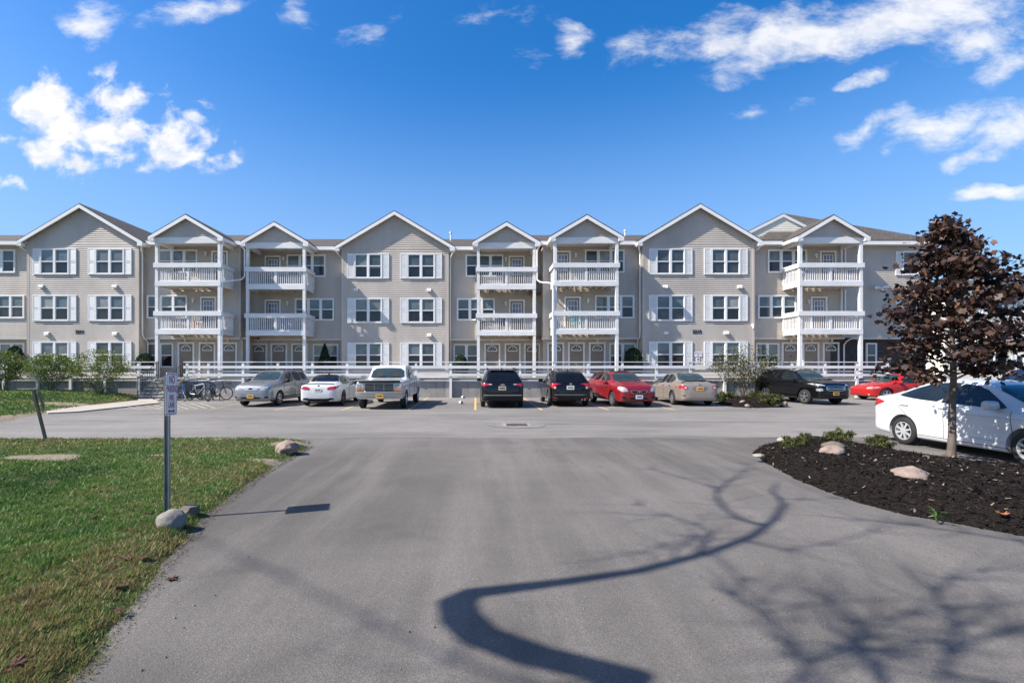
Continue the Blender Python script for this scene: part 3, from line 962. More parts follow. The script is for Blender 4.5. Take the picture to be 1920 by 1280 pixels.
def door(px0, px1, zfloor, y, kind='fan'):
    x0, x1 = wx(px0, y), wx(px1, y); w = x1-x0
    top = zfloor+2.14
    fw = 0.1
    mb = MB()
    mb.box(x0+fw, x1-fw, y-0.03, y+0.03, zfloor, top-fw)
    d = mb.build('door', M_DOOR, bld)
    mb = MB(); yf = y-0.062
    mb.box(x0, x0+fw, yf, y+0.02, zfloor, top); mb.box(x1-fw, x1, yf, y+0.02, zfloor, top); mb.box(x0+fw, x1-fw, yf, y+0.02, top-fw, top)
    mb.build('door_frame', M_WHITE, d)
    cx = (x0+x1)/2; yd = y-0.032
    if kind == 'fan':
        R = 0.27; zb = zfloor+1.66
        mb = MB()
        arc = [(cx+R*cos(pi*i/12), zb+R*sin(pi*i/12)) for i in range(13)]
        arc2 = [(cx+(R+0.045)*cos(pi*i/12), zb+(R+0.045)*sin(pi*i/12)) for i in range(13)]
        for i in range(12):
            (a0, b0), (a1, b1) = arc[i], arc[i+1]; (c0, d0), (c1, d1) = arc2[i], arc2[i+1]
            mb.add([(a0, yd-0.02, b0), (c0, yd-0.02, d0), (c1, yd-0.02, d1), (a1, yd-0.02, b1), (a0, yd, b0), (c0, yd, d0), (c1, yd, d1), (a1, yd, b1)], [(0,1,2,3), (1,5,6,2), (0,3,7,4)])
        mb.box(cx-R-0.045, cx+R+0.045, yd-0.02, yd, zb-0.05, zb)
        for an in (45, 90, 135):
            mb.bar((cx+0.08*cos(radians(an)), yd-0.012, zb+0.08*sin(radians(an))), (cx+R*cos(radians(an)), yd-0.012, zb+R*sin(radians(an))), 0.016, 0.02, up=(0, 1, 0))
        f = mb.build('door_window', M_WHITE, d, fix=False)
        mb = MB(); mb.add([(x, yd-0.004, z) for x, z in arc], [tuple(range(13))])
        mb.build('pane', M_FANGLASS, f, fix=False)
    else:
        a, b = cx-0.27, cx+0.27; z0, z1 = zfloor+0.95, zfloor+1.88
        mb = MB()
        for (p, q, r, s) in ((a-0.04, a, z0-0.04, z1+0.04), (b, b+0.04, z0-0.04, z1+0.04), (a, b, z0-0.04, z0), (a, b, z1, z1+0.04)): mb.box(p, q, yd-0.022, yd, r, s)
        for i in (1, 2):
            x = a+(b-a)*i/3; mb.box(x-0.013, x+0.013, yd-0.018, yd-0.006, z0, z1)
            z = z0+(z1-z0)*i/3; mb.box(a, b, yd-0.0165, yd-0.0065, z-0.013, z+0.013)
        f = mb.build('door_window', M_WHITE, d)
        mb = MB(); mb.add([(a, yd-0.004, z0), (b, yd-0.004, z0), (b, yd-0.004, z1), (a, yd-0.004, z1)], [(0,1,2,3)])
        mb.build('pane', M_DOORGLASS, f, fix=False)
    mb = MB(); mb.tube([(x1-fw-0.07, y-0.09, zfloor+0.98), (x1-fw-0.07, y-0.03, zfloor+0.98)], 0.03, 8)
    mb.build('handle', simple('brass_handle', (0.45, 0.36, 0.2), 0.3, 1.0) if 'brass_handle' not in MATS else bpy.data.materials['brass_handle'], d)
MATS['brass_handle'] = simple('brass_handle', (0.45, 0.36, 0.2), 0.3, 1.0)
M_LAMPGLASS = simple('lamp_glass', (0.68, 0.66, 0.6), 0.3)
def wall_lamp(px, py, y):
    x, z = wx(px, y), wz(py, y)
    mb = MB()
    mb.box(x-0.06, x+0.06, y-0.05, y-0.012, z+0.05, z+0.17)
    mb.lathe_z([(0.0, 0.17), (0.075, 0.16), (0.075, 0.10), (0.06, 0.09)], 12, 0, (x, y-0.11, z))
    o = mb.build('wall_lamp', M_WHITE, bld, smooth=True)
    mb = MB(); mb.lathe_z([(0.058, 0.09), (0.062, -0.03), (0.045, -0.09), (0.0, -0.10)], 12, 0, (x, y-0.11, z))
    mb.build('lamp_shade', M_LAMPGLASS, o, smooth=True)
def vent_hood(px, py, y):
    x, z = wx(px, y), wz(py, y)
    mb = MB()
    n = 8; a = 0.13
    prof = [(0.0, 0.10), (0.05, 0.095), (0.10, 0.06), (0.125, 0.0), (0.125, -0.09)]
    vs, fs = [], []
    for i, (dy, dz) in enumerate(prof):
        for xx in (-a, a): vs.append((x+xx, y-0.012-dy, z+dz))
    for i in range(len(prof)-1): fs.append((2*i, 2*i+1, 2*i+3, 2*i+2))
    for k in (0, 1):
        fs.append(tuple([2*i+k for i in range(len(prof))]))
    mb.add(vs, fs)
    for k, xx in ((0, -a), (1, a)): mb.add([(x+xx, y-0.012, z+0.1), (x+xx, y-0.137, z-0.09), (x+xx, y-0.012, z-0.09)], [(0,1,2)])
    mb.add([(x-a, y-0.012, z-0.085), (x+a, y-0.012, z-0.085), (x+a, y-0.135, z-0.085), (x-a, y-0.135, z-0.085)], [(0,1,2,3)])
    mb.build('vent_hood', M_WHITE, bld)

triple(298, 371, 3, SY_B); triple(276, 352, 2, SY_B); ground_window(276, 326, SY_B)
triple(537.8, 611, 3, CY_B); triple(553.5, 627, 2, CY_B); ground_window(587, 635, CY_B)
triple(872.8, 944, 3, CY_B); triple(856.4, 928, 2, CY_B); ground_window(850, 899, CY_B)
triple(1096, 1170.6, 3, SY_B); triple(1115, 1189, 2, SY_B); ground_window(1142, 1192, SY_B)
triple(1438.5, 1512, 3, SY_B); triple(1420, 1492.6, 2, SY_B); ground_window(1416, 1460, SY_B)
triple(-44, 30, 3, SY_B); triple(-28, 47, 2, SY_B); ground_window(0, 47, SY_B)
D3, D2 = 6.70, 3.90
for p0, p1, z, y in ((397,428,D3,SY_B), (376,406,D2,SY_B), (496.8,527,D3,CY_B), (496.8,527,D2,CY_B), (953.5,983.7,D3,CY_B), (954,984,D2,CY_B), (1040,1070,D3,SY_B), (1058,1088.6,D2,SY_B), (1536.5,1567,D3,SY_B), (1519.5,1550,D2,SY_B)):
    door(p0, p1, z, y-0.012, 'grid')
for p0, p1, y in ((334,365,SY_B), (373.5,404.6,SY_B), (414.5,445,SY_B), (471,501.5,CY_B), (508,539,CY_B), (546.6,577.5,CY_B), (908,938,CY_B), (946,976,CY_B), (982.5,1012.5,CY_B), (1026,1057.5,SY_B), (1065,1096,SY_B), (1104,1135,SY_B), (1465,1496.5,SY_B), (1504,1535,SY_B), (1542,1572.5,SY_B)):
    door(p0, p1, DECK+0.02, y+GREC-0.012, 'fan')
for px, py, y in ((387.5,478,SY_B), (363.6,564.5,SY_B), (532,487,CY_B), (540,570,CY_B), (948.5,488,CY_B), (948,570.7,CY_B), (1079,480.5,SY_B), (1102,566,SY_B), (1528.5,481.5,SY_B), (1515,567,SY_B)):
    wall_lamp(px, py, y)
for px, y in ((349,SY_B), (389,SY_B), (428.5,SY_B), (486,CY_B), (523.5,CY_B), (561.5,CY_B), (922.7,CY_B), (960.4,CY_B), (997.8,CY_B), (1080,SY_B), (1119.5,SY_B), (1041,SY_B), (1481,SY_B), (1520,SY_B), (1557.5,SY_B)):
    wall_lamp(px, 638, y+GREC)
for px, py, y in ((79,537,SY_G), (216.5,537,SY_G), (89.5,625.5,SY_G), (217,625.5,SY_G), (668,543,CY_G), (804.6,544,CY_G), (679,628.5,CY_G), (805,628.5,CY_G), (1247,538,SY_G), (1386,538,SY_G), (1248,624,SY_G), (1361,624,SY_G)):
    vent_hood(px, py, y)
wall_lamp(1410.6, 613, SY_G)
# right end: shuttered windows over the stone base, floodlights
for px0, z0, z1 in ((1691, 7.40, 8.75), (1691, 4.60, 5.95)):
    x0 = wx(px0, SY_B); window(x0+0.05, x0+0.95, z0, z1, SY_B-0.012, 1); shutter(x0-0.42, x0-0.04, z0-0.06, z1+0.06, SY_B-0.012); shutter(x0+1.04, x0+1.42, z0-0.06, z1+0.06, SY_B-0.012)
x0 = wx(1623, SY_B+GREC-0.06); window(x0+0.05, x0+0.58, 1.75, 3.15, SY_B+GREC-0.075, 1)
x, z = wx(1649, SY_B), wz(540, SY_B)
mb = MB(); mb.box(x-0.2, x+0.1, SY_B-0.10, SY_B-0.013, z-0.06, z+0.06); mb.tube([(x-0.2, SY_B-0.1, z+0.05), (x-0.42, SY_B-0.3, z-0.02)], [0.06, 0.1], 10); mb.tube([(x+0.1, SY_B-0.1, z+0.05), (x+0.36, SY_B-0.3, z+0.0)], [0.06, 0.11], 10); mb.tube([(x, SY_B-0.1, z-0.02), (x-0.02, SY_B-0.28, z-0.14)], [0.05, 0.07], 10)
mb.build('floodlight', M_WHITE, bld, smooth=True)
mb = MB(); x = wx(1582, SY_B-0.08)
mb.box(x-0.16, x-0.08, SY_B-0.11, SY_B-0.02, 3.9, 9.1); mb.box(x+0.05, x+0.13, SY_B-0.11, SY_B-0.02, 3.9, 9.1)
mb.build('downspout', M_WHITE, bld)
wall_tube('downspout', [(wx(1600, 28.6), 28.7, 3.45), (wx(1590, 29.2), 29.3, 3.3), (wx(1583, 29.7), 29.72, 3.1), (wx(1583, 29.7), 29.72, 1.1)], 0.045)

# ---- balconies
def balcony(x0, x1, yf, yb, sgn):
    """two stacked balconies between two full height posts under a small gable roof"""
    P = 0.17
    for px in (x0, x1-P):
        mb = MB(); mb.box(px, px+P, yf, yf+P, DECK, 8.92)
        mb.build('balcony_post', M_WHITEWOOD, bld)
    for zd in (D2, D3):
        mb = MB(); t = 0.05
        mb.box(x0-0.004, x1+0.004, yf-0.015, yf+t-0.015, zd-0.27, zd+0.01)           # rim boards
        mb.box(x0+0.02, x0+t+0.02, yf+t-0.01, yb-0.02, zd-0.27, zd+0.01); mb.box(x1-t-0.02, x1-0.02, yf+t-0.01, yb-0.02, zd-0.27, zd+0.01)
        y = yf+t
        while y < yb-0.12:
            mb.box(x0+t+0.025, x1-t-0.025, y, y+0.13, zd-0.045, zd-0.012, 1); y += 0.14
        xx = x0+0.3
        while xx < x1-0.2:
            mb.box(xx, xx+0.04, yf+t-0.008, yb-0.03, zd-0.24, zd-0.05, 1); xx += 0.4
        bal = mb.build('balcony', [M_WHITEWOOD, M_SOFFIT], bld)
        mb = MB(); c0, c1 = zd+0.80, zd+1.07
        mb.box(x0-0.07, x1+0.07, yf-0.055, yf-0.02, c0, c1); mb.box(x0-0.07, x1+0.07, yf-0.018, yf+0.10, c1-0.04, c1)
        for xa in (x0-0.07, x1+0.035): mb.box(xa, xa+0.035, yf-0.018, yb-0.02, c0, c1-0.042)
        for xa in (x0-0.033, x1-0.09): mb.box(xa, xa+0.12, yf+0.102, yb-0.02, c1-0.04, c1-0.002)
        mb.build('cap_rail', M_WHITEWOOD, bal)
        mb = MB(); xm = (x0+x1)/2
        mb.box(xm-0.075, xm+0.075, yf+0.01, yf+0.12, zd+0.011, c1-0.045)
        mb.box(x0+P, x1-P, yf+0.03, yf+0.075, c0-0.005, c0+0.07); mb.box(x0+P, x1-P, yf+0.03, yf+0.075, zd+0.012, zd+0.075)
        x = x0+P+0.09
        while x < x1-P-0.06:
            if abs(x+0.02-xm) > 0.11: mb.box(x, x+0.042, yf+0.032, yf+0.073, zd+0.076, c0-0.006)
            x += 0.128
        for xs in (x0+0.02, x1-0.062):
            mb.box(xs, xs+0.045, yf+P, yb-0.02, c0-0.005, c0+0.07); mb.box(xs, xs+0.045, yf+P, yb-0.02, zd+0.012, zd+0.075)
            y = yf+P+0.09
            while y < yb-0.08:
                mb.box(xs+0.002, xs+0.042, y, y+0.042, zd+0.076, c0-0.006); y += 0.128
            mb.box(xs-0.03, xs+0.07, yb-0.12, yb-0.018, zd+0.011, c0)
        mb.build('balusters', M_WHITEWOOD, bal)
    # head beam, side beams, gable
    mb = MB()
    mb.box(x0-0.02, x1+0.02, yf-0.02, yf+P+0.02, 8.92, 9.25)
    for xa in (x0, x1-P): mb.box(xa, xa+P, yf+P+0.025, yb-0.01, 8.90, 9.22)
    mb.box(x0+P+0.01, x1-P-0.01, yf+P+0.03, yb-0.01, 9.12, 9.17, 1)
    mb.build('head_beam', [M_WHITEWOOD, M_SOFFIT], bld)
    cx = (x0+x1)/2; hw = (x1-x0)/2+0.26; apex = 9.30+hw*0.585
    mb = MB(); top = apex-0.16
    siding(mb, yf+0.02, 9.255, top, lambda z: cx-max(0, (top-z)/0.585), lambda z: cx+max(0, (top-z)/0.585))
    mb.prism([(cx-1.7, 9.26), (cx+1.7, 9.26), (cx, top-0.03)], yf+0.03, yf+0.2)
    mb.build('balcony_gable', M_SIDING, bld, fix=False)
    roof_gable(cx, apex, 9.30, hw, yf-0.22, yb+4.2, 'balcony_roof')

SF, CF = 27.9, 29.1
BAL = [(wx(290.5, SF), wx(413.5, SF), SF, SY_B, 1), (wx(461, CF), wx(572.5, CF), CF, CY_B, 1), (wx(894.3, CF), wx(1004.7, CF), CF, CY_B, -1), (wx(1038.8, SF), wx(1159.8, SF), SF, SY_B, -1), (wx(1499, SF), wx(1618, SF), SF, SY_B, -1)]
for b in BAL: balcony(*b)

# ---- downspouts
def corner_spout(cx, yg, s, px_end=None):
    x = cx+s*3.47; xe = cx+s*3.70
    wall_tube('downspout', [(xe, yg-0.28, 9.02), (xe-s*0.05, yg-0.2, 8.9), (x, yg+0.12, 8.62), (x, yg+0.14, 8.4), (x, yg+0.14, 3.7), (x, yg+0.3, 3.45), (x, yg+0.62, 3.3), (x, yg+0.62, 1.15)])
corner_spout(GC[0], SY_G, 1); corner_spout(GC[2], SY_G, -1); corner_spout(GC[1], CY_G, 1)
for cx, yg, s in ((GC[0], SY_G, -1), (GC[1], CY_G, -1), (GC[2], SY_G, 1)):
    xe = cx+s*3.70
    wall_tube('downspout', [(xe, yg-0.25, 9.02), (xe-s*0.1, yg-0.05, 8.85), (cx+s*3.46, yg+0.3, 8.7)])
b1, b2, b3, b4 = BAL[0], BAL[1], BAL[2], BAL[3]
wall_tube('downspout', [(b1[1]+0.22, SF-0.1, 9.0), (b1[1]+0.07, SF+0.05, 8.7), (b1[1]+0.07, SF+0.05, 6.95), (b1[1]+0.07, SF+0.05, 1.15)], 0.045)
wall_tube('downspout', [(b2[0]-0.22, CF-0.1, 9.0), (b2[0]-0.08, CF, 8.85), (b2[0]-0.08, CF, 7.2), (b2[0]-0.25, CF-0.1, 7.0), (b1[1]+0.30, SF+0.12, 6.72), (b1[1]+0.08, SF+0.08, 6.66)], 0.045)
wall_tube('downspout', [(b3[1]+0.22, CF-0.1, 9.0), (b3[1]+0.08, CF, 8.8), (b3[1]+0.08, CF, 7.0), (b3[1]+0.25, CF-0.1, 6.85), (b4[0]-0.25, SF+0.12, 6.62), (b4[0]-0.07, SF+0.02, 6.55), (b4[0]-0.07, SF-0.02, 6.3), (b4[0]-0.07, SF-0.02, 1.15)], 0.045)

# ---- house numbers and small notices
def text_mesh(body, size, mat, name, parent=None, loc=(0,0,0), rot=(pi/2,0,0), ext=0.004, align='CENTER', bold=0.0, sx=1.0):
    cu = bpy.data.curves.new('lettering', 'FONT'); cu.body = body; cu.size = size; cu.extrude = ext; cu.align_x = align; cu.align_y = 'CENTER'; cu.offset = bold
    t = bpy.data.objects.new('lettering_source', cu); COL.objects.link(t)
    dg = bpy.context.evaluated_depsgraph_get()
    me = bpy.data.meshes.new_from_object(t.evaluated_get(dg))
    COL.objects.unlink(t); bpy.data.objects.remove(t)
    M = Matrix.LocRotScale(Vector(loc) - (Vector(root_of(parent).location) if parent else Vector()), Matrix.Rotation(0, 3, 'X') if rot is None else __import__('mathutils').Euler(rot).to_matrix(), Vector((1, 1, 1)))
    me.transform(Matrix.Diagonal((sx, 1, 1, 1))); me.transform(M)
    me.materials.clear(); me.materials.append(mat)
    return link_mesh(name, me, parent)
text_mesh('2213', 0.27, M_BLACKMETAL, 'house_number', bld, (wx(1306.5, SY_G), SY_G-0.03, wz(621.8, SY_G)), bold=0.012, ext=0.012)
text_mesh('2211', 0.26, M_BLACKMETAL, 'house_number', bld, (wx(150, SY_G), SY_G-0.03, wz(622, SY_G)), bold=0.012, ext=0.012)
M_NOTICE = simple('notice_face', (0.74, 0.74, 0.78), 0.4, var=0.03); M_NOTICEBLUE = simple('notice_blue', (0.16, 0.2, 0.26), 0.4)
Yn_ = SY_G-0.03; xc, zc = wx(1309, Yn_), wz(664, Yn_)
mb = MB(); mb.box(xc-0.21, xc+0.22, Yn_-0.012, Yn_, zc-0.14, zc+0.14)
nb = mb.build('wall_notice', M_NOTICE, bld)
text_mesh('FDC', 0.19, simple('notice_purple', (0.13, 0.10, 0.2), 0.5), 'lettering', nb, (xc, Yn_-0.014, zc+0.05), ext=0.002, sx=1.05)
mb = MB(); mb.lathe_y([(0.0, -0.004), (0.035, -0.003), (0.035, 0.0)], 12, 0, (xc-0.01, Yn_-0.013, zc-0.08)); mb.build('emblem', M_BLACKMETAL, nb)
xc, zc = wx(1308.7, Yn_), wz(673.5, Yn_)
mb = MB(); mb.box(xc-0.1, xc+0.1, Yn_-0.012, Yn_, zc-0.13, zc+0.12)
nb = mb.build('wall_notice', M_NOTICE, bld)
mb = MB(); mb.box(xc-0.05, xc+0.05, Yn_-0.016, Yn_-0.0125, zc-0.07, zc+0.07); mb.build('emblem', M_NOTICEBLUE, nb)

# ================================================================== raised walk, retaining wall, fences, steps
mb = MB(); mb.box(-42, 23.5, 27.32, 31.4, 0.80, DECK); structure(mb, 'walkway', M_SIDEWALK)
mb = MB(); mb.box(-42, 23.5, 27.22, 27.42, -0.2, 1.05)
# board-form joints
rw = thing_mesh(mb, 'retaining_wall', M_CONCRETE, (0, 27.32, 0), 'low stained grey concrete wall under the white fence along the parking stalls', 'retaining wall')
WFY = 27.2
def fence(x0, x1, tall, short, label):
    root = empty('rail_fence', ((x0+x1)/2, WFY, 0), label=label, cat='fence', group='white rail fences along the raised walk')
    for x in tall:
        zb = bank(np.array([x]), np.array([27.1]))[0]-0.02
        mb = MB(); mb.box(x-0.07, x+0.07, WFY-0.14, WFY-0.012, zb, 1.98); mb.build('post', M_WHITEWOOD, root)
    for x in short:
        mb = MB(); mb.box(x-0.06, x+0.06, WFY-0.138, WFY-0.014, 1.01, 1.98); mb.build('post', M_WHITEWOOD, root)
    # top cap, then boards: (z0, z1, depth shift)
    for z0, z1, ya, yb_ in ((1.985, 2.03, -0.16, 0.13), (1.64, 1.80, -0.03, 0.0), (1.43, 1.53, 0.115, 0.15), (1.20, 1.36, -0.03, 0.0), (0.90, 1.0, -0.032, -0.002)):
        xx = x0
        mb = MB()
        while xx < x1-0.01:
            xe = min(xx+3.93, x1); mb.box(xx+0.002, xe-0.002, WFY+ya-0.14*(ya == -0.03) - 0.0, WFY+yb_-0.145*(ya == -0.03) , z0+random.uniform(-0.006, 0.006), z1+random.uniform(-0.006, 0.006)); xx = xe
        mb.build('rail', M_WHITEWOOD, root)
    return root
X = lambda px: wx(px, WFY-0.1)
tall_l = [X(px) for px in (-60, 7, 70, 132.5, 197, 260)]
fence(-31.5, -18.05, tall_l, [X(292)], 'white horizontal rail fence behind the three green shrubs, left of the steps')
tall_r = [X(px) for px in (456, 651, 845, 1103, 1359, 1607)]
short_r = [X(px) for px in (351, 391, 521, 586, 715, 780, 910, 975, 1039, 1167, 1231, 1295, 1421, 1485, 1547, 1664)]
fence(-16.5, 23.35, tall_r, short_r, 'long white horizontal rail fence above the wall behind the parked cars')

st = empty('entrance_steps', (-17.2, 26.2, 0), label='grey concrete steps with black handrails between the two white fences', cat='steps')
mb = MB()
for i in range(6):
    y0 = 25.45+0.29*i
    mb.box(-18.02, -16.45, y0, 27.21, 0.0 if i == 0 else 0.178*i+0.002, 0.178*(i+1))
mb.build('flight', M_STEP, st)
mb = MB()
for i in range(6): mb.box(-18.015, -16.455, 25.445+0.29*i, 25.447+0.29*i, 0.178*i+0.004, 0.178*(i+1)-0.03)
mb.build('riser_shade', concrete_mat('riser_shade_concrete', (0.16, 0.155, 0.15)), st)  # dark sheets on the risers paint in the shade between treads
for x in (-17.98, -16.5):
    mb = MB()
    pts = [(x, 25.5, 0.18), (x, 25.5, 1.12), (x, 27.15, 2.02), (x, 27.15, 1.07)]
    mb.tube(pts, 0.022, 6)
    mb.tube([(x, 25.5, 0.40), (x, 27.15, 1.30)], 0.016, 6)
    for i in range(1, 9):
        t = i/9; y = 25.5+1.65*t
        mb.tube([(x, y, 0.40+0.9*t), (x, y, 1.12+0.9*t)], 0.011, 5)
    mb.build('handrail', M_BLACKMETAL, st)

# ---- second building, far right behind the maple
Yb = 52.0
b2_ = empty('apartment_building', (wx(1880, Yb), Yb, 0), label='pale beige apartment building far off behind the purple maple at the right', cat='building')
xa, xb = wx(1772, Yb), wx(2200, Yb); ze = wz(548, Yb)
mb = MB(); siding(mb, Yb, 0, ze, xa, xb, lap=0.13); mb.box(xa, xb, Yb+0.01, Yb+12, 0, ze)
siding_x(mb, xa-0.005, Yb, Yb+12, 0, ze, -1)
mb.build('wall', M_PALESIDING, b2_, fix=False)
mb = MB(); mb.prism([(xa-0.5, ze), (xb, ze), (xb, ze+2.1), (xa+5.5, ze+2.1)], Yb+5.9, Yb+6.1)
mb.v = []; mb.f = []; mb.m = []
mb.add([(xa-0.5, Yb-0.5, ze), (xb, Yb-0.5, ze), (xb, Yb+6, ze+2.4), (xa+6, Yb+6, ze+2.4), (xa-0.5, Yb+12.5, ze), (xb, Yb+12.5, ze)], [(0,1,2,3), (0,3,4), (3,2,5,4), (0,4,5,1), (1,5,2)])
mb.build('roof', M_SHINGLE, b2_)
mb = MB(); mb.box(xa-0.5, xb, Yb-0.53, Yb-0.48, ze-0.22, ze+0.02); mb.build('eave_fascia', M_WHITE, b2_)
_bld = bld; bld = b2_
for px in (1800, 1850, 1905, 1955):
    for z0 in (1.5, 4.3, 7.1):
        x0 = wx(px, Yb); 
        if z0+1.5 < ze: window(x0, x0+1.6, z0, z0+1.45, Yb-0.012, 2); shutter(x0-0.5, x0-0.08, z0-0.05, z0+1.5, Yb-0.012); shutter(x0+1.68, x0+2.1, z0-0.05, z0+1.5, Yb-0.012)
bld = _bld
# ================================================================== CARS
M_TYRE = simple('tyre_rubber', (0.012, 0.012, 0.0125), 0.8, var=0.25, scale=8, bump_s=0.1)
M_RIM = simple('alloy', (0.62, 0.63, 0.65), 0.28, 0.9, var=0.1, scale=6)
M_RIMDARK = simple('dark_alloy', (0.05, 0.05, 0.055), 0.4, 0.6, var=0.2)
M_WELL = simple('wheel_well', (0.012, 0.012, 0.012), 0.9, var=0.3)
M_PLASTIC = simple('black_plastic', (0.010, 0.010, 0.011), 0.55, var=0.25, scale=5, spec=0.3)
M_CHROME = simple('chrome', (0.46, 0.45, 0.43), 0.28, 1.0, var=0.04)
M_SEAM = simple('seam', (0.03, 0.03, 0.03), 0.8)
M_CARGLASS = glass_mat('car_glass', (0.013, 0.017, 0.019), 0.02, spec=0.4)
M_SCREEN = glass_mat('windscreen_glass', (0.028, 0.046, 0.052), 0.02, spec=0.4)
M_TINT = glass_mat('tinted_glass', (0.006, 0.007, 0.008), 0.02, spec=0.35)
def lens(name, col, rough=0.08):
    m, nt, b = new_mat(name)
    f = ramp(nt, noise_n(nt, obj_coord(nt), 18, 3), 0.3, 0.7)
    nt.links.new(mixc(nt, f, tuple(x*0.5 for x in col), tuple(min(1, x*1.3) for x in col)), b.inputs['Base Color'])
    b.inputs['Roughness'].default_value = rough; b.inputs['Coat Weight'].default_value = 1.0; b.inputs['Coat Roughness'].default_value = 0.02
    return m
M_RED = lens('red_lens', (0.42, 0.012, 0.015)); M_CLEAR = lens('clear_lens', (0.34, 0.36, 0.37)); M_AMBER = lens('amber_lens', (0.6, 0.2, 0.05)); M_PALE = lens('pale_lens', (0.7, 0.5, 0.48))
M_PLATE_GOLD = simple('gold_plate', (0.62, 0.33, 0.04), 0.4, var=0.1); M_PLATE_PALE = simple('pale_plate', (0.62, 0.62, 0.5), 0.4, var=0.1); M_PLATE_WHITE = simple('white_plate', (0.7, 0.74, 0.78), 0.4, var=0.1)
M_PLATEINK = simple('plate_ink', (0.05, 0.05, 0.10), 0.5)
M_SEAT = simple('car_seat', (0.012, 0.012, 0.014), 0.8)

def pchip(xk, yk, x):
    xk = np.array(xk, float); yk = np.array(yk, float)
    h = np.diff(xk); d = np.diff(yk)/h
    m = np.zeros_like(yk)
    for i in range(1, len(xk)-1):
        if d[i-1]*d[i] > 0:
            w1 = 2*h[i]+h[i-1]; w2 = h[i]+2*h[i-1]
            m[i] = (w1+w2)/(w1/d[i-1]+w2/d[i])
    m[0] = d[0]; m[-1] = d[-1]
    k = np.clip(np.searchsorted(xk, x)-1, 0, len(h)-1)
    t = (x-xk[k])/h[k]
    return ((2*t**3-3*t**2+1)*yk[k] + (t**3-2*t**2+t)*h[k]*m[k] + (-2*t**3+3*t**2)*yk[k+1] + (t**3-t**2)*h[k]*m[k+1])

def bspline_half(P, per=5):
    P = [(-P[1][0], P[1][1])] + list(P) + [(-P[-2][0], P[-2][1])]
    out = []
    for i in range(len(P)-3):
        for j in range(per):
            t = j/per
            b = ((1-t)**3/6, (3*t**3-6*t**2+4)/6, (-3*t**3+3*t**2+3*t+1)/6, t**3/6)
            out.append((sum(b[k]*P[i+k][0] for k in range(4)), sum(b[k]*P[i+k][1] for k in range(4))))
    t = 1.0
    b = (0, 1/6, 4/6, 1/6)
    i = len(P)-4
    out.append((sum(b[k]*P[i+k][0] for k in range(4)), sum(b[k]*P[i+k][1] for k in range(4))))
    return out

def body_mesh(keys, W, lower_rows=0, mats=None):
    keys = sorted(keys)
    xk = [k[0] for k in keys]
    span = xk[-1]-xk[0]
    t = np.linspace(0, 1, 74)
    xs = xk[0] + span*(0.5-0.5*np.cos(pi*t))*0.45 + span*t*0.55
    xs = np.unique(np.round(np.concatenate([xs, xk]), 3))
    cols = [pchip(xk, [k[j] for k in keys], xs) for j in range(1, 6)]
    hwid = W/2
    rings = []
    for i, x in enumerate(xs):
        zl, zb, w, zt, wt = [c[i] for c in cols]
        w *= hwid; wt *= hwid
        h = zb-zl
        A = (0.955*w, zb+0.01); B = (wt, zt-0.05*min(1, (zt-zb)*6))
        L = lambda a: (A[0]+(B[0]-A[0])*a, A[1]+(B[1]-A[1])*a)
        P = [(0, zl), (0.5*w, zl), (0.90*w, zl), (0.975*w, zl+0.035), (0.995*w, zl+0.18*h), (0.985*w, zl+0.42*h), (1.0*w, zl+0.70*h), (0.995*w, zl+0.86*h), A, L(0.22), L(0.62), B, (wt*0.93, zt-0.012), (wt*0.55, zt), (0, zt+0.012)]
        rings.append(bspline_half(P))
    n = len(rings[0])
    verts, faces, mi = [], [], []
    full = 2*n-2
    for x, r in zip(xs, rings):
        for y, z in r: verts.append((x, y, z))
        for y, z in r[-2:0:-1]: verts.append((x, -y, z))
    for i in range(len(xs)-1):
        for k in range(full):
            k2 = (k+1) % full
            faces.append((i*full+k, i*full+k2, (i+1)*full+k2, (i+1)*full+k))
            kk = min(k, full-1-k)
            mi.append(1 if kk < max(11, lower_rows) else 0)
    faces.append(tuple(range(full))[::-1]); mi.append(1 if lower_rows else 0)
    faces.append(tuple((len(xs)-1)*full+k for k in range(full))); mi.append(1 if lower_rows else 0)
    me = bpy.data.meshes.new('body')
    me.from_pydata(verts, [], faces)
    for m in mats: me.materials.append(m)
    me.polygons.foreach_set('material_index', mi)
    bm = bmesh.new(); bm.from_mesh(me); bmesh.ops.recalc_face_normals(bm, faces=bm.faces); bm.to_mesh(me); bm.free()
    me.polygons.foreach_set('use_smooth', [True]*len(me.polygons))
    me.update()
    return me

def cut(me, cutters, mats):
    """boolean the wheel wells out of the body"""
    o = bpy.data.objects.new('cut_body', me); COL.objects.link(o)
    co = []
    for mb in cutters:
        cm = bpy.data.meshes.new('cut_tool'); cm.from_pydata(mb.v, [], mb.f)
        for m in mats: cm.materials.append(m)
        cm.polygons.foreach_set('material_index', [1]*len(cm.polygons))
        bm = bmesh.new(); bm.from_mesh(cm); bmesh.ops.recalc_face_normals(bm, faces=bm.faces); bm.to_mesh(cm); bm.free()
        c = bpy.data.objects.new('cut_tool', cm); COL.objects.link(c); co.append(c)
        md = o.modifiers.new('cut', 'BOOLEAN'); md.operation = 'DIFFERENCE'; md.object = c; md.solver = 'EXACT'
    dg = bpy.context.evaluated_depsgraph_get()
    out = bpy.data.meshes.new_from_object(o.evaluated_get(dg))
    out.set_sharp_from_angle(angle=radians(38))
    for c in co + [o]: bpy.data.objects.remove(c)
    return out

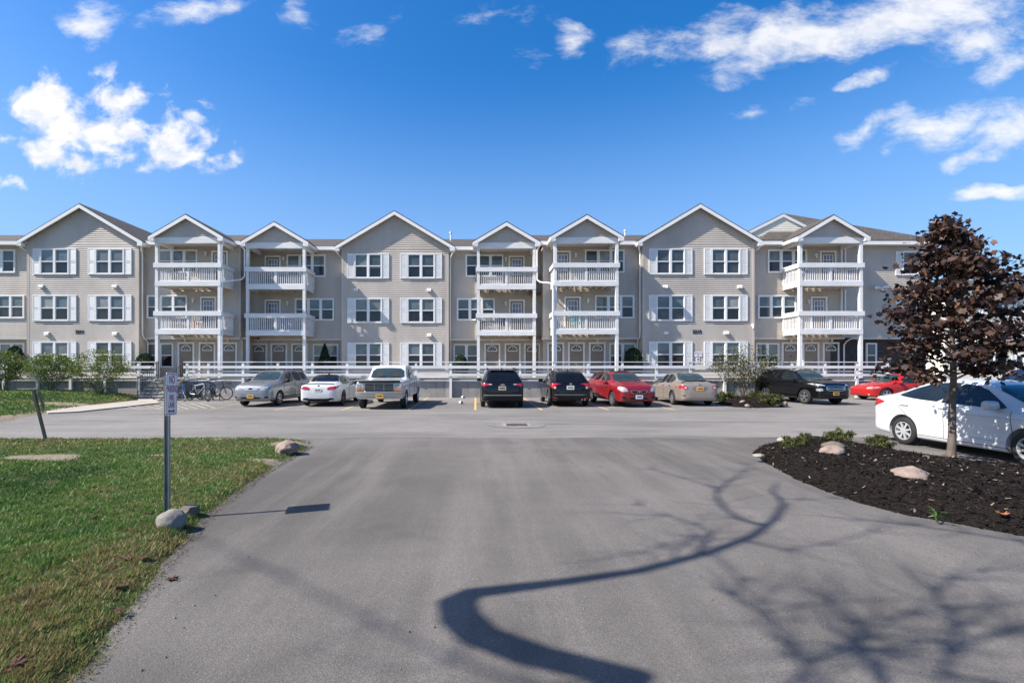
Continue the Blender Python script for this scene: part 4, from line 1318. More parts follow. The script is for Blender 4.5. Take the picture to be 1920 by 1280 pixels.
class Car:
    def __init__(self, name, keys, L, W, r, ax, loc, rz, label, cat, paintm, lower=None, lower_rows=0, tyre_w=0.20, cutters=(), rim=M_RIM, spokes=5, scale=1.0, wheel_in=0.0):
        self.W, self.L, self.r = W, L, r
        self.root = empty(name, (loc[0], loc[1], loc[2] if len(loc) > 2 else 0), rz, label, cat)
        self.root.scale = (scale, scale, scale)
        mats = [paintm, lower or M_WELL]
        me = body_mesh(keys, W, lower_rows, mats)
        self.bvh = BVHTree.FromPolygons([v.co[:] for v in me.vertices], [p.vertices[:] for p in me.polygons])
        tools = list(cutters)
        for x in ax:
            for s in (-1, 1):
                mb = MB(); mb.lathe_y([(0, W/2-0.34), (r+0.055, W/2-0.34), (r+0.055, W/2+0.3), (0, W/2+0.3)] if s > 0 else [(0, -W/2-0.3), (r+0.055, -W/2-0.3), (r+0.055, -W/2+0.34), (0, -W/2+0.34)], 32, 0, (x, 0, r+0.01))
                tools.append(mb)
        me2 = cut(me, tools, [paintm, M_WELL])
        me2.materials.clear()
        for m in mats: me2.materials.append(m)
        self.body = link_mesh('body', me2, self.root)
        self.paint = paintm
        for x in ax:
            for s in (-1, 1): self.wheel(x, s, r, tyre_w, rim, spokes, wheel_in)
    def wheel(self, x, s, r, tw, rim, spokes, win):
        yo = s*(self.W/2-0.012-win); yi = s*(self.W/2-0.012-tw-win)
        ri = r*0.66
        mb = MB(); d = -s
        prof = [(ri, yo+d*0.02), (ri*1.03, yo+d*0.004), (r*0.86, yo), (r*0.955, yo+d*0.015), (r, yo+d*0.045), (r, yi-d*0.045), (r*0.955, yi-d*0.015), (ri, yi)]
        mb.lathe_y(prof, 28, 0, (x, 0, r))
        w = mb.build('wheel', M_TYRE, self.root, smooth=True, world=False, sharp=50)
        mb = MB()
        mb.lathe_y([(ri*1.0, yo+d*0.012), (ri*0.93, yo+d*0.010), (ri*0.90, yo+d*0.035), (ri*0.88, yi)], 28, 0, (x, 0, r))
        mb.lathe_y([(0.0, yo+d*0.012), (r*0.13, yo+d*0.014), (r*0.15, yo+d*0.045)], 16, 0, (x, 0, r))
        for k in range(spokes):
            a = 2*pi*k/spokes+0.3
            p0 = (x+cos(a)*r*0.1, yo+d*0.03, r+sin(a)*r*0.1); p1 = (x+cos(a)*ri*0.95, yo+d*0.026, r+sin(a)*ri*0.95)
            mb.bar(p0, p1, 0.062 if spokes < 7 else 0.042, 0.03, 0, up=(0, 1, 0))
        rm = mb.build('rim', rim, w, smooth=True, world=False, sharp=35)
        mb = MB(); mb.lathe_y([(0.0, yo+d*0.07), (ri*0.9, yo+d*0.072)], 24, 0, (x, 0, r)); mb.build('brake_disc', M_WELL, w, world=False)
    # -- surface patches -------------------------------------------------
    def patch(self, name, outline, view, mat, off=0.006, parent=None, both=False, rounds=1, res=0.06):
        """a panel that follows the body: outline in the view plane, laid on the surface and given a rim"""
        if both:
            self.patch(name, outline, view, mat, off, parent, False, rounds, res)
            fl = {'L': 'R', 'FL': 'FR', 'RL': 'RR'}.get(view)
            if fl: return self.patch(name, outline, fl, mat, off, parent, False, rounds, res)
            return self.patch(name, [(-a, b) for a, b in outline], view, mat, off, parent, False, rounds, res)
        q = 1/sqrt(2)
        dirs = {'L': ((0, -1, 0), (1, 0, 0)), 'R': ((0, 1, 0), (1, 0, 0)), 'F': ((-1, 0, 0), (0, 1, 0)), 'B': ((1, 0, 0), (0, 1, 0)), 'T': None,
                'FL': ((-q, -q, 0), (-q, q, 0)), 'FR': ((-q, q, 0), (-q, -q, 0)), 'RL': ((q, -q, 0), (q, q, 0)), 'RR': ((q, q, 0), (q, -q, 0))}
        pts = [Vector(p) for p in outline]
        for _ in range(rounds):
            nw = []
            for i in range(len(pts)):
                a, b = pts[i], pts[(i+1) % len(pts)]
                nw += [a*0.8+b*0.2, a*0.2+b*0.8]
            pts = nw
        bd = []
        for i in range(len(pts)):
            a, b = pts[i], pts[(i+1) % len(pts)]
            k = max(1, int((b-a).length/res+0.5))
            for j in range(k): bd.append(a+(b-a)*(j/k))
        nb = len(bd)
        xs = [p.x for p in bd]; ys = [p.y for p in bd]
        inner = []
        def inside(p):
            c = False
            for i in range(nb):
                a, b = bd[i], bd[(i+1) % nb]
                if (a.y > p[1]) != (b.y > p[1]) and p[0] < (b.x-a.x)*(p[1]-a.y)/(b.y-a.y)+a.x: c = not c
            return c
        x = min(xs)+res*0.5
        while x < max(xs):
            y = min(ys)+res*0.5
            while y < max(ys):
                if inside((x, y)) and min((Vector((x, y))-p).length for p in bd) > res*0.4: inner.append(Vector((x, y)))
                y += res
            x += res
        vs, es, fs, *_ = geometry.delaunay_2d_cdt(bd+inner, [(i, (i+1) % nb) for i in range(nb)], [], 1, 1e-5)
        v3, ok = [], []
        for p in vs:
            if view == 'T': o, d = Vector((p.x, p.y, 4)), Vector((0, 0, -1))
            else:
                d, u = Vector(dirs[view][0]), Vector(dirs[view][1])
                o = u*p.x + Vector((0, 0, p.y)) - d*6
            h, nrm, idx, dist = self.bvh.ray_cast(o, d)
            if h is None: v3.append((0, 0, 0)); ok.append(False)
            else:
                if nrm.dot(d) > 0: nrm = -nrm
                v3.append(h + nrm*off); ok.append(True)
        faces = [f for f in fs if all(ok[i] for i in f)]
        if not faces: return None
        me = bpy.data.meshes.new(name)
        me.from_pydata([tuple(v) for v in v3], [], faces)
        me.materials.append(mat)
        bm = bmesh.new(); bm.from_mesh(me)
        bmesh.ops.delete(bm, geom=[v for v in bm.verts if not v.link_faces], context='VERTS')
        bmesh.ops.recalc_face_normals(bm, faces=bm.faces)
        # orient outwards
        f0 = max(bm.faces, key=lambda f: f.calc_area())
        d = Vector((0, 0, -1)) if view == 'T' else Vector(dirs[view][0])
        if f0.normal.dot(d) > 0: bmesh.ops.reverse_faces(bm, faces=bm.faces)
        bm.to_mesh(me); bm.free()
        me.polygons.foreach_set('use_smooth', [True]*len(me.polygons))
        me.update()
        return link_mesh(name, me, parent or self.root)
    def hit(self, o, d):
        h, n, i, t = self.bvh.ray_cast(Vector(o), Vector(d)); return h
    def seam(self, pts, view='L', w=0.014, name='door_seam', mat=None):
        out = [(x, z) for x, z in pts]
        mb = MB(); 
        for s in ((1, -1) if view == 'LR' else (1,) if view == 'L' else (-1,)):
            prev = None
            fine = []
            for (a, b), (c, d) in zip(out[:-1], out[1:]):
                k = max(2, int(math.hypot(c-a, d-b)/0.05))
                fine += [(a+(c-a)*j/k, b+(d-b)*j/k) for j in range(k)]
            fine.append(out[-1])
            P = []
            for x, z in fine:
                h = self.hit((x, s*4, z), (0, -s, 0))
                if h is not None: P.append(h)
            if len(P) > 1: mb.tube(P, w/2, 4)
        if mb.f: return mb.build(name, mat or M_SEAM, self.root, smooth=True, world=False)
    def plate(self, x, y, z, mat, front, w=0.30, h=0.155):
        s = 1 if front else -1
        mb = MB(); mb.box(x, x+s*0.012, y-w/2, y+w/2, z-h/2, z+h/2)
        p = mb.build('number_plate', mat, self.root, world=False)
        mb = MB(); mb.box(x+s*0.0125, x+s*0.015, y-w*0.36, y+w*0.36, z-h*0.14, z+h*0.16); mb.build('plate_band', M_PLATEINK, p, world=False)
    def mirrors(self, x, z, y, mat, sz=(0.10, 0.20, 0.13)):
        for s in (-1, 1):
            mb = MB()
            a, b, c = sz
            yy = s*(y+0.13)
            vs, fs = [], []
            for i in range(7):
                ph = -pi/2+pi*i/6
                for k in range(10):
                    th = 2*pi*k/10
                    f = lambda v: math.copysign(abs(v)**0.6, v)
                    vs.append((x+f(cos(ph)*cos(th))*a*0.7, yy+f(cos(ph)*sin(th))*b*0.55, z+f(sin(ph))*c*0.6))
            for i in range(6):
                for k in range(10): fs.append((i*10+k, i*10+(k+1) % 10, (i+1)*10+(k+1) % 10, (i+1)*10+k))
            mb.add(vs, fs)
            mb.bar((x, s*(y-0.06), z-0.05), (x, s*(y+0.1), z-0.03), 0.05, 0.04)
            mb.build('side_mirror', mat, self.root, smooth=True, world=False)
    def emblem(self, x, y, z, ry, rz_, mat=M_CHROME, front=True):
        s = 1 if front else -1
        mb = MB(); n = 16
        vs = [(x+s*0.012, y+ry*cos(2*pi*k/n), z+rz_*sin(2*pi*k/n)) for k in range(n)] + [(x-s*0.02, y+ry*cos(2*pi*k/n), z+rz_*sin(2*pi*k/n)) for k in range(n)]
        mb.add(vs, [tuple(range(n))] + [(k, (k+1) % n, n+(k+1) % n, n+k) for k in range(n)])
        mb.build('emblem', mat, self.root, world=False)
    def nose(self, y, z, front=True):
        h = self.hit((6 if front else -6, y, z), (-1 if front else 1, 0, 0))
        return h.x if h is not None else (self.L/2 if front else -self.L/2)
    def handles(self, xs, z, mat):
        for x in xs:
            for s in (-1, 1):
                h = self.hit((x, s*4, z), (0, -s, 0))
                if h is None: continue
                mb = MB(); mb.box(x-0.10, x+0.10, h.y-0.01, h.y+s*0.03, z-0.018, z+0.018); mb.build('door_handle', mat, self.root, world=False, bevel=0.008)
    def rails(self, x0, x1, y, z, mat):
        for s in (-1, 1):
            mb = MB(); mb.tube([(x0, s*y, z-0.05), (x0-0.1, s*y, z+0.02), ((x0+x1)/2, s*y, z+0.035), (x1+0.1, s*y, z+0.02), (x1, s*y, z-0.05)], 0.02, 6)
            mb.build('roof_rail', mat, self.root, smooth=True, world=False)
    def exhaust(self, x, y, z):
        mb = MB(); mb.tube([(x+0.25, y, z), (x-0.03, y, z)], 0.035, 10); mb.build('exhaust_pipe', M_CHROME, self.root, smooth=True, world=False)

def scaled(keys, sx=1, sz=1, dz=0):
    return [(k[0]*sx, k[1]*sz+dz, k[2]*sz+dz, k[3], k[4]*sz+dz, k[5]) for k in keys]

SEDAN = [(2.27,.40,.52,.40,.58,.3),(2.24,.28,.60,.66,.66,.5),(2.12,.21,.66,.85,.74,.66),(1.92,.19,.72,.94,.82,.72),(1.5,.18,.81,.985,.91,.76),(1.08,.18,.87,1.0,.985,.77),(.85,.18,.89,1.0,1.09,.73),(.5,.18,.91,1.0,1.30,.66),(.2,.18,.92,1.0,1.42,.63),(-.25,.18,.93,1.0,1.465,.62),(-.75,.18,.95,1.0,1.445,.62),(-1.12,.18,.96,.99,1.35,.64),(-1.42,.19,.97,.98,1.20,.67),(-1.70,.20,.975,.965,1.08,.71),(-1.98,.22,.965,.94,1.035,.73),(-2.16,.24,.94,.88,1.0,.70),(-2.24,.28,.84,.76,.90,.58),(-2.27,.40,.58,.5,.64,.35)]
SUV = [(2.29,.48,.66,.52,.74,.32),(2.25,.33,.78,.76,.88,.56),(2.11,.26,.89,.90,1.0,.70),(1.8,.25,.97,.97,1.08,.76),(1.35,.25,1.02,1.0,1.14,.79),(1.05,.25,1.05,1.0,1.21,.78),(.65,.25,1.06,1.0,1.45,.72),(.3,.25,1.07,1.0,1.59,.69),(-.3,.25,1.08,1.0,1.655,.68),(-1.2,.25,1.09,1.0,1.63,.68),(-1.72,.25,1.10,.99,1.56,.685),(-1.98,.26,1.10,.975,1.40,.72),(-2.12,.28,1.07,.95,1.20,.76),(-2.22,.32,.98,.90,1.06,.74),(-2.29,.48,.72,.66,.80,.5)]

def place(front_mid=None, rear_mid=None): pass

# ---- silver wagon, nose out ------------------------------------------------
P_SILVER = paint('silver_paint', (0.25, 0.255, 0.27), 0.5, 0.35)
W_ = scaled(SUV, 0.98, 0.955)
W_ = [k if k[0] > -1.6 else (k[0]-0.02, k[1], k[2], k[3], k[4]+(0.06 if -2.1 < k[0] else 0.03), k[5]) for k in W_]
c = Car('parked_wagon', W_, 4.48, 1.74, .325, (1.30, -1.23), (-9.52, 22.75), radians(-93.5), 'silver station wagon with roof rails and orange plate, nose out beside the bicycles', 'car', P_SILVER, rim=M_RIM, spokes=6)
c.patch('windscreen', [(1.05,.62),(1.12,0),(1.05,-.62),(.42,-.52),(.40,0),(.42,.52)], 'T', M_SCREEN, rounds=1)
c.patch('side_window', [(.78,1.06),(.30,1.45),(-.22,1.49),(-.22,1.07)], 'L', M_CARGLASS, both=True); c.patch('side_window', [(-.30,1.07),(-.30,1.49),(-1.05,1.48),(-1.05,1.08)], 'L', M_CARGLASS, both=True); c.patch('side_window', [(-1.13,1.09),(-1.13,1.48),(-1.65,1.43),(-1.85,1.12)], 'L', M_CARGLASS, both=True)
c.patch('headlight', [(.10,.70),(.50,.72),(.58,.83),(.45,.88),(.08,.85)], 'FL', M_CLEAR, both=True) if False else c.patch('headlight', [(.38,.72),(.80,.74),(.83,.86),(.70,.90),(.40,.87)], 'F', M_CLEAR, both=True)
c.patch('grille', [(-.34,.70),(.34,.70),(.36,.86),(-.36,.86)], 'F', M_CHROME, off=0.008); c.patch('grille_mesh', [(-.30,.72),(.30,.72),(.32,.84),(-.32,.84)], 'F', simple('grille_mesh', (0.35, 0.33, 0.33), 0.4, 0.6), off=0.014)
c.patch('air_intake', [(-.45,.36),(.45,.36),(.40,.44),(-.40,.44)], 'F', M_PLASTIC); c.patch('fog_lamp', [(.60,.38),(.74,.39),(.74,.47),(.60,.46)], 'F', M_PLASTIC, both=True)
c.plate(c.nose(0, .47)+0.005, 0.0, .47, M_PLATE_GOLD, True); c.emblem(c.nose(0, .78)+0.01, 0, .78, .09, .045, M_PLASTIC)
c.mirrors(.72, 1.10, .80, M_PLASTIC); c.handles((-.1, -.95), .93, P_SILVER); c.rails(.3, -1.75, .56, 1.58, M_PLASTIC)
c.seam([(.95,.35),(.92,.98)], 'LR'); c.seam([(-.26,.32),(-.26,1.04)], 'LR'); c.seam([(-1.09,.95),(-1.0,.6),(-.9,.4)], 'LR'); c.seam([(1.2,.40),(-.8,.40)], 'LR', w=0.03, name='sill_trim', mat=M_PLASTIC)

# ---- white coupe, nose in --------------------------------------------------
P_WHITE = paint('white_paint', (0.54, 0.545, 0.55), 0.0, 0.4)
CP = scaled(SEDAN, 1.0, 0.945)
c = Car('parked_coupe', CP, 4.54, 1.78, .325, (1.40, -1.36), (-6.85, 22.95), radians(91), 'white two-door coupe with dark wheels and smoked rear window, parked nose in', 'car', P_WHITE, rim=M_RIMDARK, spokes=5)
c.patch('rear_window', [(-.78,.55),(-.74,0),(-.78,-.55),(-1.52,-.64),(-1.58,0),(-1.52,.64)], 'T', M_TINT)
c.patch('windscreen', [(.98,.64),(1.06,0),(.98,-.64),(.30,-.53),(.28,0),(.30,.53)], 'T', M_SCREEN)
c.patch('side_window', [(.72,.90),(.28,1.25),(-.30,1.33),(-.30,.93)], 'L', M_TINT, both=True); c.patch('side_window', [(-.36,.93),(-.36,1.33),(-.8,1.30),(-1.25,1.08),(-1.25,.96)], 'L', M_TINT, both=True)
c.patch('tail_light', [(.36,.72),(.74,.76),(.82,.86),(.76,.90),(.40,.86)], 'B', M_RED, both=True, off=0.008)
c.patch('rear_diffuser', [(-.70,.24),(.70,.24),(.66,.38),(.48,.40),(.42,.36),(-.42,.36),(-.48,.40),(-.66,.38)], 'B', M_PLASTIC)
mb = MB(); mb.tube([(-2.06, -.62, .985), (-2.14, -.3, 1.0), (-2.16, 0, 1.005), (-2.14, .3, 1.0), (-2.06, .62, .985)], 0.018, 6); mb.build('boot_spoiler', M_PLASTIC, c.root, smooth=True, world=False)
c.plate(c.nose(0, .72, False)-0.008, 0.02, .72, M_PLATE_PALE, False); c.emblem(c.nose(0, .90, False), 0, .90, .045, .045, simple('blue_emblem', (0.05, 0.12, 0.3), 0.3), False)
c.mirrors(.62, .98, .82, M_PLASTIC); c.handles((-.25,), .80, P_WHITE); c.seam([(.85,.30),(.80,.85)], 'LR'); c.seam([(-.42,.30),(-.38,.88)], 'LR')
for y in (.5, -.5): c.exhaust(-2.22, y, .27)
mb = MB(); mb.prism([(-.55, 1.385), (-.75, 1.37), (-.68, 1.45)], -.02, .02); mb.build('roof_antenna', M_PLASTIC, c.root, world=False)

# ---- white pickup, nose out ------------------------------------------------
PK = [(2.50,.52,1.0,.95,1.06,.86),(2.48,.47,1.06,.965,1.125,.88),(2.40,.42,1.09,.975,1.16,.885),(1.6,.42,1.13,1.0,1.20,.885),(.95,.42,1.15,1.0,1.235,.88),(.78,.42,1.155,1.0,1.33,.83),(.42,.42,1.16,1.0,1.70,.77),(.26,.42,1.16,1.0,1.79,.76),(-.6,.42,1.16,1.0,1.81,.76),(-1.02,.42,1.16,1.0,1.79,.76),(-1.10,.42,1.16,1.0,1.28,.90),(-1.14,.42,1.17,1.0,1.20,.94),(-2.45,.44,1.17,1.0,1.20,.94),(-2.52,.46,1.15,.97,1.18,.92)]
bed = MB(); bed.box(-2.46, -1.2, -.84, .84, .75, 1.6)
c = Car('pickup_truck', PK, 5.0, 1.99, .37, (1.66, -1.80), (-3.88, 21.9), radians(-91), 'white pickup truck with chrome bumper and black bonnet guard, parked nose out', 'pickup truck', P_WHITE, cutters=[bed], tyre_w=0.24, spokes=5)
c.patch('windscreen', [(.90,.76),(.95,0),(.90,-.76),(.47,-.68),(.45,0),(.47,.68)], 'T', M_SCREEN, rounds=1)
for sy in (-.36, .36):
    c.patch('seat', [(sy-.15,1.31),(sy+.15,1.31),(sy+.14,1.46),(sy+.08,1.54),(sy-.08,1.54),(sy-.14,1.46)], 'F', M_SEAT, off=0.009)
c.patch('side_window', [(.72,1.18),(.40,1.56),(-.45,1.68),(-.45,1.19)], 'L', M_CARGLASS, both=True); c.patch('side_window', [(-.52,1.19),(-.52,1.68),(-.95,1.66),(-.95,1.20)], 'L', M_TINT, both=True)
xn = c.nose(0, .88)
mb = MB(); mb.box(xn-.05, xn+.02, -.60, .60, .76, 1.06); gr = mb.build('grille', M_CHROME, c.root, world=False, bevel=0.01)
mb = MB()
for i in range(4):
    for j in range(2 if False else 3):
        y0 = -.575+j*.39; z0 = .775+i*.07; mb.box(xn+.005, xn+.024, y0, y0+.37, z0, z0+.056)
mb.build('grille_slot', M_PLASTIC, gr, world=False)
c.emblem(xn+.02, 0, .90, .075, .032, simple('blue_oval', (0.03, 0.06, 0.2), 0.3))
for s in (-1, 1):
    mb = MB(); mb.box(xn-.05, xn+.012, s*.615, s*.93, .865, 1.05); mb.build('headlight', M_CLEAR, c.root, world=False, bevel=0.012)
    mb = MB(); mb.box(xn-.05, xn+.010, s*.615, s*.94, .765, .855); mb.build('indicator', M_AMBER, c.root, world=False, bevel=0.01)
mb = MB(); vs = []
for y, dx in ((-1.0,-.22),(-.97,-.06),(-.7,.06),(0,.10),(.7,.06),(.97,-.06),(1.0,-.22)): vs.append((xn+dx, y))
def bumper(vs, z0, z1, d):
    m = MB(); n = len(vs); prof = [(0, z0), (d, z0+.02), (d*1.1, (z0+z1)/2), (d, z1-.02), (0, z1)]
    V = [(x+p, y, z) for x, y in vs for p, z in prof]; k = len(prof)
    m.add(V, [(i*k+j, (i+1)*k+j, (i+1)*k+j+1, i*k+j+1) for i in range(n-1) for j in range(k-1)]); return m
bumper(vs, .52, .75, .06).build('front_bumper', M_CHROME, c.root, smooth=True, world=False)
bumper([(x+.045, y) for x, y in vs], .625, .665, .03).build('bumper_strip', M_PLASTIC, c.root, smooth=True, world=False)
mb = MB(); mb.tube([(xn-.03,-.84,1.13),(xn+.02,-.6,1.135),(xn+.05,0,1.135),(xn+.02,.6,1.135),(xn-.03,.84,1.13)], 0.05, 8); mb.build('bonnet_guard', M_PLASTIC, c.root, smooth=True, world=False)
c.plate(xn+.175, .05, .56, M_PLATE_GOLD, True, .31, .16)
for s in (-1, 1):
    mb = MB(); mb.bar((.62, s*.95, 1.22), (.60, s*1.12, 1.24), .03, .03); mb.box(.55, .62, s*1.02, s*1.24, 1.17, 1.34); mb.build('side_mirror', M_CHROME, c.root, world=False, bevel=0.012)
for sy in (-.35, .25):
    mb = MB(); mb.tube([(.92, sy-.1, 1.27), (.84, sy+.3, 1.33)], 0.012, 5); mb.build('wiper', M_PLASTIC, c.root, world=False)
c.handles((-.35,), .98, M_PLASTIC); c.seam([(.90,.5),(.88,1.1)], 'LR'); c.seam([(-.50,.5),(-.50,1.12)], 'LR'); c.seam([(-1.13,.5),(-1.13,1.12)], 'LR')

# ---- dark SUV, nose in (rear towards the drive) ------------------------------
P_NAVY = paint('black_blue_paint', (0.003, 0.0035, 0.006), 0.0, 0.4, 0.9, 0.08)
P_BLACK = paint('black_paint', (0.0028, 0.0028, 0.0033), 0.0, 0.4, 0.9, 0.08)
def suv_rear(c, wy=.60, z0=1.10, z1=1.46):
    c.patch('rear_window', [(-wy,z0),(wy,z0),(wy*.86,z1),(-wy*.86,z1)], 'B', M_TINT, off=0.008)
    c.patch('side_window', [(.85,1.10),(.42,1.48),(-.22,1.54),(-.22,1.11)], 'L', M_CARGLASS, both=True); c.patch('side_window', [(-.30,1.11),(-.30,1.54),(-1.0,1.52),(-1.12,1.13)], 'L', M_TINT, both=True); c.patch('side_window', [(-1.2,1.14),(-1.1,1.51),(-1.45,1.47),(-1.78,1.24),(-1.75,1.16)], 'L', M_TINT, both=True)
    c.patch('windscreen', [(1.05,.64),(1.12,0),(1.05,-.64),(.45,-.54),(.43,0),(.45,.54)], 'T', M_SCREEN)
def headlamps(c, z=.86): 
    c.patch('headlight', [(.42,z-.06),(.78,z-.03),(.84,z+.06),(.50,z+.04)], 'F', M_CLEAR, both=True)
c = Car('parked_suv', SUV, 4.58, 1.84, .36, (1.38, -1.34), (1.10, 22.25), radians(90), 'black mid-size SUV with chrome bumper strip, rear towards the drain, beside the empty stall', 'car', P_NAVY, lower=M_PLASTIC, lower_rows=16, rim=M_RIM)
suv_rear(c); headlamps(c)
c.patch('tail_light', [(.42,.98),(.60,.96),(.86,.90),(.89,1.06),(.66,1.04)], 'B', M_RED, both=True, off=0.01); c.patch('reverse_lamp', [(.42,.985),(.56,.975),(.60,1.01),(.5,1.02)], 'B', M_PALE, both=True, off=0.014)
c.patch('chrome_strip', [(-.80,.535),(.80,.535),(.80,.57),(-.80,.57)], 'B', M_CHROME, off=0.012, rounds=0); c.patch('lower_bumper', [(-.84,.33),(.84,.33),(.84,.525),(-.84,.525)], 'B', M_PLASTIC, off=0.008)
c.plate(c.nose(0, .84, False)-0.01, 0.02, .84, simple('worn_plate', (0.45, 0.33, 0.22), 0.4), False, .32, .17); c.emblem(c.nose(0, .985, False), 0, .985, .10, .035, M_CHROME, False)
c.mirrors(.80, 1.12, .84, P_NAVY); c.handles((-.05, -1.0), .97, P_NAVY); c.rails(.2, -1.5, .60, 1.64, M_PLASTIC)
mb = MB(); mb.bar((-1.72, -.52, 1.575), (-1.72, .52, 1.575), .26, .03); mb.build('roof_spoiler', P_NAVY, c.root, world=False, bevel=0.01)
mb = MB(); mb.tube([(-2.10, .05, 1.13), (-2.06, -.2, 1.17), (-2.02, -.42, 1.2)], 0.014, 5); mb.build('rear_wiper', M_PLASTIC, c.root, world=False)
mb = MB(); mb.prism([(-1.35, 1.62), (-1.55, 1.60), (-1.50, 1.70)], -.02, .02); mb.build('roof_antenna', M_PLASTIC, c.root, world=False)
c.seam([(.95,.35),(.92,1.05)], 'LR'); c.seam([(-.26,.32),(-.26,1.08)], 'LR'); c.seam([(-1.1,1.0),(-1.0,.7)], 'LR')

# ---- black small hatch SUV, nose in ------------------------------------------
HS = scaled(SUV, 0.945, 0.965)
HS = [k if k[0] > -1.6 else (k[0], k[1], k[2], k[3], k[4]-0.02, k[5]*0.97) for k in HS]
c = Car('parked_crossover', HS, 4.3, 1.79, .335, (1.32, -1.27), (4.10, 22.75), radians(89), 'small black crossover with wide red tail lamps and pale plate, left of the red hatchback', 'car', P_BLACK, lower=M_PLASTIC, lower_rows=16, rim=M_RIM)
suv_rear(c, .60, 1.06, 1.40); headlamps(c, .82)
c.patch('tail_light', [(.36,.985),(.60,.97),(.66,.80),(.84,.84),(.87,1.0),(.66,1.035)], 'B', M_RED, both=True, off=0.01); c.patch('reverse_lamp', [(.62,.84),(.68,.78),(.74,.83),(.70,.88)], 'B', M_PALE, both=True, off=0.014)
c.patch('lower_bumper', [(-.80,.30),(.80,.30),(.80,.50),(-.80,.50)], 'B', M_PLASTIC, off=0.008); c.patch('bumper_strip', [(-.72,.51),(.72,.51),(.70,.56),(-.70,.56)], 'B', simple('grey_strip', (0.09, 0.1, 0.1), 0.4), off=0.012); c.patch('reflector', [(.55,.36),(.74,.38),(.74,.42),(.55,.41)], 'B', M_RED, both=True, off=0.013)
c.plate(c.nose(0, .84, False)-0.01, 0.02, .84, M_PLATE_PALE, False, .32, .165); c.emblem(c.nose(0, .99, False), 0, .99, .06, .05, M_CHROME, False)
c.mirrors(.78, 1.08, .83, P_BLACK); c.handles((-.05,), .93, P_BLACK); c.exhaust(-2.12, -.48, .32); c.exhaust(-2.12, -.60, .32)
mb = MB(); mb.tube([(-1.98, .02, 1.10), (-1.95, -.18, 1.13), (-1.9, -.36, 1.15)], 0.013, 5); mb.build('rear_wiper', M_PLASTIC, c.root, world=False)
mb = MB(); mb.prism([(-1.25, 1.565), (-1.45, 1.55), (-1.42, 1.64)], -.02, .02); mb.build('roof_antenna', M_PLASTIC, c.root, world=False)
c.seam([(.9,.35),(.88,1.0)], 'LR'); c.seam([(-.26,.32),(-.26,1.04)], 'LR')

# ---- red hatchback, nose out ---------------------------------------------------
P_RED = paint('dark_red_paint', (0.21, 0.008, 0.014), 0.1, 0.35, 0.9, 0.25)
RH = scaled(SUV, 0.95, 0.93)
c = Car('parked_hatchback', RH, 4.36, 1.77, .325, (1.30, -1.26), (6.68, 22.5), radians(-84), 'red hatchback with twin-nostril grille and white plate, nose out', 'car', P_RED, rim=M_RIM, spokes=6)
suv_rear(c, .58, 1.03, 1.36)
c.patch('windscreen', [(1.05,.62),(1.14,0),(1.05,-.62),(.44,-.52),(.42,0),(.44,.52)], 'T', M_SCREEN, off=0.009)
c.patch('headlight', [(.46,.68),(.72,.66),(.84,.78),(.78,.90),(.56,.84)], 'F', M_CLEAR, both=True, off=0.009)
for s in (-1, 1):
    c.patch('grille', [(s*.05,.60),(s*.30,.59),(s*.38,.70),(s*.34,.735),(s*.05,.73)], 'F', M_CHROME, off=0.009); c.patch('grille_mesh', [(s*.075,.62),(s*.28,.61),(s*.34,.695),(s*.32,.715),(s*.075,.71)], 'F', M_PLASTIC, off=0.014)
c.patch('emblem', [(0,.58),(.035,.66),(.03,.72),(-.03,.72),(-.035,.66)], 'F', M_CHROME, off=0.014, rounds=0)
c.patch('air_intake', [(-.42,.34),(.42,.34),(.36,.42),(-.36,.42)], 'F', M_PLASTIC); c.patch('fog_lamp', [(.56,.36),(.74,.38),(.74,.50),(.58,.48)], 'F', M_PLASTIC, both=True)
c.plate(c.nose(0, .46)+0.008, 0.0, .455, M_PLATE_WHITE, True, .31, .16)
c.mirrors(.78, 1.02, .82, P_RED); c.handles((-.05, -.95), .92, P_RED)
c.patch('sunroof', [(.25,.42),(.25,-.42),(-.55,-.42),(-.55,.42)], 'T', M_TINT, off=0.02)
c.seam([(.9,.3),(.9,.98)], 'LR'); c.seam([(-.26,.3),(-.26,1.02)], 'LR')

# ---- beige saloon, nose in --------------------------------------------------------
P_BEIGE = paint('beige_paint', (0.33, 0.275, 0.235), 0.45, 0.35)
c = Car('parked_sedan', SEDAN, 4.54, 1.76, .315, (1.33, -1.27), (9.85, 23.2), radians(88), 'beige four-door sedan with black boot spoiler, parked nose in beside the planted island', 'car', P_BEIGE, spokes=7)
def sedan_glass(c, g=M_CARGLASS, rear=M_SCREEN):
    c.patch('rear_window', [(-.84,.54),(-.80,0),(-.84,-.54),(-1.58,-.63),(-1.66,0),(-1.58,.63)], 'T', rear)
    c.patch('windscreen', [(1.0,.64),(1.08,0),(1.0,-.64),(.32,-.53),(.30,0),(.32,.53)], 'T', M_SCREEN)
    c.patch('side_window', [(.80,.95),(.30,1.32),(-.24,1.40),(-.24,.98)], 'L', g, both=True); c.patch('side_window', [(-.31,.98),(-.31,1.40),(-.78,1.38),(-1.20,1.20),(-1.22,1.02)], 'L', g, both=True)
sedan_glass(c)
c.patch('tail_light', [(.50,.78),(.62,.74),(.84,.78),(.87,.90),(.74,.93),(.54,.88)], 'B', M_RED, both=True, off=0.009); c.patch('reverse_lamp', [(.56,.79),(.66,.78),(.66,.85),(.57,.85)], 'B', M_PALE, both=True, off=0.013); c.patch('tail_light', [(-1.98,.80),(-2.14,.79),(-2.16,.90),(-2.0,.92)], 'L', M_RED, both=True, off=0.008)
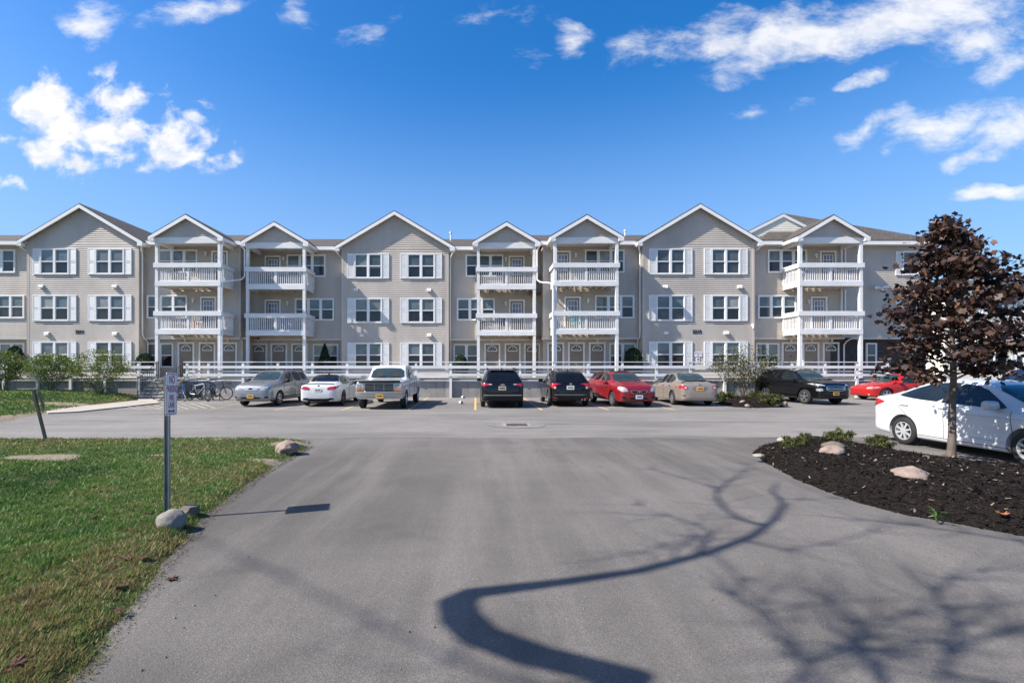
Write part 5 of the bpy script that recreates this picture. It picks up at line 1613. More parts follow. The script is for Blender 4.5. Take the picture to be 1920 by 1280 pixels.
c.patch('plate_recess_shade', [(-.30,.68),(.30,.68),(.34,.86),(-.34,.86)], 'B', simple('beige_shade', (0.22, 0.19, 0.17), 0.4, 0.4), off=0.005)  # flat darker beige patch paints the shade of a plate recess
c.plate(c.nose(0, .77, False)-0.01, 0.0, .77, M_PLATE_GOLD, False, .31, .16); c.emblem(c.nose(0, .93, False), 0, .93, .06, .04, M_CHROME, False)
mb = MB(); mb.tube([(-1.92, -.66, 1.04), (-2.02, -.55, 1.095), (-2.06, 0, 1.11), (-2.02, .55, 1.095), (-1.92, .66, 1.04)], 0.03, 6); mb.build('boot_spoiler', M_PLASTIC, c.root, smooth=True, world=False)
c.mirrors(.72, 1.02, .80, P_BEIGE); c.handles((-.1, -.98), .87, M_CHROME); c.seam([(.95,.28),(.92,.9)], 'LR'); c.seam([(-.27,.28),(-.27,.95)], 'LR'); c.seam([(-1.15,.9),(-1.05,.6),(-.95,.45)], 'LR'); [c.seam([(.85,.55),(-.9,.58)], v, 0.02, 'side_trim', P_BEIGE) for v in 'LR']
c.patch('reflector', [(.62,.44),(.74,.46),(.74,.50),(.62,.49)], 'B', M_PLASTIC, both=True)

# ---- black crossover, nose out, by the island ----------------------------------------
ES = scaled(SUV, 0.92, 0.985)
c = Car('parked_crossover', ES, 4.2, 1.77, .345, (1.27, -1.23), (15.95, 23.75), radians(-82), 'shiny black crossover with hexagon chrome grille, nose out beside the planted island', 'car', P_BLACK, lower=M_PLASTIC, lower_rows=15, spokes=5)
suv_rear(c, .58, 1.06, 1.42)
c.patch('windscreen', [(1.0,.62),(1.08,0),(1.0,-.62),(.42,-.53),(.40,0),(.42,.53)], 'T', M_SCREEN, off=0.009)
c.patch('headlight', [(.46,.86),(.80,.88),(.86,.98),(.60,.94)], 'F', M_CLEAR, both=True, off=0.009); c.patch('fog_lamp', [(.62,.66),(.80,.62),(.82,.74),(.66,.76)], 'F', M_CLEAR, both=True, off=0.009)
c.patch('grille', [(-.50,.70),(-.38,.64),(.38,.64),(.50,.70),(.48,.86),(.40,.89),(-.40,.89),(-.48,.86)], 'F', M_CHROME, off=0.009)
for k in range(3):
    z0 = .665+k*.075; c.patch('grille_slot', [(-.40-.02*k,z0),(.40+.02*k,z0),(.42,z0+.05),(-.42,z0+.05)], 'F', M_PLASTIC, off=0.014)
c.emblem(c.nose(0, .78)+0.015, 0, .78, .08, .035, simple('blue_oval2', (0.03, 0.06, 0.2), 0.3)); c.plate(c.nose(0, .50)+0.01, 0.0, .52, M_PLATE_GOLD, True)
c.patch('air_intake', [(-.55,.36),(.55,.36),(.50,.44),(-.50,.44)], 'F', M_PLASTIC, off=0.009)
c.mirrors(.75, 1.10, .82, P_BLACK); c.handles((-.05, -.95), .95, P_BLACK); c.rails(.25, -1.35, .57, 1.625, M_CHROME); c.patch('tail_light', [(-1.95,.86),(-2.06,.85),(-2.07,1.12),(-1.98,1.14)], 'L', M_RED, both=True, off=0.008)

# ---- red coupe at the far right -----------------------------------------------------
P_SCARLET = paint('scarlet_paint', (0.36, 0.012, 0.012), 0.0, 0.4, 0.8, 0.2)
RC = scaled(SEDAN, 0.93, 0.955)
c = Car('parked_coupe', RC, 4.2, 1.74, .305, (1.28, -1.20), (22.35, 25.35), radians(177), 'bright red two-door coupe at the end of the white fence, side on', 'car', P_SCARLET)
c.patch('side_window', [(.72,.88),(.26,1.22),(-.22,1.30),(-.22,.91)], 'L', M_CARGLASS, both=True); c.patch('side_window', [(-.28,.91),(-.28,1.30),(-.75,1.28),(-1.1,1.06),(-1.1,.94)], 'L', M_CARGLASS, both=True)
c.patch('rear_window', [(-.84,.54),(-.80,0),(-.84,-.54),(-1.58,-.63),(-1.66,0),(-1.58,.63)], 'T', M_TINT); c.patch('windscreen', [(1.0,.64),(1.08,0),(1.0,-.64),(.32,-.53),(.30,0),(.32,.53)], 'T', M_SCREEN)
c.patch('headlight', [(.5,.60),(.80,.62),(.84,.70),(.55,.69)], 'F', M_CLEAR, both=True); c.patch('fog_lamp', [(2.02,.27),(2.14,.28),(2.14,.36),(2.03,.36)], 'L', M_PALE, both=True)
c.mirrors(.66, .95, .79, P_SCARLET); c.handles((-.3,), .80, P_SCARLET); c.seam([(.85,.28),(.8,.85)], 'LR'); c.seam([(-.42,.28),(-.36,.88)], 'LR')

# ---- white saloon in the right foreground ---------------------------------------------
AC = [(2.12,.38,.54,.42,.60,.3),(2.09,.27,.62,.68,.69,.5),(1.98,.21,.69,.86,.78,.66),(1.78,.18,.76,.95,.87,.72),(1.42,.17,.83,.985,.97,.76),(1.12,.17,.87,1.0,1.04,.76),(.85,.17,.90,1.0,1.17,.72),(.50,.17,.925,1.0,1.34,.66),(.15,.17,.945,1.0,1.44,.63),(-.25,.17,.965,1.0,1.47,.62),(-.75,.17,.99,1.0,1.435,.62),(-1.12,.17,1.01,.995,1.35,.63),(-1.45,.18,1.025,.985,1.22,.66),(-1.72,.20,1.03,.965,1.12,.70),(-1.92,.22,1.02,.935,1.075,.72),(-2.04,.24,.98,.88,1.035,.68),(-2.10,.29,.86,.76,.92,.56),(-2.13,.40,.60,.52,.66,.36)]
P_WHITE2 = paint('bright_white_paint', (0.54, 0.545, 0.55), 0.0, 0.42)
c = Car('parked_sedan', AC, 4.25, 1.72, .305, (1.24, -1.20), (10.33, 9.48), radians(-90), 'white four-door sedan parked side on behind the maple trunk, nearest car', 'car', P_WHITE2, spokes=8, rim=simple('wheel_cover', (0.66, 0.67, 0.69), 0.35, 0.6, var=0.1))
g = M_CARGLASS
c.patch('side_window', [(.86,.955),(.70,1.07),(.28,1.335),(-.18,1.405),(-.20,1.0),(.3,.97)], 'R', g, off=0.007, rounds=1); c.patch('side_window', [(-.34,1.0),(-.32,1.405),(-.72,1.375),(-1.12,1.25),(-1.42,1.095),(-1.30,1.07),(-.9,1.03)], 'R', g, off=0.007)
c.patch('door_pillar', [(-.19,.99),(-.17,1.40),(-.33,1.405),(-.35,.99)], 'R', M_PLASTIC, off=0.005, rounds=0)
c.patch('side_window', [(.86,.955),(.28,1.335),(-.18,1.405),(-.20,1.0)], 'L', g, off=0.007); c.patch('side_window', [(-.34,1.0),(-.32,1.405),(-.72,1.375),(-1.42,1.095)], 'L', g, off=0.007)
c.patch('windscreen', [(1.12,.62),(1.22,0),(1.12,-.62),(.42,-.54),(.40,0),(.42,.54)], 'T', M_SCREEN); c.patch('rear_window', [(-.86,.52),(-.82,0),(-.86,-.52),(-1.58,-.60),(-1.66,0),(-1.58,.60)], 'T', M_TINT)
c.patch('tail_light', [(-1.66,.93),(-1.80,.88),(-2.02,.80),(-2.09,.84),(-2.04,.985),(-1.9,.985)], 'R', M_RED, off=0.008); c.patch('tail_light', [(-1.66,.93),(-1.80,.88),(-2.02,.80),(-2.09,.84),(-2.04,.985),(-1.9,.985)], 'L', M_RED, off=0.008)
c.patch('headlight', [(1.55,.74),(1.95,.66),(2.04,.72),(1.85,.82),(1.6,.85)], 'R', M_CLEAR, off=0.008)
c.mirrors(.70, 1.02, .80, P_WHITE2, (0.13, 0.22, 0.14)); c.handles((-.28, -1.16), .895, P_WHITE2)
for pts in ([(.96,.26),(1.0,.55),(.93,.93)], [(-.26,.27),(-.27,.98)], [(-1.22,1.02),(-1.30,.85),(-1.02,.58),(-.86,.36),(-.85,.28)], [(.96,.265),(-.86,.275)]): c.seam(pts, 'LR', 0.012)
simple('white_shade', (0.40, 0.41, 0.43), 0.5)  # grey for thin strips that paint the shade along the body creases
[c.seam([(1.25,.80),(.6,.80),(-.4,.83),(-1.1,.87),(-1.62,.92)], v, 0.010, 'crease_shade', MATS['white_shade']) for v in 'LR']
[c.seam([(.85,.36),(.2,.39),(-.5,.46),(-.85,.55)], v, 0.016, 'crease_shade', MATS['white_shade']) for v in 'LR']
c.seam([(-2.0,.56),(-2.10,.56)], 'LR', 0.012)
mb = MB(); mb.tube([(-.95, 0, 1.43), (-1.35, 0, 1.72)], 0.006, 5); mb.build('roof_antenna', M_PLASTIC, c.root, world=False)

c.patch('headlight', [(.45,.66),(.78,.70),(.84,.82),(.58,.76)], 'F', M_CLEAR, both=True, off=0.008); c.patch('grille', [(-.40,.36),(.40,.36),(.44,.52),(.30,.60),(-.30,.60),(-.44,.52)], 'F', M_PLASTIC, off=0.008); c.plate(c.nose(0, .46)+0.012, 0, .46, M_PLATE_GOLD, True)
c.patch('headlight', [(1.55,.74),(1.95,.66),(2.04,.72),(1.85,.82),(1.6,.85)], 'L', M_CLEAR, off=0.008)
# ---- dark blue SUV behind it ------------------------------------------------------------
P_BLUE = paint('dark_blue_paint', (0.012, 0.018, 0.04), 0.3, 0.3)
c = Car('parked_suv', scaled(SUV, 1.05, 1.08), 4.8, 1.88, .37, (1.45, -1.40), (13.15, 9.35), radians(-90), 'dark blue SUV with chrome window trim, roof showing above the white sedan', 'car', P_BLUE, lower=M_PLASTIC, lower_rows=15)
suv_rear(c, .6, 1.18, 1.56)
[c.seam([(-1.95,1.24),(-1.80,1.42),(-1.55,1.58),(-1.1,1.655),(-.2,1.69),(.45,1.62)], v, 0.03, 'chrome_trim', M_CHROME) for v in 'LR']
c.patch('side_window', [(-1.2,1.2),(-1.2,1.62),(-1.55,1.55),(-1.85,1.30),(-1.8,1.22)], 'L', M_TINT, both=True, off=0.009); c.mirrors(.85, 1.22, .86, P_BLUE); c.patch('headlight', [(.46,.92),(.80,.95),(.86,1.06),(.60,1.02)], 'F', M_CLEAR, both=True, off=0.009); c.patch('grille', [(-.42,.66),(.42,.66),(.44,.92),(-.44,.92)], 'F', M_CHROME, off=0.009); c.patch('tail_light', [(.60,.98),(.86,.96),(.89,1.26),(.74,1.24)], 'B', M_RED, both=True, off=0.01)
# ================================================================== PLANTS
M_BARK = rock_mat('grey_bark', (0.10, 0.078, 0.062), (0.16, 0.128, 0.105)); M_TWIG = simple('twig', (0.10, 0.075, 0.055), 0.85, var=0.3, scale=8)
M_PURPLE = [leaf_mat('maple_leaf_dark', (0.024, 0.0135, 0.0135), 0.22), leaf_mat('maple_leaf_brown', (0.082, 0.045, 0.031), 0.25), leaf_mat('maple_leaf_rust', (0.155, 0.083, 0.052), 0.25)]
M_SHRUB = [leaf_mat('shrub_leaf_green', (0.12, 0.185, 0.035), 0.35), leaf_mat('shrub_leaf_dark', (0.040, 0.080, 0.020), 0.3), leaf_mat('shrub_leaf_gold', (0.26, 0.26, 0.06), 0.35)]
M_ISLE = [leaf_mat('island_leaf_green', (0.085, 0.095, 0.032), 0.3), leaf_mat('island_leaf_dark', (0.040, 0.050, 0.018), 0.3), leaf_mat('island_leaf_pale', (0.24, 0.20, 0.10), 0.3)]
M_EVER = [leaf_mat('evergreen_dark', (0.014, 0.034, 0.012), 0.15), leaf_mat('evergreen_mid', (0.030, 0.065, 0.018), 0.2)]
M_JUNI = [leaf_mat('juniper_dark', (0.030, 0.042, 0.014), 0.2), leaf_mat('juniper_yellow', (0.12, 0.125, 0.035), 0.25)]  # dull dark green and yellow green foliage tones

def leaf_polys(C, size, tilt=0.7, shape='leaf', droop=0.0):
    """C (n,3) centres -> polygons; tilt = how far normals leave the vertical"""
    n = len(C)
    nrm = RNG.normal(0, 1, (n, 3)); nrm[:, 2] = np.abs(nrm[:, 2])/max(tilt, 1e-3)*0.8
    nrm /= np.linalg.norm(nrm, axis=1)[:, None]
    a = RNG.normal(0, 1, (n, 3)); U = np.cross(nrm, a); U /= np.linalg.norm(U, axis=1)[:, None]
    V = np.cross(nrm, U)
    if droop: U[:, 2] -= droop; U /= np.linalg.norm(U, axis=1)[:, None]
    s = size*RNG.uniform(0.6, 1.25, n)
    if shape == 'maple':
        P = [(-.5, 0), (-.28, .30), (-.30, .52), (0.02, .36), (.26, .50), (.26, .24), (.62, 0), (.26, -.24), (.26, -.50), (0.02, -.36), (-.30, -.52), (-.28, -.30)]
    elif shape == 'needle':
        P = [(-.5, -.07), (.5, -.05), (.5, .05), (-.5, .07)]
    else:
        P = [(-.5, 0), (-.15, .26), (.25, .20), (.55, 0), (.25, -.20), (-.15, -.26)]
    curl = RNG.uniform(-0.5, 0.5, n)
    out = []
    for (p, q) in P:
        out.append(C + U*(p*s)[:, None] + V*(q*s)[:, None] + nrm*((abs(q)*curl - abs(p)*0.25*np.abs(curl))*s)[:, None])
    return np.stack(out, 1)

def leaf_obj(name, C, size, mats, probs, parent, root_loc, tilt=0.7, shape='leaf', droop=0.0):
    C = np.asarray(C) - np.array(root_loc)
    q = leaf_polys(C, size, tilt, shape, droop)
    # one shade per neighbourhood, so light and dark clumps read
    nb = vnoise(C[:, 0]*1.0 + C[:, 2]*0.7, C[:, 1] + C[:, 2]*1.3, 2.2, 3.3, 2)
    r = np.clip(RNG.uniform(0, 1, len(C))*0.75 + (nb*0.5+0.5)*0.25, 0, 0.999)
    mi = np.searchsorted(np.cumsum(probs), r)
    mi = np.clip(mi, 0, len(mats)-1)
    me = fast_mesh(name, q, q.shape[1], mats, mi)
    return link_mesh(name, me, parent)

def bend_path(p, d, L, n, wob, up=0.0):
    p = Vector(p); d = Vector(d).normalized(); out = [p.copy()]
    for i in range(n):
        d = (d + Vector((random.gauss(0, wob), random.gauss(0, wob), random.gauss(0, wob)+up))).normalized()
        p = p + d*(L/n); out.append(p.copy())
    return out

# ---- purple maple
bx, by = gp(1783, 862, 0.12); bz = 0.10
tr = empty('maple_tree', (bx, by, bz), label='young purple leaved maple with slim grey trunk growing in the mulch bed', cat='tree')
mb = MB()
trunk = [(bx, by, bz-0.05), (bx+0.005, by, bz+0.05), (bx+0.02, by, 0.5), (bx+0.03, by+0.01, 1.0), (bx+0.045, by, 1.5), (bx+0.03, by, 2.1), (bx-0.0, by, 2.8), (bx-0.06, by, 3.5), (bx-0.10, by, 4.15), (bx-0.12, by, 4.36)]
mb.tube(trunk, [0.085, 0.068, 0.056, 0.051, 0.045, 0.038, 0.03, 0.02, 0.01, 0.004], 10)
T = [Vector(p) for p in trunk]
def trunk_at(z):
    for a, b in zip(T[:-1], T[1:]):
        if a.z <= z <= b.z: return a.lerp(b, (z-a.z)/(b.z-a.z))
    return T[-1]
prof_z = [1.30, 1.45, 1.65, 1.9, 2.3, 2.8, 3.2, 3.6, 4.0, 4.36]
prof_r = [0.30, 0.75, 1.10, 1.15, 1.12, 1.06, 0.92, 0.50, 0.30, 0.05]
leafC = []
rb = random.Random(5)
nb_ = 64
for i in range(nb_):
    t = i/(nb_-1)
    z0 = 1.50 + 2.5*t**0.95
    az = i*2.399 + rb.uniform(-0.3, 0.3)
    zt = min(4.3, z0 + rb.uniform(-0.12 if z0 < 1.9 else 0.1, 0.5))
    R = np.interp(zt, prof_z, prof_r)*rb.uniform(0.62, 1.2)
    if cos(az) < -0.3: R = min(R, 1.10)
    if cos(az) > 0.3 and 3.0 < zt < 3.9: R *= 1.0+0.55*cos(az)
    p0 = trunk_at(z0); p1 = Vector((p0.x+cos(az)*R, p0.y+sin(az)*R*0.78, zt))
    pts = []
    for k in range(7):
        u = k/6
        q = p0.lerp(p1, u); q.z += 0.10*sin(u*pi)*(1 if zt > z0 else -0.5); q += Vector((rb.gauss(0, .025), rb.gauss(0, .025), rb.gauss(0, .02)))*(u > 0)
        pts.append(q)
    mb.tube(pts, [0.016*(1-0.75*k/6)+0.003 for k in range(7)], 5)
    nl = int(26+80*R)
    for _ in range(nl):
        u = rb.uniform(0.18, 1.05)**0.8; u = min(u, 1.04)
        k = min(5, int(u*6)); f = u*6-k
        q = pts[k].lerp(pts[k+1], min(f, 1.1))
        sp = 0.07+0.075*u
        leafC.append((q.x+rb.gauss(0, sp), q.y+rb.gauss(0, sp), q.z+rb.gauss(0, sp*0.5)-0.04))
for _ in range(26): leafC.append((bx-0.10+rb.gauss(0, .07), by+rb.gauss(0, .07), rb.uniform(3.9, 4.36)))
mb.build('trunk', M_BARK, tr, smooth=True)
leafC = [q for q in leafC if q[2] < 4.40 and math.hypot(q[0]-bx, q[1]-by) < np.interp(q[2], prof_z, prof_r)*1.35+0.16]
leaf_obj('crown', np.array(leafC), 0.095, M_PURPLE, [0.48, 0.36, 0.16], tr, (bx, by, bz), tilt=0.62, shape='maple', droop=0.25)

# ---- vase shaped shrubs on the bank
def shrub(px, py, pz, w, h, nleaf, mats, probs, label, group, seed, size=0.075, leafz=(0.35, 1.0), stems=9, name='shrub', cat='shrub', Y=None, dome=0.0):
    if Y is None: x, y = gp(px, py, pz)
    else: x, y = wx(px, Y), Y
    root = empty(name, (x, y, pz), label=label, cat=cat, group=group)
    rb = random.Random(seed); mb = MB(); C = []
    for i in range(stems):
        az = 2*pi*i/stems + rb.uniform(-.4, .4); R = w/2*rb.uniform(0.45, 1.0); H = h*rb.uniform(0.75, 1.0)*(1-0.25*(R/(w/2))**2)
        p0 = Vector((x+cos(az)*0.05, y+sin(az)*0.05, pz-0.03)); p1 = Vector((x+cos(az)*R, y+sin(az)*R, pz+H))
        pts = []
        for k in range(7):
            u = k/6
            q = Vector((p0.x+(p1.x-p0.x)*u**1.4, p0.y+(p1.y-p0.y)*u**1.4, p0.z+(p1.z-p0.z)*u)) + Vector((rb.gauss(0, .03), rb.gauss(0, .03), 0))*(u > 0)
            pts.append(q)
        mb.tube(pts, [0.018*(1-.8*k/6)+0.003 for k in range(7)], 5)
        subs = [pts]
        for j in range(5):
            u0 = rb.uniform(0.25, 0.9); k = int(u0*6); a2 = az + rb.uniform(-1.4, 1.4)
            L = w*rb.uniform(0.14, 0.30)
            sub = bend_path(pts[k], (cos(a2), sin(a2), rb.uniform(0.1, 0.9)), L, 4, 0.15)
            mb.tube(sub, [0.007, 0.006, 0.005, 0.004, 0.002], 4); subs.append(sub)
        for path in subs:
            nn = int(nleaf/stems/len(subs))
            for _ in range(nn):
                u = rb.uniform(0.15, 1.0); k = min(len(path)-2, int(u*(len(path)-1))); q = path[k].lerp(path[k+1], rb.random())
                zr = (q.z-pz)/h
                if zr < leafz[0] and rb.random() > 0.15: continue
                C.append((q.x+rb.gauss(0, w*0.05), q.y+rb.gauss(0, w*0.05), q.z+rb.gauss(0, h*0.045)))
    if dome:
        n0 = 0
        while n0 < nleaf*dome:
            v = Vector((rb.gauss(0, 1), rb.gauss(0, 1), abs(rb.gauss(0, 1))-0.25)).normalized()
            if noise.noise(v*2.3+Vector((seed*3.0, 0, 0))) < -0.12 and rb.random() < 0.85: continue
            r = (0.55+0.47*rb.random()**0.6)*(1+0.16*noise.noise(v*3.5+Vector((0, seed*2.0, 0))))
            C.append((x+v.x*w*0.5*r, y+v.y*w*0.5*r, pz+h*0.60+v.z*h*0.42*r)); n0 += 1
    mb.build('stems', M_TWIG, root, smooth=True)
    leaf_obj('foliage', np.array(C), size*1.0, mats, probs, root, (x, y, pz), tilt=0.9)
    return root
GS = 'vase shaped shrubs on the grass bank'
shrub(6, 728, 0.36, 2.2, 2.2, 3600, M_SHRUB, [.55, .25, .20], 'green loose shrub on the grass bank, cut by the left edge of the photo', GS, 1, Y=25.9, dome=1.3)
shrub(96, 731, 0.34, 2.3, 2.1, 3600, M_SHRUB, [.5, .25, .25], 'round topped green shrub on the bank, between two similar shrubs', GS, 2, Y=25.8, dome=1.3)
shrub(188, 738, 0.22, 2.7, 2.45, 4600, M_SHRUB, [.42, .30, .28], 'tall open green shrub on the bank nearest the steps', GS, 3, Y=25.6, dome=0.6)
shrub(1393, 745, 0.18, 3.1, 2.75, 3600, M_ISLE, [.42, .33, .25], 'small airy multi-stem tree with olive leaves on the planted island between parked cars', None, 9, dome=0.25, size=0.085, leafz=(0.28, 1), stems=10, name='multi_stem_tree', cat='tree', Y=25.6)

# ---- clipped evergreens on the walk
def evergreen(px, ytop, wpx, Y, label, kind='round'):
    x = wx(px, Y); h = wz(ytop, Y)-DECK; w = wpx*Y/F_PX
    root = empty('evergreen_bush', (x, Y, DECK), label=label, cat='bush', group='evergreen bushes on the raised walk')
    n = 4200; C = []
    for _ in range(n):
        u = RNG.uniform(0, 1); z = h*u
        prof = (1-u)**0.75 if kind == 'cone' else sqrt(max(0, 1-(2*u-0.9)**2/1.25))
        if kind == 'cone': prof *= min(1, 0.55+u*3)
        R = w/2*prof*(1+0.12*noise.noise(Vector((u*5, px, RNG.uniform(0, .6)))))
        a = RNG.uniform(0, 2*pi); r = R*RNG.uniform(0.55, 1.04)**0.6
        C.append((x+cos(a)*r, Y+sin(a)*r, DECK+0.03+z))
    mb = MB(); mb.tube([(x, Y, DECK-0.02), (x, Y, DECK+h*0.5)], [0.04, 0.02], 6); mb.build('trunk', M_TWIG, root)
    leaf_obj('foliage', np.array(C), 0.085, M_EVER, [.6, .4], root, (x, Y, DECK), tilt=1.2)
evergreen(609, 645, 36, 30.0, 'dark green cone shaped evergreen on the walk behind the fence, above the white coupe', 'cone')
evergreen(864, 666, 27, 29.9, 'low dark evergreen on the walk at the corner right of the middle gable')
evergreen(1187, 653, 35, 28.7, 'dark green dome shaped evergreen on the walk left of the right gable')
evergreen(28, 650, 30, 28.8, 'dark evergreen behind the fence left of the left gable')
evergreen(272, 663, 32, 28.5, 'low clipped dark evergreen by the top of the steps')

# ---- junipers
def juniper(px, py, pz, w, h, label, seed):
    x, y = gp(px, py, pz)
    root = empty('juniper_bush', (x, y, pz), label=label, cat='bush', group='low junipers in the mulch beds')
    C, D = [], []
    rb = random.Random(seed); mb = MB()
    for i in range(46):
        az = rb.uniform(0, 2*pi); el = rb.uniform(0.12, 1.2); L = (w/2*cos(el)+h*sin(el))*rb.uniform(0.6, 1.1)
        path = bend_path((x, y, pz+0.02), (cos(az)*cos(el), sin(az)*cos(el), sin(el)), L, 5, 0.10, -0.03)
        mb.tube(path, [0.007, 0.006, 0.005, 0.004, 0.003, 0.002], 4)
        for _ in range(110):
            u = rb.uniform(0.25, 1.0); k = min(4, int(u*5)); q = path[k].lerp(path[k+1], rb.random()); s = 0.022*w/0.6
            C.append((q.x+rb.gauss(0, s), q.y+rb.gauss(0, s), max(pz+0.01, q.z+rb.gauss(0, s))))
    mb.build('stems', M_TWIG, root)
    leaf_obj('foliage', np.array(C), 0.085*w/0.6, M_JUNI, [.5, .5], root, (x, y, pz), tilt=1.3, shape='needle')
juniper(1575, 830, 0.12, 0.52, 0.19, 'feathery yellow green juniper at the back edge of the mulch bed', 1)
juniper(1650, 840, 0.10, 0.48, 0.17, 'yellow green juniper spilling off the mulch bed near the white car wheel', 2)
juniper(1487, 841, 0.12, 0.42, 0.18, 'small brownish green juniper near the tip of the mulch bed', 3)
juniper(1512, 829, 0.10, 0.34, 0.15, 'tiny dull juniper behind the brownish one at the bed tip', 4)
juniper(1360, 751, 0.06, 0.75, 0.34, 'bright juniper on the planted island behind the beige sedan', 5)
juniper(1417, 751, 0.12, 0.75, 0.32, 'dark juniper on the planted island by the rear wheel of the black crossover', 6)
juniper(1447, 757, 0.12, 0.95, 0.26, 'wide spreading juniper at the right end of the planted island', 7)

# ---- bare tree outside the frame whose shadow crosses the drive: limbs run from the sun side
def cast(px, py, t):
    x, y = gp(px, py); L = SUN/SUN.z
    return (x+L.x*t, y+L.y*t, t)
def castw(x, y, t):
    L = SUN/SUN.z
    return (x+L.x*t, y+L.y*t, t)
bt_loc = (-4.45, 1.0, -0.02)
bt = empty('bare_tree', bt_loc, label='leafless crooked tree left of the camera that throws the branch shadow on the driveway', cat='tree')
trk = MB(); lim = MB()
trk.tube([(-4.45, 1.0, -0.02), castw(-3.85, 1.13, 0.6), castw(-2.4, 1.50, 2.0), castw(-0.72, 1.98, 3.6), castw(0.6, 2.42, 4.75)], [0.2, 0.16, 0.135, 0.12, 0.115], 12)
main = [castw(0.6, 2.42, 4.75), cast(1180, 1270, 5.0), cast(1000, 1228, 5.2), cast(900, 1190, 5.35), cast(866, 1158, 5.5), cast(858, 1128, 5.65), cast(885, 1112, 5.8), cast(1050, 1092, 6.4), cast(1200, 1070, 6.9), cast(1330, 1036, 7.3), cast(1410, 1006, 7.7), cast(1455, 972, 8.1), cast(1470, 945, 8.5), cast(1448, 920, 8.8), cast(1462, 900, 9.1)]
lim.tube(main, [0.112, 0.11, 0.108, 0.108, 0.112, 0.112, 0.090, 0.066, 0.056, 0.05, 0.044, 0.038, 0.032, 0.02, 0.008], 10)
def limb(pts, r0, r1=0.004):
    P = [cast(*p) if len(p) == 3 else castw(*p[:3]) for p in pts]
    n = len(P); lim.tube(P, [r0+(r1-r0)*i/(n-1) for i in range(n)], 6)
    for i in range(1, n):                                       # twigs
        for _ in range(4):
            d = (Vector(P[i])-Vector(P[i-1])).normalized(); d = (d+Vector((random.gauss(0, .6), random.gauss(0, .6), random.gauss(0, .6)))).normalized()
            q = bend_path(P[i], d, random.uniform(0.5, 1.3), 5, 0.18, 0.05); lim.tube(q, [0.010, 0.008, 0.007, 0.005, 0.004, 0.002], 4)
limb([(1440, 988, 7.8), (1385, 972, 8.1), (1352, 948, 8.5), (1340, 915, 8.9), (1290, 898, 9.3), (1225, 880, 9.8)], 0.034)
limb([(1345, 925, 8.8), (1362, 905, 9.2), (1392, 885, 9.7), (1400, 872, 10.1)], 0.022)
limb([(1300, 1046, 7.1), (1322, 1018, 7.5), (1335, 1000, 7.8), (1312, 984, 8.1), (1255, 966, 8.6), (1205, 948, 9.0)], 0.026)
limb([(1260, 1056, 7.0), (1268, 1030, 7.4), (1300, 1008, 7.8), (1250, 1020, 8.3), (1210, 1034, 8.6)], 0.016)
limb([(1395, 1014, 7.6), (1470, 1030, 8.4), (1540, 1022, 8.9), (1630, 998, 9.5), (1700, 985, 10.0)], 0.020)
limb([(1468, 935, 8.6), (1500, 936, 9.0), (1560, 934, 9.6), (1610, 930, 10.2)], 0.014)
limb([(1330, 1036, 7.3), (1385, 1082, 8.2), (1420, 1125, 8.8), (1452, 1165, 9.4), (1490, 1225, 9.9), (1515, 1262, 10.3)], 0.011, 0.008)
limb([castw(0,0,0) and (1180, 1268, 5.0), (1010, 1290, 7.5), (860, 1242, 9.5), (700, 1165, 11.0), (500, 1065, 12.0), (380, 1010, 12.5)], 0.017, 0.010)
# second stem: its shadow passes below the frame and rises at the lower right
s2 = [castw(0.6, 2.42, 4.75), castw(1.2, 2.30, 5.16), castw(1.75, 2.38, 5.56), cast(1480, 1292, 5.92)]
lim.tube(s2, [0.09, 0.075, 0.06, 0.05], 8)
limb([(1480, 1292, 5.92), (1516, 1250, 6.14), (1570, 1222, 6.35), (1625, 1190, 6.57), (1700, 1150, 6.78)], 0.0190, 0.0060)
limb([(1516, 1250, 6.14), (1490, 1215, 6.35), (1430, 1150, 6.57), (1380, 1118, 6.78)], 0.0150, 0.0045)
limb([(1570, 1222, 6.35), (1600, 1205, 6.42), (1585, 1165, 6.57), (1555, 1128, 6.78)], 0.0136, 0.0045)
limb([(1660, 1285, 6.42), (1640, 1245, 6.57), (1600, 1208, 6.64)], 0.026, 0.02)
s3 = [castw(1.2, 2.30, 5.16), castw(2.4, 2.25, 5.78), castw(3.0, 2.5, 6.14)]
lim.tube(s3, [0.07, 0.055, 0.045], 8)
limb([(3.0, 2.5, 6.14, 0), (1768, 1260, 6.28), (1782, 1232, 6.42), (1820, 1205, 6.6), (1880, 1186, 6.78), (1960, 1170, 6.96)], 0.0231, 0.0105)
limb([(1782, 1232, 6.42), (1800, 1180, 6.6), (1770, 1140, 6.75), (1755, 1110, 6.89), (1775, 1085, 7.04), (1830, 1075, 7.22)], 0.0163, 0.0075)
limb([(1820, 1205, 6.6), (1740, 1200, 6.82), (1680, 1215, 7.0), (1630, 1225, 7.14)], 0.0122, 0.0045)
limb([(1960, 1170, 6.96), (1985, 1060, 7.14), (1920, 1016, 7.29), (1820, 1000, 7.43), (1720, 986, 7.58), (1620, 975, 7.72)], 0.028, 0.008)
trk.build('trunk', M_BARK, bt, smooth=True); lim.build('crown', M_BARK, bt, smooth=True)
# ================================================================== SIGNS, ROCKS, BIKES, SMALL THINGS
M_SIGNBACK = simple('sign_aluminium', (0.42, 0.43, 0.44), 0.45, 0.6, var=0.1)
M_SIGNFACE = simple('sign_face', (0.78, 0.80, 0.84), 0.4, var=0.05)
M_SIGNRED = simple('sign_red', (0.30, 0.012, 0.035), 0.45)
M_POST = simple('galvanised_post', (0.30, 0.33, 0.33), 0.45, 0.7, var=0.15, scale=4)
M_GREENPOST = simple('dark_post', (0.06, 0.07, 0.065), 0.5, 0.4, var=0.2)

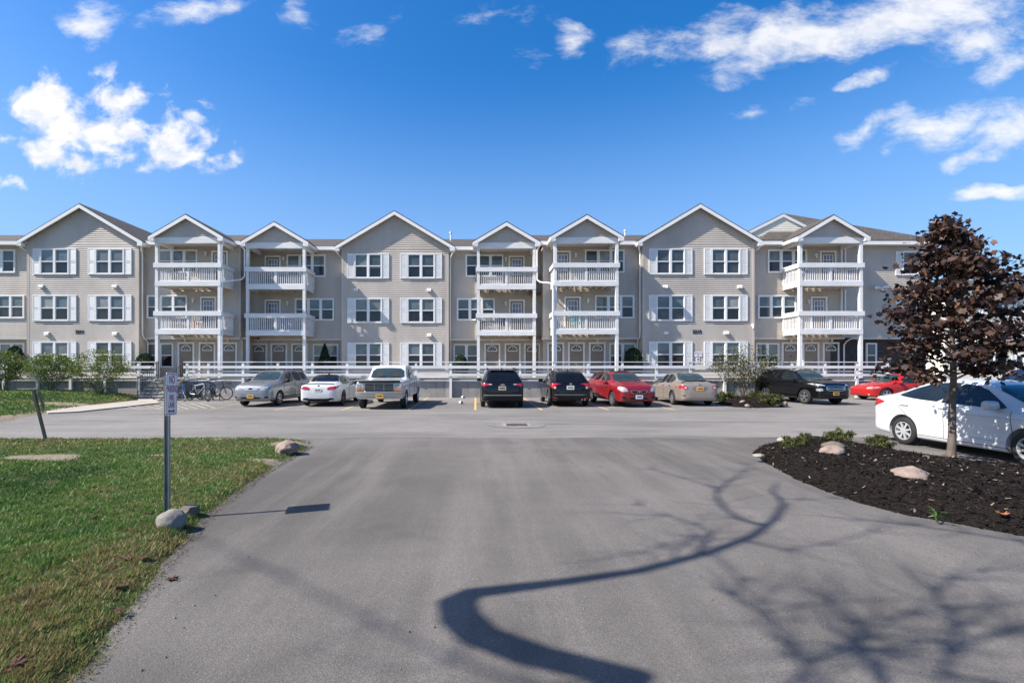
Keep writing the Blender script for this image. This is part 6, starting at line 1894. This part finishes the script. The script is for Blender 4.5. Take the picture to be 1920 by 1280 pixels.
# no-parking sign
sx, sy = gp(315, 973); sz = 0.04
sg = empty('no_parking_sign', (sx, sy, 0), label='white and red no parking fire lane sign on a grey post at the lawn edge', cat='sign')
mb = MB()
for (a, b) in (((-.022, -.012), (.022, -.008)),): mb.box(sx-.0205, sx+.0205, sy-.004, sy+.004, -.1, 1.62)
mb.box(sx-.026, sx-.021, sy-.032, sy+.004, -.1, 1.62); mb.box(sx+.021, sx+.026, sy-.032, sy+.004, -.1, 1.62)
mb.build('post', M_POST, sg)
th = radians(-11.5)                                           # panel runs along (sin th, cos th); its face looks to +x
u = Vector((sin(th), cos(th), 0)); nrm = Vector((cos(th), -sin(th), 0))
tilt = radians(3.0)
W2, H2 = 0.152, 0.24
cz = 1.655-H2
Rm = Matrix((u, Vector((0, 0, 1)), nrm)).transposed()
base = Vector((sx, sy, cz)) + nrm*0.036
def sp(a, b, c=0.0):
    a2 = a*cos(tilt)+b*sin(tilt); b2 = -a*sin(tilt)+b*cos(tilt)
    return base + Rm @ Vector((a2, b2, c))
def rr(w, h, r, n=5):
    out = []
    for cx, cy, a0 in ((w-r, h-r, 0), (-w+r, h-r, 90), (-w+r, -h+r, 180), (w-r, -h+r, 270)):
        for i in range(n+1):
            a = radians(a0+90*i/n); out.append((cx+r*cos(a), cy+r*sin(a)))
    return out
def panel(pts, c0, c1):
    m = MB(); n = len(pts)
    m.add([sp(a, b, c0) for a, b in pts]+[sp(a, b, c1) for a, b in pts], [tuple(range(n))[::-1], tuple(range(n, 2*n))]+[(i, (i+1) % n, n+(i+1) % n, n+i) for i in range(n)]); return m
pn = panel(rr(W2, H2, .025), -.002, .002).build('panel', M_SIGNFACE, sg)
m = MB(); o1, o2 = rr(W2-.012, H2-.012, .02), rr(W2-.019, H2-.019, .016); n = len(o1)
m.add([sp(a, b, .0028) for a, b in o1]+[sp(a, b, .0028) for a, b in o2], [(i, (i+1) % n, n+(i+1) % n, n+i) for i in range(n)]); m.build('border', M_SIGNRED, pn)
def sign_text(body, size, cy, sxx=1.0):
    cu = bpy.data.curves.new('lettering', 'FONT'); cu.body = body; cu.size = size; cu.align_x = 'CENTER'; cu.align_y = 'CENTER'; cu.offset = 0.0022
    t = bpy.data.objects.new('lettering_source', cu); COL.objects.link(t)
    me = bpy.data.meshes.new_from_object(t.evaluated_get(bpy.context.evaluated_depsgraph_get())); bpy.data.objects.remove(t)
    for v in me.vertices: v.co = sp(v.co.x*sxx, v.co.y+cy, .003) - Vector(sg.location)
    me.materials.clear(); me.materials.append(M_SIGNRED); link_mesh('lettering', me, pn)
sign_text('NO', 0.125, .160, .80); sign_text('PARKING', 0.112, .055, .60); sign_text('FIRE', 0.092, -.045, .72); sign_text('LANE', 0.092, -.125, .72)
m = MB(); A = [(-.095, -.193), (-.05, -.168), (-.05, -.184), (.05, -.184), (.05, -.168), (.095, -.193), (.05, -.218), (.05, -.202), (-.05, -.202), (-.05, -.218)]
m.add([sp(a, b, .003) for a, b in A], [(0,9,1), (2,8,7,3), (1,9,8,2), (4,3,7,6), (4,6,5)]); m.build('arrow', M_SIGNRED, pn)
m = MB()
for b in (.215, -.222): m.tube([sp(0, b, .002), sp(0, b, .006)], .007, 8)
m.build('bolt', M_SIGNBACK, pn)

# leaning sign far left
lx, ly = gp(88, 828); s_ = F_PX/ly
tx, tz = wx(62, ly-.1), wz(731, ly-.1)
ls = empty('leaning_sign', (lx, ly, 0), label='grey post leaning left with a small sign turned edge on, far left lawn edge', cat='sign')
m = MB(); m.bar((lx+.01, ly, -.1), (tx, ly-.1, tz), .06, .035, up=(0, 1, 0)); m.build('post', M_GREENPOST, ls)
d = (Vector((tx, ly-.1, tz))-Vector((lx, ly, 0))).normalized()
c0 = Vector((tx, ly-.1, tz)) - d*0.235 + Vector((.075, .06, .0)); a = Vector((-.52, .86, .0)).normalized()
m = MB(); m.bar(c0-d*.20, c0+d*.20, .006, .24, up=a); m.build('panel', simple('weathered_sign_back', (0.10, 0.09, 0.08), 0.6, 0.2, var=0.2), ls)

# ---- rocks
def rock(px, py, wpx, hpx, mat, label, seed, dpx=None, pz=0.02, rot=0.0, sharp=0.5):
    x, y = gp(px, py, pz); s = F_PX/y
    w, h = wpx/s/2, hpx/s
    bm = bmesh.new(); bmesh.ops.create_icosphere(bm, subdivisions=4, radius=1.0)
    for v in bm.verts:
        n1 = noise.fractal(v.co*0.9+Vector((seed*3.1, seed, 0)), 1.0, 2.0, 3); n2 = noise.noise(v.co*2.6+Vector((0, seed*2.0, 1)))
        c = v.co*(1+0.26*n1*sharp*1.6+0.07*n2)
        for pl_ in range(5):                                     # flat facets
            rr_ = random.Random(seed*10+pl_); pn_ = Vector((rr_.gauss(0, 1), rr_.gauss(0, 1), rr_.gauss(0, .8))).normalized(); dd = rr_.uniform(.72, .92)
            k = c.dot(pn_)-dd
            if k > 0: c -= pn_*k*0.85
        v.co = Vector((c.x*w, c.y*w*0.85, c.z*h*0.62+h*0.40))
    me = bpy.data.meshes.new('rock'); bm.to_mesh(me); bm.free(); me.materials.append(mat)
    me.polygons.foreach_set('use_smooth', [True]*len(me.polygons))
    o = link_mesh('rock', me); o.location = (x, y, pz); o.rotation_euler = (0, 0, rot)
    return tag(o, label, 'rock', 'rocks along the lawn and planting beds')
rock(322, 992, 52, 37, M_ROCK_GREY, 'pale rounded boulder in the grass at the foot of the no parking sign', 1, pz=.03, sharp=.2)
rock(354, 966, 38, 22, M_ROCK_BROWN, 'smaller brown rock behind the pale boulder by the sign post', 2, pz=.03)
rock(538, 850, 44, 26, M_ROCK_PINK, 'angular pinkish rock at the corner tip of the lawn', 3, pz=.03, sharp=.9)
rock(1557, 855, 46, 20, M_ROCK_PINK, 'pink cracked rock in the mulch bed in front of a flat one', 4, pz=.14, sharp=.8)
rock(1562, 842, 42, 14, M_ROCK_BROWN, 'flat tan rock leaning behind the pink cracked rock', 5, pz=.16)
rock(1705, 897, 66, 23, M_ROCK_PINK, 'wide low tan boulder in the middle of the mulch bed', 6, pz=.15, sharp=.9)
rock(1423, 856, 20, 6, M_ROCK_PALE, 'small flat pale stone at the left edge of the mulch bed', 7, pz=.10)
rock(1466, 828, 18, 8, M_ROCK_PALE, 'small white stone at the tip of the mulch bed', 8, pz=.07)
rock(1511, 826, 16, 9, M_ROCK_PINK, 'small pink stone peeking over the tiny juniper', 10, pz=.08)
rock(1394, 757, 13, 7, M_ROCK_PINK, 'rounded pink rock below the multi-stem tree on the island', 11, pz=.10)
rock(1401, 762, 9, 4.5, M_ROCK_PALE, 'small pale rock at the island edge below the pink one', 12, pz=.06)
rock(1456, 761, 12, 5.5, M_ROCK_PALE, 'white rock in front of the spreading juniper on the island', 13, pz=.05)
rock(1472, 761.5, 12, 8.5, M_ROCK_PINK, 'tan block shaped rock at the right tip of the island', 14, pz=.04, sharp=.9)
rock(1463, 758, 10, 5, M_ROCK_GREY, 'grey stone tucked behind the white and tan rocks of the island', 15, pz=.06)

# ---- storm drain
dx, dy = gp(969, 797)
dr = empty('storm_drain', (dx, dy, 0), label='rectangular iron storm drain grate set in the asphalt', cat='drain')
m = MB(); m.box(dx-.40, dx+.40, dy-.36, dy-.27, -.03, .016); m.box(dx-.40, dx+.40, dy+.27, dy+.36, -.03, .016); m.box(dx-.40, dx-.31, dy-.27, dy+.27, -.03, .016); m.box(dx+.31, dx+.40, dy-.27, dy+.27, -.03, .016)
m.build('frame', simple('drain_frame', (0.24, 0.215, 0.20), 0.8, var=0.25, scale=6), dr)
m = MB(); 
for i in range(14): x = dx-.30+.6*i/13; m.box(x-.010, x+.010, dy-.27, dy+.27, -.02, .019)
for yy in (-.27, -.02, .235): m.box(dx-.31, dx+.31, dy+yy, dy+yy+.035, -.02, .0175)
m.build('grate', simple('rusty_iron', (0.10, 0.07, 0.06), 0.7, 0.3, var=0.3, scale=9), dr)
m = MB(); m.box(dx-.309, dx+.309, dy-.269, dy+.269, .0105, .0115); m.build('pit_shade', M_WELL, dr)  # thin black sheet stands in for the darkness under the grate
g = MB(); ang = [2*pi*i/26 for i in range(26)]
g.add([(dx+cos(a)*(0.78+.1*random.random()), dy+sin(a)*(0.66+.1*random.random()), .0092) for a in ang], [tuple(range(26))]); structure(g, 'pavement', simple('drain_patch', (0.17, 0.16, 0.15), 0.85, var=0.15, scale=3, bump_s=.3))

# ---- bicycles and rack
M_BIKEBLACK = simple('bike_black', (0.015, 0.015, 0.017), 0.35); M_BIKEBLUE = simple('bike_blue', (0.03, 0.13, 0.40), 0.3); M_BIKESILVER = simple('bike_silver', (0.6, 0.62, 0.64), 0.3, 0.5); M_BIKEWHITE = simple('bike_white', (0.7, 0.7, 0.7), 0.35); M_BIKEDARKBLUE = simple('bike_navy', (0.02, 0.04, 0.14), 0.35)
M_SPOKE = simple('spoke_steel', (0.22, 0.22, 0.23), 0.4, 0.6)
def bike(x, y, rz, fm, label, R=.34, step=False, steer=0.0, basket=False):
    root = empty('bicycle', (x, y, 0), rz, label, 'bicycle', 'bicycles at the rack')
    def V(a, b, c=0.0): return (a, c, b)
    rear, front = (-.52, R), (.52, R)
    bb, seat_t, head_t, head_b = (-.08, .30), (-.24, .82), (.34, .86), (.38, .70)
    m = MB()
    dt = (head_b, bb); tt = ((seat_t[0]+.03, .76), head_t) if not step else ((-.16, .52), head_b)
    for a, b in (dt, tt): m.tube([V(*a), V(*b)], .019, 8)
    m.tube([V(*bb), V(*seat_t)], .017, 8); m.tube([V(*head_t), V(*head_b)], .022, 8)
    for s in (-.05, .05):
        m.tube([V(*bb), V(rear[0], rear[1], s)], .011, 6); m.tube([V(-.20, .72), V(rear[0], rear[1], s)], .010, 6)
    m.build('frame', fm, root, smooth=True, world=False)
    def rot(p, c=steer):                                       # the front end turns about the head tube
        dx_ = p[0]-.36; return (.36+dx_*cos(c)-p[1]*sin(c), dx_*sin(c)+p[1]*cos(c), p[2])
    m = MB()
    for s in (-.05, .05): m.tube([rot((.385, 0, .70)), rot((.40, s, .66)), rot((front[0], s, front[1]))], .013, 6)
    m.build('fork', fm, root, smooth=True, world=False)
    for (cx, cz_), f in ((rear, False), (front, True)):
        m = MB(); pts = [(cx+R*.96*cos(2*pi*k/26), 0, cz_+R*.96*sin(2*pi*k/26)) for k in range(26)]
        if f: pts = [rot(p) for p in pts]
        m.tube(pts, .021, 6, closed=True)
        w = m.build('wheel', M_TYRE, root, smooth=True, world=False)
        m = MB(); pts = [(cx+R*.885*cos(2*pi*k/26), 0, cz_+R*.885*sin(2*pi*k/26)) for k in range(26)]
        if f: pts = [rot(p) for p in pts]
        m.tube(pts, .009, 5, closed=True)
        for k in range(14):
            a = 2*pi*k/14; p = [(cx, .02*(-1)**k, cz_), (cx+R*.88*cos(a), 0, cz_+R*.88*sin(a))]
            if f: p = [rot(q) for q in p]
            m.tube(p, .0025, 4, cap=False)
        p = [(cx, -.05, cz_), (cx, .05, cz_)]
        if f: p = [rot(q) for q in p]
        m.tube(p, .025, 8); m.build('rim', M_SPOKE, w, world=False)
    m = MB(); m.tube([(.335, 0, .86), (.325, 0, .97)], .015, 6); m.tube([rot((.40, -.30, 1.0)), rot((.36, -.2, 1.0)), rot((.34, 0, .97)), rot((.36, .2, 1.0)), rot((.40, .30, 1.0))], .014, 6)
    m.build('handlebar', M_BIKEBLACK, root, smooth=True, world=False)
    m = MB(); m.tube([V(-.24, .80), V(-.26, .93)], .013, 6)
    vs = [(-.40, -.075, .94), (-.40, .075, .94), (-.25, .055, .955), (-.10, .02, .95), (-.10, -.02, .95), (-.25, -.055, .955)]
    m.add([(a, b, c) for a, b, c in vs]+[(a, b*.7, c-.05) for a, b, c in vs], [(0,1,2,3,4,5)[::-1], (6,7,8,9,10,11)]+[(i, (i+1) % 6, 6+(i+1) % 6, 6+i) for i in range(6)])
    m.build('saddle', M_BIKEBLACK, root, world=False)
    m = MB(); m.lathe_y([(.09, -.045), (.095, -.04), (.09, -.035)], 18, 0, (bb[0], 0, bb[1])); m.tube([(bb[0], -.06, bb[1]), (bb[0]+.12, -.06, bb[1]-.12)], .011, 6); m.tube([(bb[0], .06, bb[1]), (bb[0]-.12, .06, bb[1]+.12)], .011, 6); m.box(bb[0]+.08, bb[0]+.16, -.15, -.06, bb[1]-.14, bb[1]-.11); m.box(bb[0]-.16, bb[0]-.08, .06, .15, bb[1]+.11, bb[1]+.14)
    m.build('crankset', M_BIKEBLACK, root, world=False)
    if basket:
        m = MB()
        for z in (.80, .90, 1.0): m.tube([rot(p) for p in ((.46, -.15, z), (.72, -.15, z), (.72, .15, z), (.46, .15, z))], .006, 4, closed=True)
        for p in ((.46, -.15), (.59, -.15), (.72, -.15), (.72, 0), (.72, .15), (.59, .15), (.46, .15)): m.tube([rot((*p, .80)), rot((*p, 1.0))], .006, 4)
        m.build('basket', M_BIKEBLACK, root, world=False)
def bxy(px, Y): return (wx(px, Y), Y)
bike(*bxy(316, 24.9), radians(8), M_BIKEBLACK, 'dark bicycle half hidden behind the no parking sign', R=.35)
bike(*bxy(343, 24.5), radians(-58), M_BIKEBLUE, 'light blue and white bicycle just right of the no parking sign', steer=.3)
bike(*bxy(357, 25.1), radians(35), M_BIKEBLACK, 'black bicycle leaning in the middle of the rack', steer=.4)
bike(*bxy(372, 24.9), radians(-14), M_BIKESILVER, 'silver framed bicycle beside the wavy rack', step=False)
bike(*bxy(396, 24.6), radians(-70), M_BIKEDARKBLUE, 'dark blue bicycle with its front wheel towards the lot', R=.33, steer=-.3)
bike(*bxy(405, 25.3), radians(5), M_BIKEBLACK, 'black bicycle against the concrete wall at the right end of the rack', basket=True)
m = MB(); x0, x1, Y0 = wx(358, 25.0), wx(411, 25.0), 25.05
pts = []
nw = 3
for i in range(nw*2+1):
    xa = x0+(x1-x0)*i/(nw*2)
    if i % 2 == 0: pass
step_ = (x1-x0)/(nw*2)
pts = [(x0, Y0, -.03)]
for i in range(nw*2):
    xa = x0+step_*i
    up = i % 2 == 0
    z_lo, z_hi = (.62, .98) if True else (0, 0)
    for k in range(9):
        a = pi*k/8; cx = xa+step_/2; r = step_/2
        pts.append((cx-r*cos(a), Y0, .72+r*sin(a) if up else .34-r*sin(a)))
pts.append((x1, Y0, -.03))
m.tube(pts, .028, 8)
thing_mesh(m, 'bike_rack', M_BIKEBLACK, (x0, Y0, 0), 'black wavy tube bike rack in front of the concrete wall', 'bike rack', smooth=True)

# ---- things on the balconies
def chair(x, y, z, mat, label, rz=0.0, s=1.0):
    root = empty('patio_chair', (x, y, z), rz, label, 'chair'); root.scale = (s, s, s)
    m = MB(); m.box(-.24, .24, -.24, .22, .40, .44); m.build('seat', mat, root, world=False, bevel=.012)
    m = MB()
    for i in range(5): xx = -.20+.1*i; m.bar((xx, .22, .44), (xx, .30, .88), .07, .02, up=(0, 1, 0))
    m.bar((-.24, .30, .88), (.24, .30, .88), .03, .07); m.build('backrest', mat, root, world=False)
    for sx_ in (-1, 1):
        m = MB(); m.bar((sx_*.25, -.2, .62), (sx_*.25, .26, .64), .05, .03); m.bar((sx_*.25, -.2, .40), (sx_*.25, -.2, .62), .03, .03); m.build('armrest', mat, root, world=False)
        for sy_ in (-.21, .19):
            m = MB(); m.bar((sx_*.22, sy_, .40), (sx_*.24, sy_, 0), .035, .035); m.build('leg', mat, root, world=False)
M_TEAL = simple('teal_plastic', (0.05, 0.42, 0.38), 0.45); M_DARKCH = simple('dark_wicker', (0.03, 0.028, 0.028), 0.7); M_WHITECH = simple('white_plastic', (0.7, 0.7, 0.68), 0.45); M_REDCH = simple('maroon_fabric', (0.16, 0.02, 0.03), 0.8)
chair(wx(1082, 28.6), 28.6, D2, M_TEAL, 'teal plastic chair on the second floor balcony above the red hatchback', .3)
chair(wx(915, 29.7), 29.8, D2, M_DARKCH, 'dark patio chair behind the railing on the balcony right of the middle gable', -.4)
chair(wx(945, 29.7), 29.9, D2, M_DARKCH, 'second dark patio chair, nearer the balcony door right of the middle gable', .4)
chair(wx(327, 28.6), 28.7, D2, M_WHITECH, 'white chair on the lower balcony above the entrance steps', .5)
chair(wx(372, 28.6), 28.8, D2, M_REDCH, 'maroon chair on the lower balcony above the entrance steps', -.5)
M_FLAGRED = simple('flag_red', (0.5, 0.03, 0.05), 0.8); M_FLAGWHITE = simple('flag_white', (0.75, 0.73, 0.72), 0.8); M_FLAGBLUE = simple('flag_blue', (0.03, 0.05, 0.18), 0.8)
def banner(px0, px1, zt, hh, label, blue=True):
    Y = 28.02; x0, x1 = wx(px0, Y), wx(px1, Y); root_loc = ((x0+x1)/2, Y, zt-hh)
    m = MB(); nx = 12; ns = 9
    def P(i, j, o=0):
        t = i/nx; return (x0+(x1-x0)*t, Y+.03*sin(t*9+j*.5)+o, zt-hh*j/ns-.06*sin(t*3.1))
    for j in range(ns):
        for i in range(nx):
            mi = 2 if (blue and i < 5 and j < 5) else j % 2
            for o, fl in ((0, 1), (.006, -1)): m.add([P(i, j, o), P(i, j+1, o), P(i+1, j+1, o), P(i+1, j, o)], [(0,1,2,3)[::fl]], mi)
    thing_mesh(m, 'flag', [M_FLAGRED, M_FLAGWHITE, M_FLAGBLUE], root_loc, label, 'flag', fix=False, smooth=True)
banner(1590, 1609, 7.42, .62, 'red and white striped flag hung inside the top right balcony railing')
m = MB(); x0, x1 = wx(1511, 28.1), wx(1517, 28.1)
for o in (0, .01): m.add([(x0, 28.1+o, 6.78), (x1, 28.12+o, 6.78), (x1, 28.1+o, 7.40), (x0, 28.12+o, 7.40)], [(0,1,2,3)])
thing_mesh(m, 'banner', M_FLAGBLUE, ((x0+x1)/2, 28.1, 6.78), 'narrow dark blue cloth at the left end of the top right balcony', 'banner', fix=False)

# ---- litter and fallen leaves
def cup(px, py, label, lying=True):
    x, y = gp(px, py); m = MB()
    m.lathe_z([(0, 0), (.05, 0), (.075, .2), (.07, .2), (.047, .01)], 14, 0, (0, 0, 0))
    if lying: m.v = [(a, -c+.1, b+.07) for a, b, c in m.v]
    else: m.v = [(a*1.2, b, c*.5) for a, b, c in m.v]
    o = m.build('paper_cup', M_WHITECH, None, world=False, smooth=True); o.location = (x, y, 0); o.rotation_euler = (0, 0, .6); tag(o, label, 'cup')
cup(868, 746.5, 'crumpled white paper cup at the foot of the concrete wall')
cup(864, 757, 'white paper cup lying on the asphalt of the empty stall')
M_DEADLEAF = leaf_mat('dead_leaf', (0.10, 0.045, 0.028), 0.2); M_ORANGELEAF = leaf_mat('orange_leaf', (0.42, 0.17, 0.07), 0.3)
def dead_leaf(px, py, size, mat, label, pz=.045, seed=1, group=None):
    x, y = gp(px, py, pz); rb = random.Random(seed)
    m = MB(); P = [(-.5, 0), (-.25, .3), (-.32, .5), (0, .36), (.24, .5), (.24, .22), (.6, 0), (.24, -.22), (.24, -.5), (0, -.36), (-.32, -.5), (-.25, -.3)]
    n = len(P); k1, k2 = rb.uniform(.3, .7), rb.uniform(.2, .6)
    top = [(a*size, b*size, size*(k1*abs(b)**1.3+k2*a*a*.7+rb.uniform(0, .12))) for a, b in P]+[(0, 0, .01)]
    bot = [(a, b, c-.003) for a, b, c in top]
    m.add(top+bot, [(i, (i+1) % n, n) for i in range(n)]+[(n+1+(i+1) % n, n+1+i, 2*n+1) for i in range(n)]+[(i, n+1+i, n+1+(i+1) % n, (i+1) % n) for i in range(n)])
    m.tube([(-.5*size, 0, .3*size*k2), (-.9*size, .05*size, .02)], .003, 4)
    o = m.build('fallen_leaf', mat, None, world=False, smooth=True); o.location = (x, y, pz); o.rotation_euler = (0, 0, rb.uniform(0, 6)); tag(o, label, 'leaf', group)
FL = 'fallen leaves on the lawn and asphalt'
dead_leaf(322, 1086, .085, M_DEADLEAF, 'curled brown leaf alone on the asphalt beside the lawn edge', .006, 1, FL)
dead_leaf(1880, 965, .10, M_ORANGELEAF, 'orange dry leaf on the mulch bed', .13, 2, FL)
dead_leaf(1885, 908, .10, M_ORANGELEAF, 'small rusty leaf on the mulch bed below the maple', .13, 12, FL)
for i, (px, py, s) in enumerate(((92, 1077, .09), (112, 1077, .08), (143, 1068, .09), (155, 1064, .07), (239, 1049, .08), (266, 1047, .09), (135, 1098, .07), (226, 1100, .06), (12, 1255, .12), (30, 1246, .1), (178, 970, .08), (223, 1143, .06), (281, 962, .07))):
    dead_leaf(px, py, s, M_DEADLEAF, 'curled dark brown fallen leaf lying in the grass of the near lawn', .06, 20+i, FL)
# weeds: a tuft at the mulch edge
x, y = gp(1757, 975, .05); m = MB()
for i in range(9):
    a = random.uniform(0, 2*pi); L = random.uniform(.08, .16); p = [Vector((0, 0, 0)), Vector((cos(a)*L*.3, sin(a)*L*.3, L*.8)), Vector((cos(a)*L*.9, sin(a)*L*.9, L*.9))]
    for q0, q1, w0, w1 in ((p[0], p[1], .008, .01), (p[1], p[2], .01, .001)):
        sd = Vector((-sin(a), cos(a), 0)); m.add([q0-sd*w0, q0+sd*w0, q1+sd*w1, q1-sd*w1], [(0,1,2,3)])
o = m.build('grass_tuft', leaf_mat('weed_green', (0.10, 0.2, 0.05), .3), None, world=False, fix=False); o.location = (x, y, .03); tag(o, 'single green grass tuft sprouting at the edge of the mulch bed', 'weed')
SKY_STR, SKY_SAT, CLOUD_V, SUN_E, EXPO = 0.115, 1.42, 4.9, 4.9, 0.95
# ================================================================== SKY, SUN, CAMERA
world = bpy.data.worlds.new('World'); scene.world = world; world.use_nodes = True
nt = world.node_tree
bg = nt.nodes['Background']
sky = nt.nodes.new('ShaderNodeTexSky'); sky.sky_type = 'NISHITA'; sky.sun_disc = False
el = math.asin(SUN.z); az = atan2(SUN.x, SUN.y)
sky.sun_elevation = el; sky.sun_rotation = az
sky.air_density = 1.0; sky.dust_density = 1.0; sky.ozone_density = 2.5; sky.altitude = 100
hs = nt.nodes.new('ShaderNodeHueSaturation'); hs.inputs['Saturation'].default_value = SKY_SAT; hs.inputs['Value'].default_value = 1.0; hs.inputs['Hue'].default_value = 0.505
nt.links.new(sky.outputs[0], hs.inputs['Color'])
# clouds: noise over the direction, gathered in the banks the photo shows (far away in that part of the sky)
tc = nt.nodes.new('ShaderNodeTexCoord')
sep = nt.nodes.new('ShaderNodeSeparateXYZ'); nt.links.new(tc.outputs['Generated'], sep.inputs[0])
yy = math_n(nt, 'MAXIMUM', sep.outputs[1], 0.05)
cb = nt.nodes.new('ShaderNodeCombineXYZ')
nt.links.new(math_n(nt, 'DIVIDE', sep.outputs[0], yy), cb.inputs[0]); nt.links.new(math_n(nt, 'DIVIDE', sep.outputs[2], yy), cb.inputs[1])
uv = cb.outputs[0]
wn = nt.nodes.new('ShaderNodeTexNoise'); wn.inputs['Scale'].default_value = 5.5; wn.inputs['Detail'].default_value = 5; nt.links.new(uv, wn.inputs['Vector'])
ws = nt.nodes.new('ShaderNodeVectorMath'); ws.operation = 'SUBTRACT'; nt.links.new(wn.outputs['Color'], ws.inputs[0]); ws.inputs[1].default_value = (0.5, 0.5, 0.5)
wm = nt.nodes.new('ShaderNodeVectorMath'); wm.operation = 'MULTIPLY'; nt.links.new(ws.outputs[0], wm.inputs[0]); wm.inputs[1].default_value = (0.22, 0.13, 0)
wa = nt.nodes.new('ShaderNodeVectorMath'); wa.operation = 'ADD'; nt.links.new(uv, wa.inputs[0]); nt.links.new(wm.outputs[0], wa.inputs[1])
uvw = wa.outputs[0]
def blob(px, py, rx, ry, rot=0.0, amp=1.0):
    m = nt.nodes.new('ShaderNodeMapping'); m.vector_type = 'TEXTURE'
    m.inputs['Location'].default_value = ((px-PX0)/F_PX, (PY0-py)/F_PX, 0); m.inputs['Rotation'].default_value = (0, 0, radians(rot)); m.inputs['Scale'].default_value = (rx/F_PX, ry/F_PX, 1)
    nt.links.new(uvw, m.inputs['Vector'])
    l = nt.nodes.new('ShaderNodeVectorMath'); l.operation = 'LENGTH'; nt.links.new(m.outputs[0], l.inputs[0])
    r = nt.nodes.new('ShaderNodeMapRange'); r.inputs['From Min'].default_value = 0.0; r.inputs['From Max'].default_value = 1.0; r.inputs['To Min'].default_value = amp; r.inputs['To Max'].default_value = 0.0
    nt.links.new(l.outputs['Value'], r.inputs['Value'])
    return r.outputs['Result']
def gather(lst):
    out = None
    for b in lst:
        v = blob(*b); out = v if out is None else math_n(nt, 'MAXIMUM', out, v)
    return out
puffy = gather([(80,185,115,80,0,1.15),(170,240,150,80,-10,1.2),(60,270,90,50,0,1.0),(230,180,110,60,15,.85),(330,270,140,55,-8,.95),(160,300,150,40,0,.95),(215,125,70,35,10,.55),(5,340,60,26,0,.8),(-10,250,50,40,0,.8),(350,225,90,40,0,.6),(390,285,70,25,10,.75)])
wisp = gather([(170,25,85,50,-20,.75),(360,8,130,40,10,1.0),(560,18,60,45,-40,.65),(700,55,60,30,10,.5),(750,18,40,25,0,.4),(945,40,110,40,10,.38),(1070,75,65,45,10,.75),(1185,85,80,45,30,.62),(1330,60,150,55,8,.9),(1500,75,260,70,12,1.15),(1720,35,260,75,8,1.15),(1840,70,140,50,10,.7),(1800,95,120,40,25,.6),(1630,145,80,25,22,.8),(1870,130,140,45,15,.75),(1640,240,110,32,12,.85),(1760,240,130,42,15,.9),(1880,240,120,60,5,1.05),(1825,290,70,22,15,.75),(1860,350,110,22,3,.95),(1410,203,60,18,15,.5),(1500,200,50,16,20,.4),(990,118,60,24,15,.4)])
def cnoise(scale, detail, rough, stretch, rot=0):
    m = nt.nodes.new('ShaderNodeMapping'); m.inputs['Scale'].default_value = stretch; m.inputs['Rotation'].default_value = (0, 0, radians(rot)); nt.links.new(uv, m.inputs['Vector'])
    n = nt.nodes.new('ShaderNodeTexNoise'); n.inputs['Scale'].default_value = scale; n.inputs['Detail'].default_value = detail; n.inputs['Roughness'].default_value = rough; n.inputs['Distortion'].default_value = 0.25
    nt.links.new(m.outputs[0], n.inputs['Vector']); return n.outputs['Fac']
n1 = cnoise(13, 10, 0.58, (1, 1.2, 1)); n2 = cnoise(9, 10, 0.66, (0.75, 1.6, 1), -16)
def dens(mask, n, k, lo, hi):
    s = math_n(nt, 'ADD', mask, math_n(nt, 'MULTIPLY', math_n(nt, 'SUBTRACT', n, 0.5), k))
    g = ramp(nt, mask, 0.0, 0.12)
    return math_n(nt, 'MULTIPLY', ramp(nt, s, lo, hi), g)
d1 = dens(puffy, n1, 2.5, 0.24, 0.88)
d2 = math_n(nt, 'MULTIPLY', dens(wisp, n2, 2.4, 0.06, 1.0), 0.84)
dn = math_n(nt, 'MAXIMUM', d1, d2)
up = ramp(nt, sep.outputs[1], 0.04, 0.08)
dn = math_n(nt, 'MULTIPLY', dn, up)
shade = ramp(nt, cnoise(17, 6, 0.6, (1, 1.6, 1), 8), 0.36, 0.6)
cl = mixc(nt, shade, tuple(c*CLOUD_V for c in (0.80, 0.83, 0.90)), tuple(c*CLOUD_V for c in (1.0, 0.99, 0.98)))
hz = math_n(nt, 'MULTIPLY', ramp(nt, sep.outputs[2], 0.54, 0.14), 0.62)
skyc = mixc(nt, hz, hs.outputs[0], (1.6, 2.55, 4.2))
nt.links.new(mixc(nt, dn, skyc, cl), bg.inputs['Color'])
bg.inputs['Strength'].default_value = SKY_STR

ld = bpy.data.lights.new('sun', 'SUN'); ld.energy = SUN_E; ld.angle = radians(0.53); ld.color = (1.0, 0.94, 0.855)
lo_ = bpy.data.objects.new('sun', ld); COL.objects.link(lo_); lo_.rotation_euler = SUN.to_track_quat('Z', 'Y').to_euler(); lo_.location = (-20, -5, 25)

cam = bpy.data.cameras.new('camera'); co_ = bpy.data.objects.new('camera', cam); COL.objects.link(co_)
co_.location = (0, 0, CAM_H); co_.rotation_euler = (radians(90), 0, 0)
cam.sensor_width = 36; cam.lens = F_PX/1920*36
cam.shift_x = (960-PX0)/1920; cam.shift_y = (PY0-640)/1920
cam.clip_start = 0.05; cam.clip_end = 5000
scene.camera = co_
scene.render.engine = 'CYCLES'
scene.view_settings.view_transform = 'Standard'; scene.view_settings.look = 'None'; scene.view_settings.gamma = 1.0; scene.view_settings.exposure = EXPO
try: scene.view_settings.use_curve_mapping = False
except Exception: pass
scene.cycles.max_bounces = 6; scene.cycles.diffuse_bounces = 3; scene.cycles.glossy_bounces = 3; scene.cycles.transmission_bounces = 4; scene.cycles.caustics_reflective = False; scene.cycles.caustics_refractive = False
scene.cycles.use_denoising = True
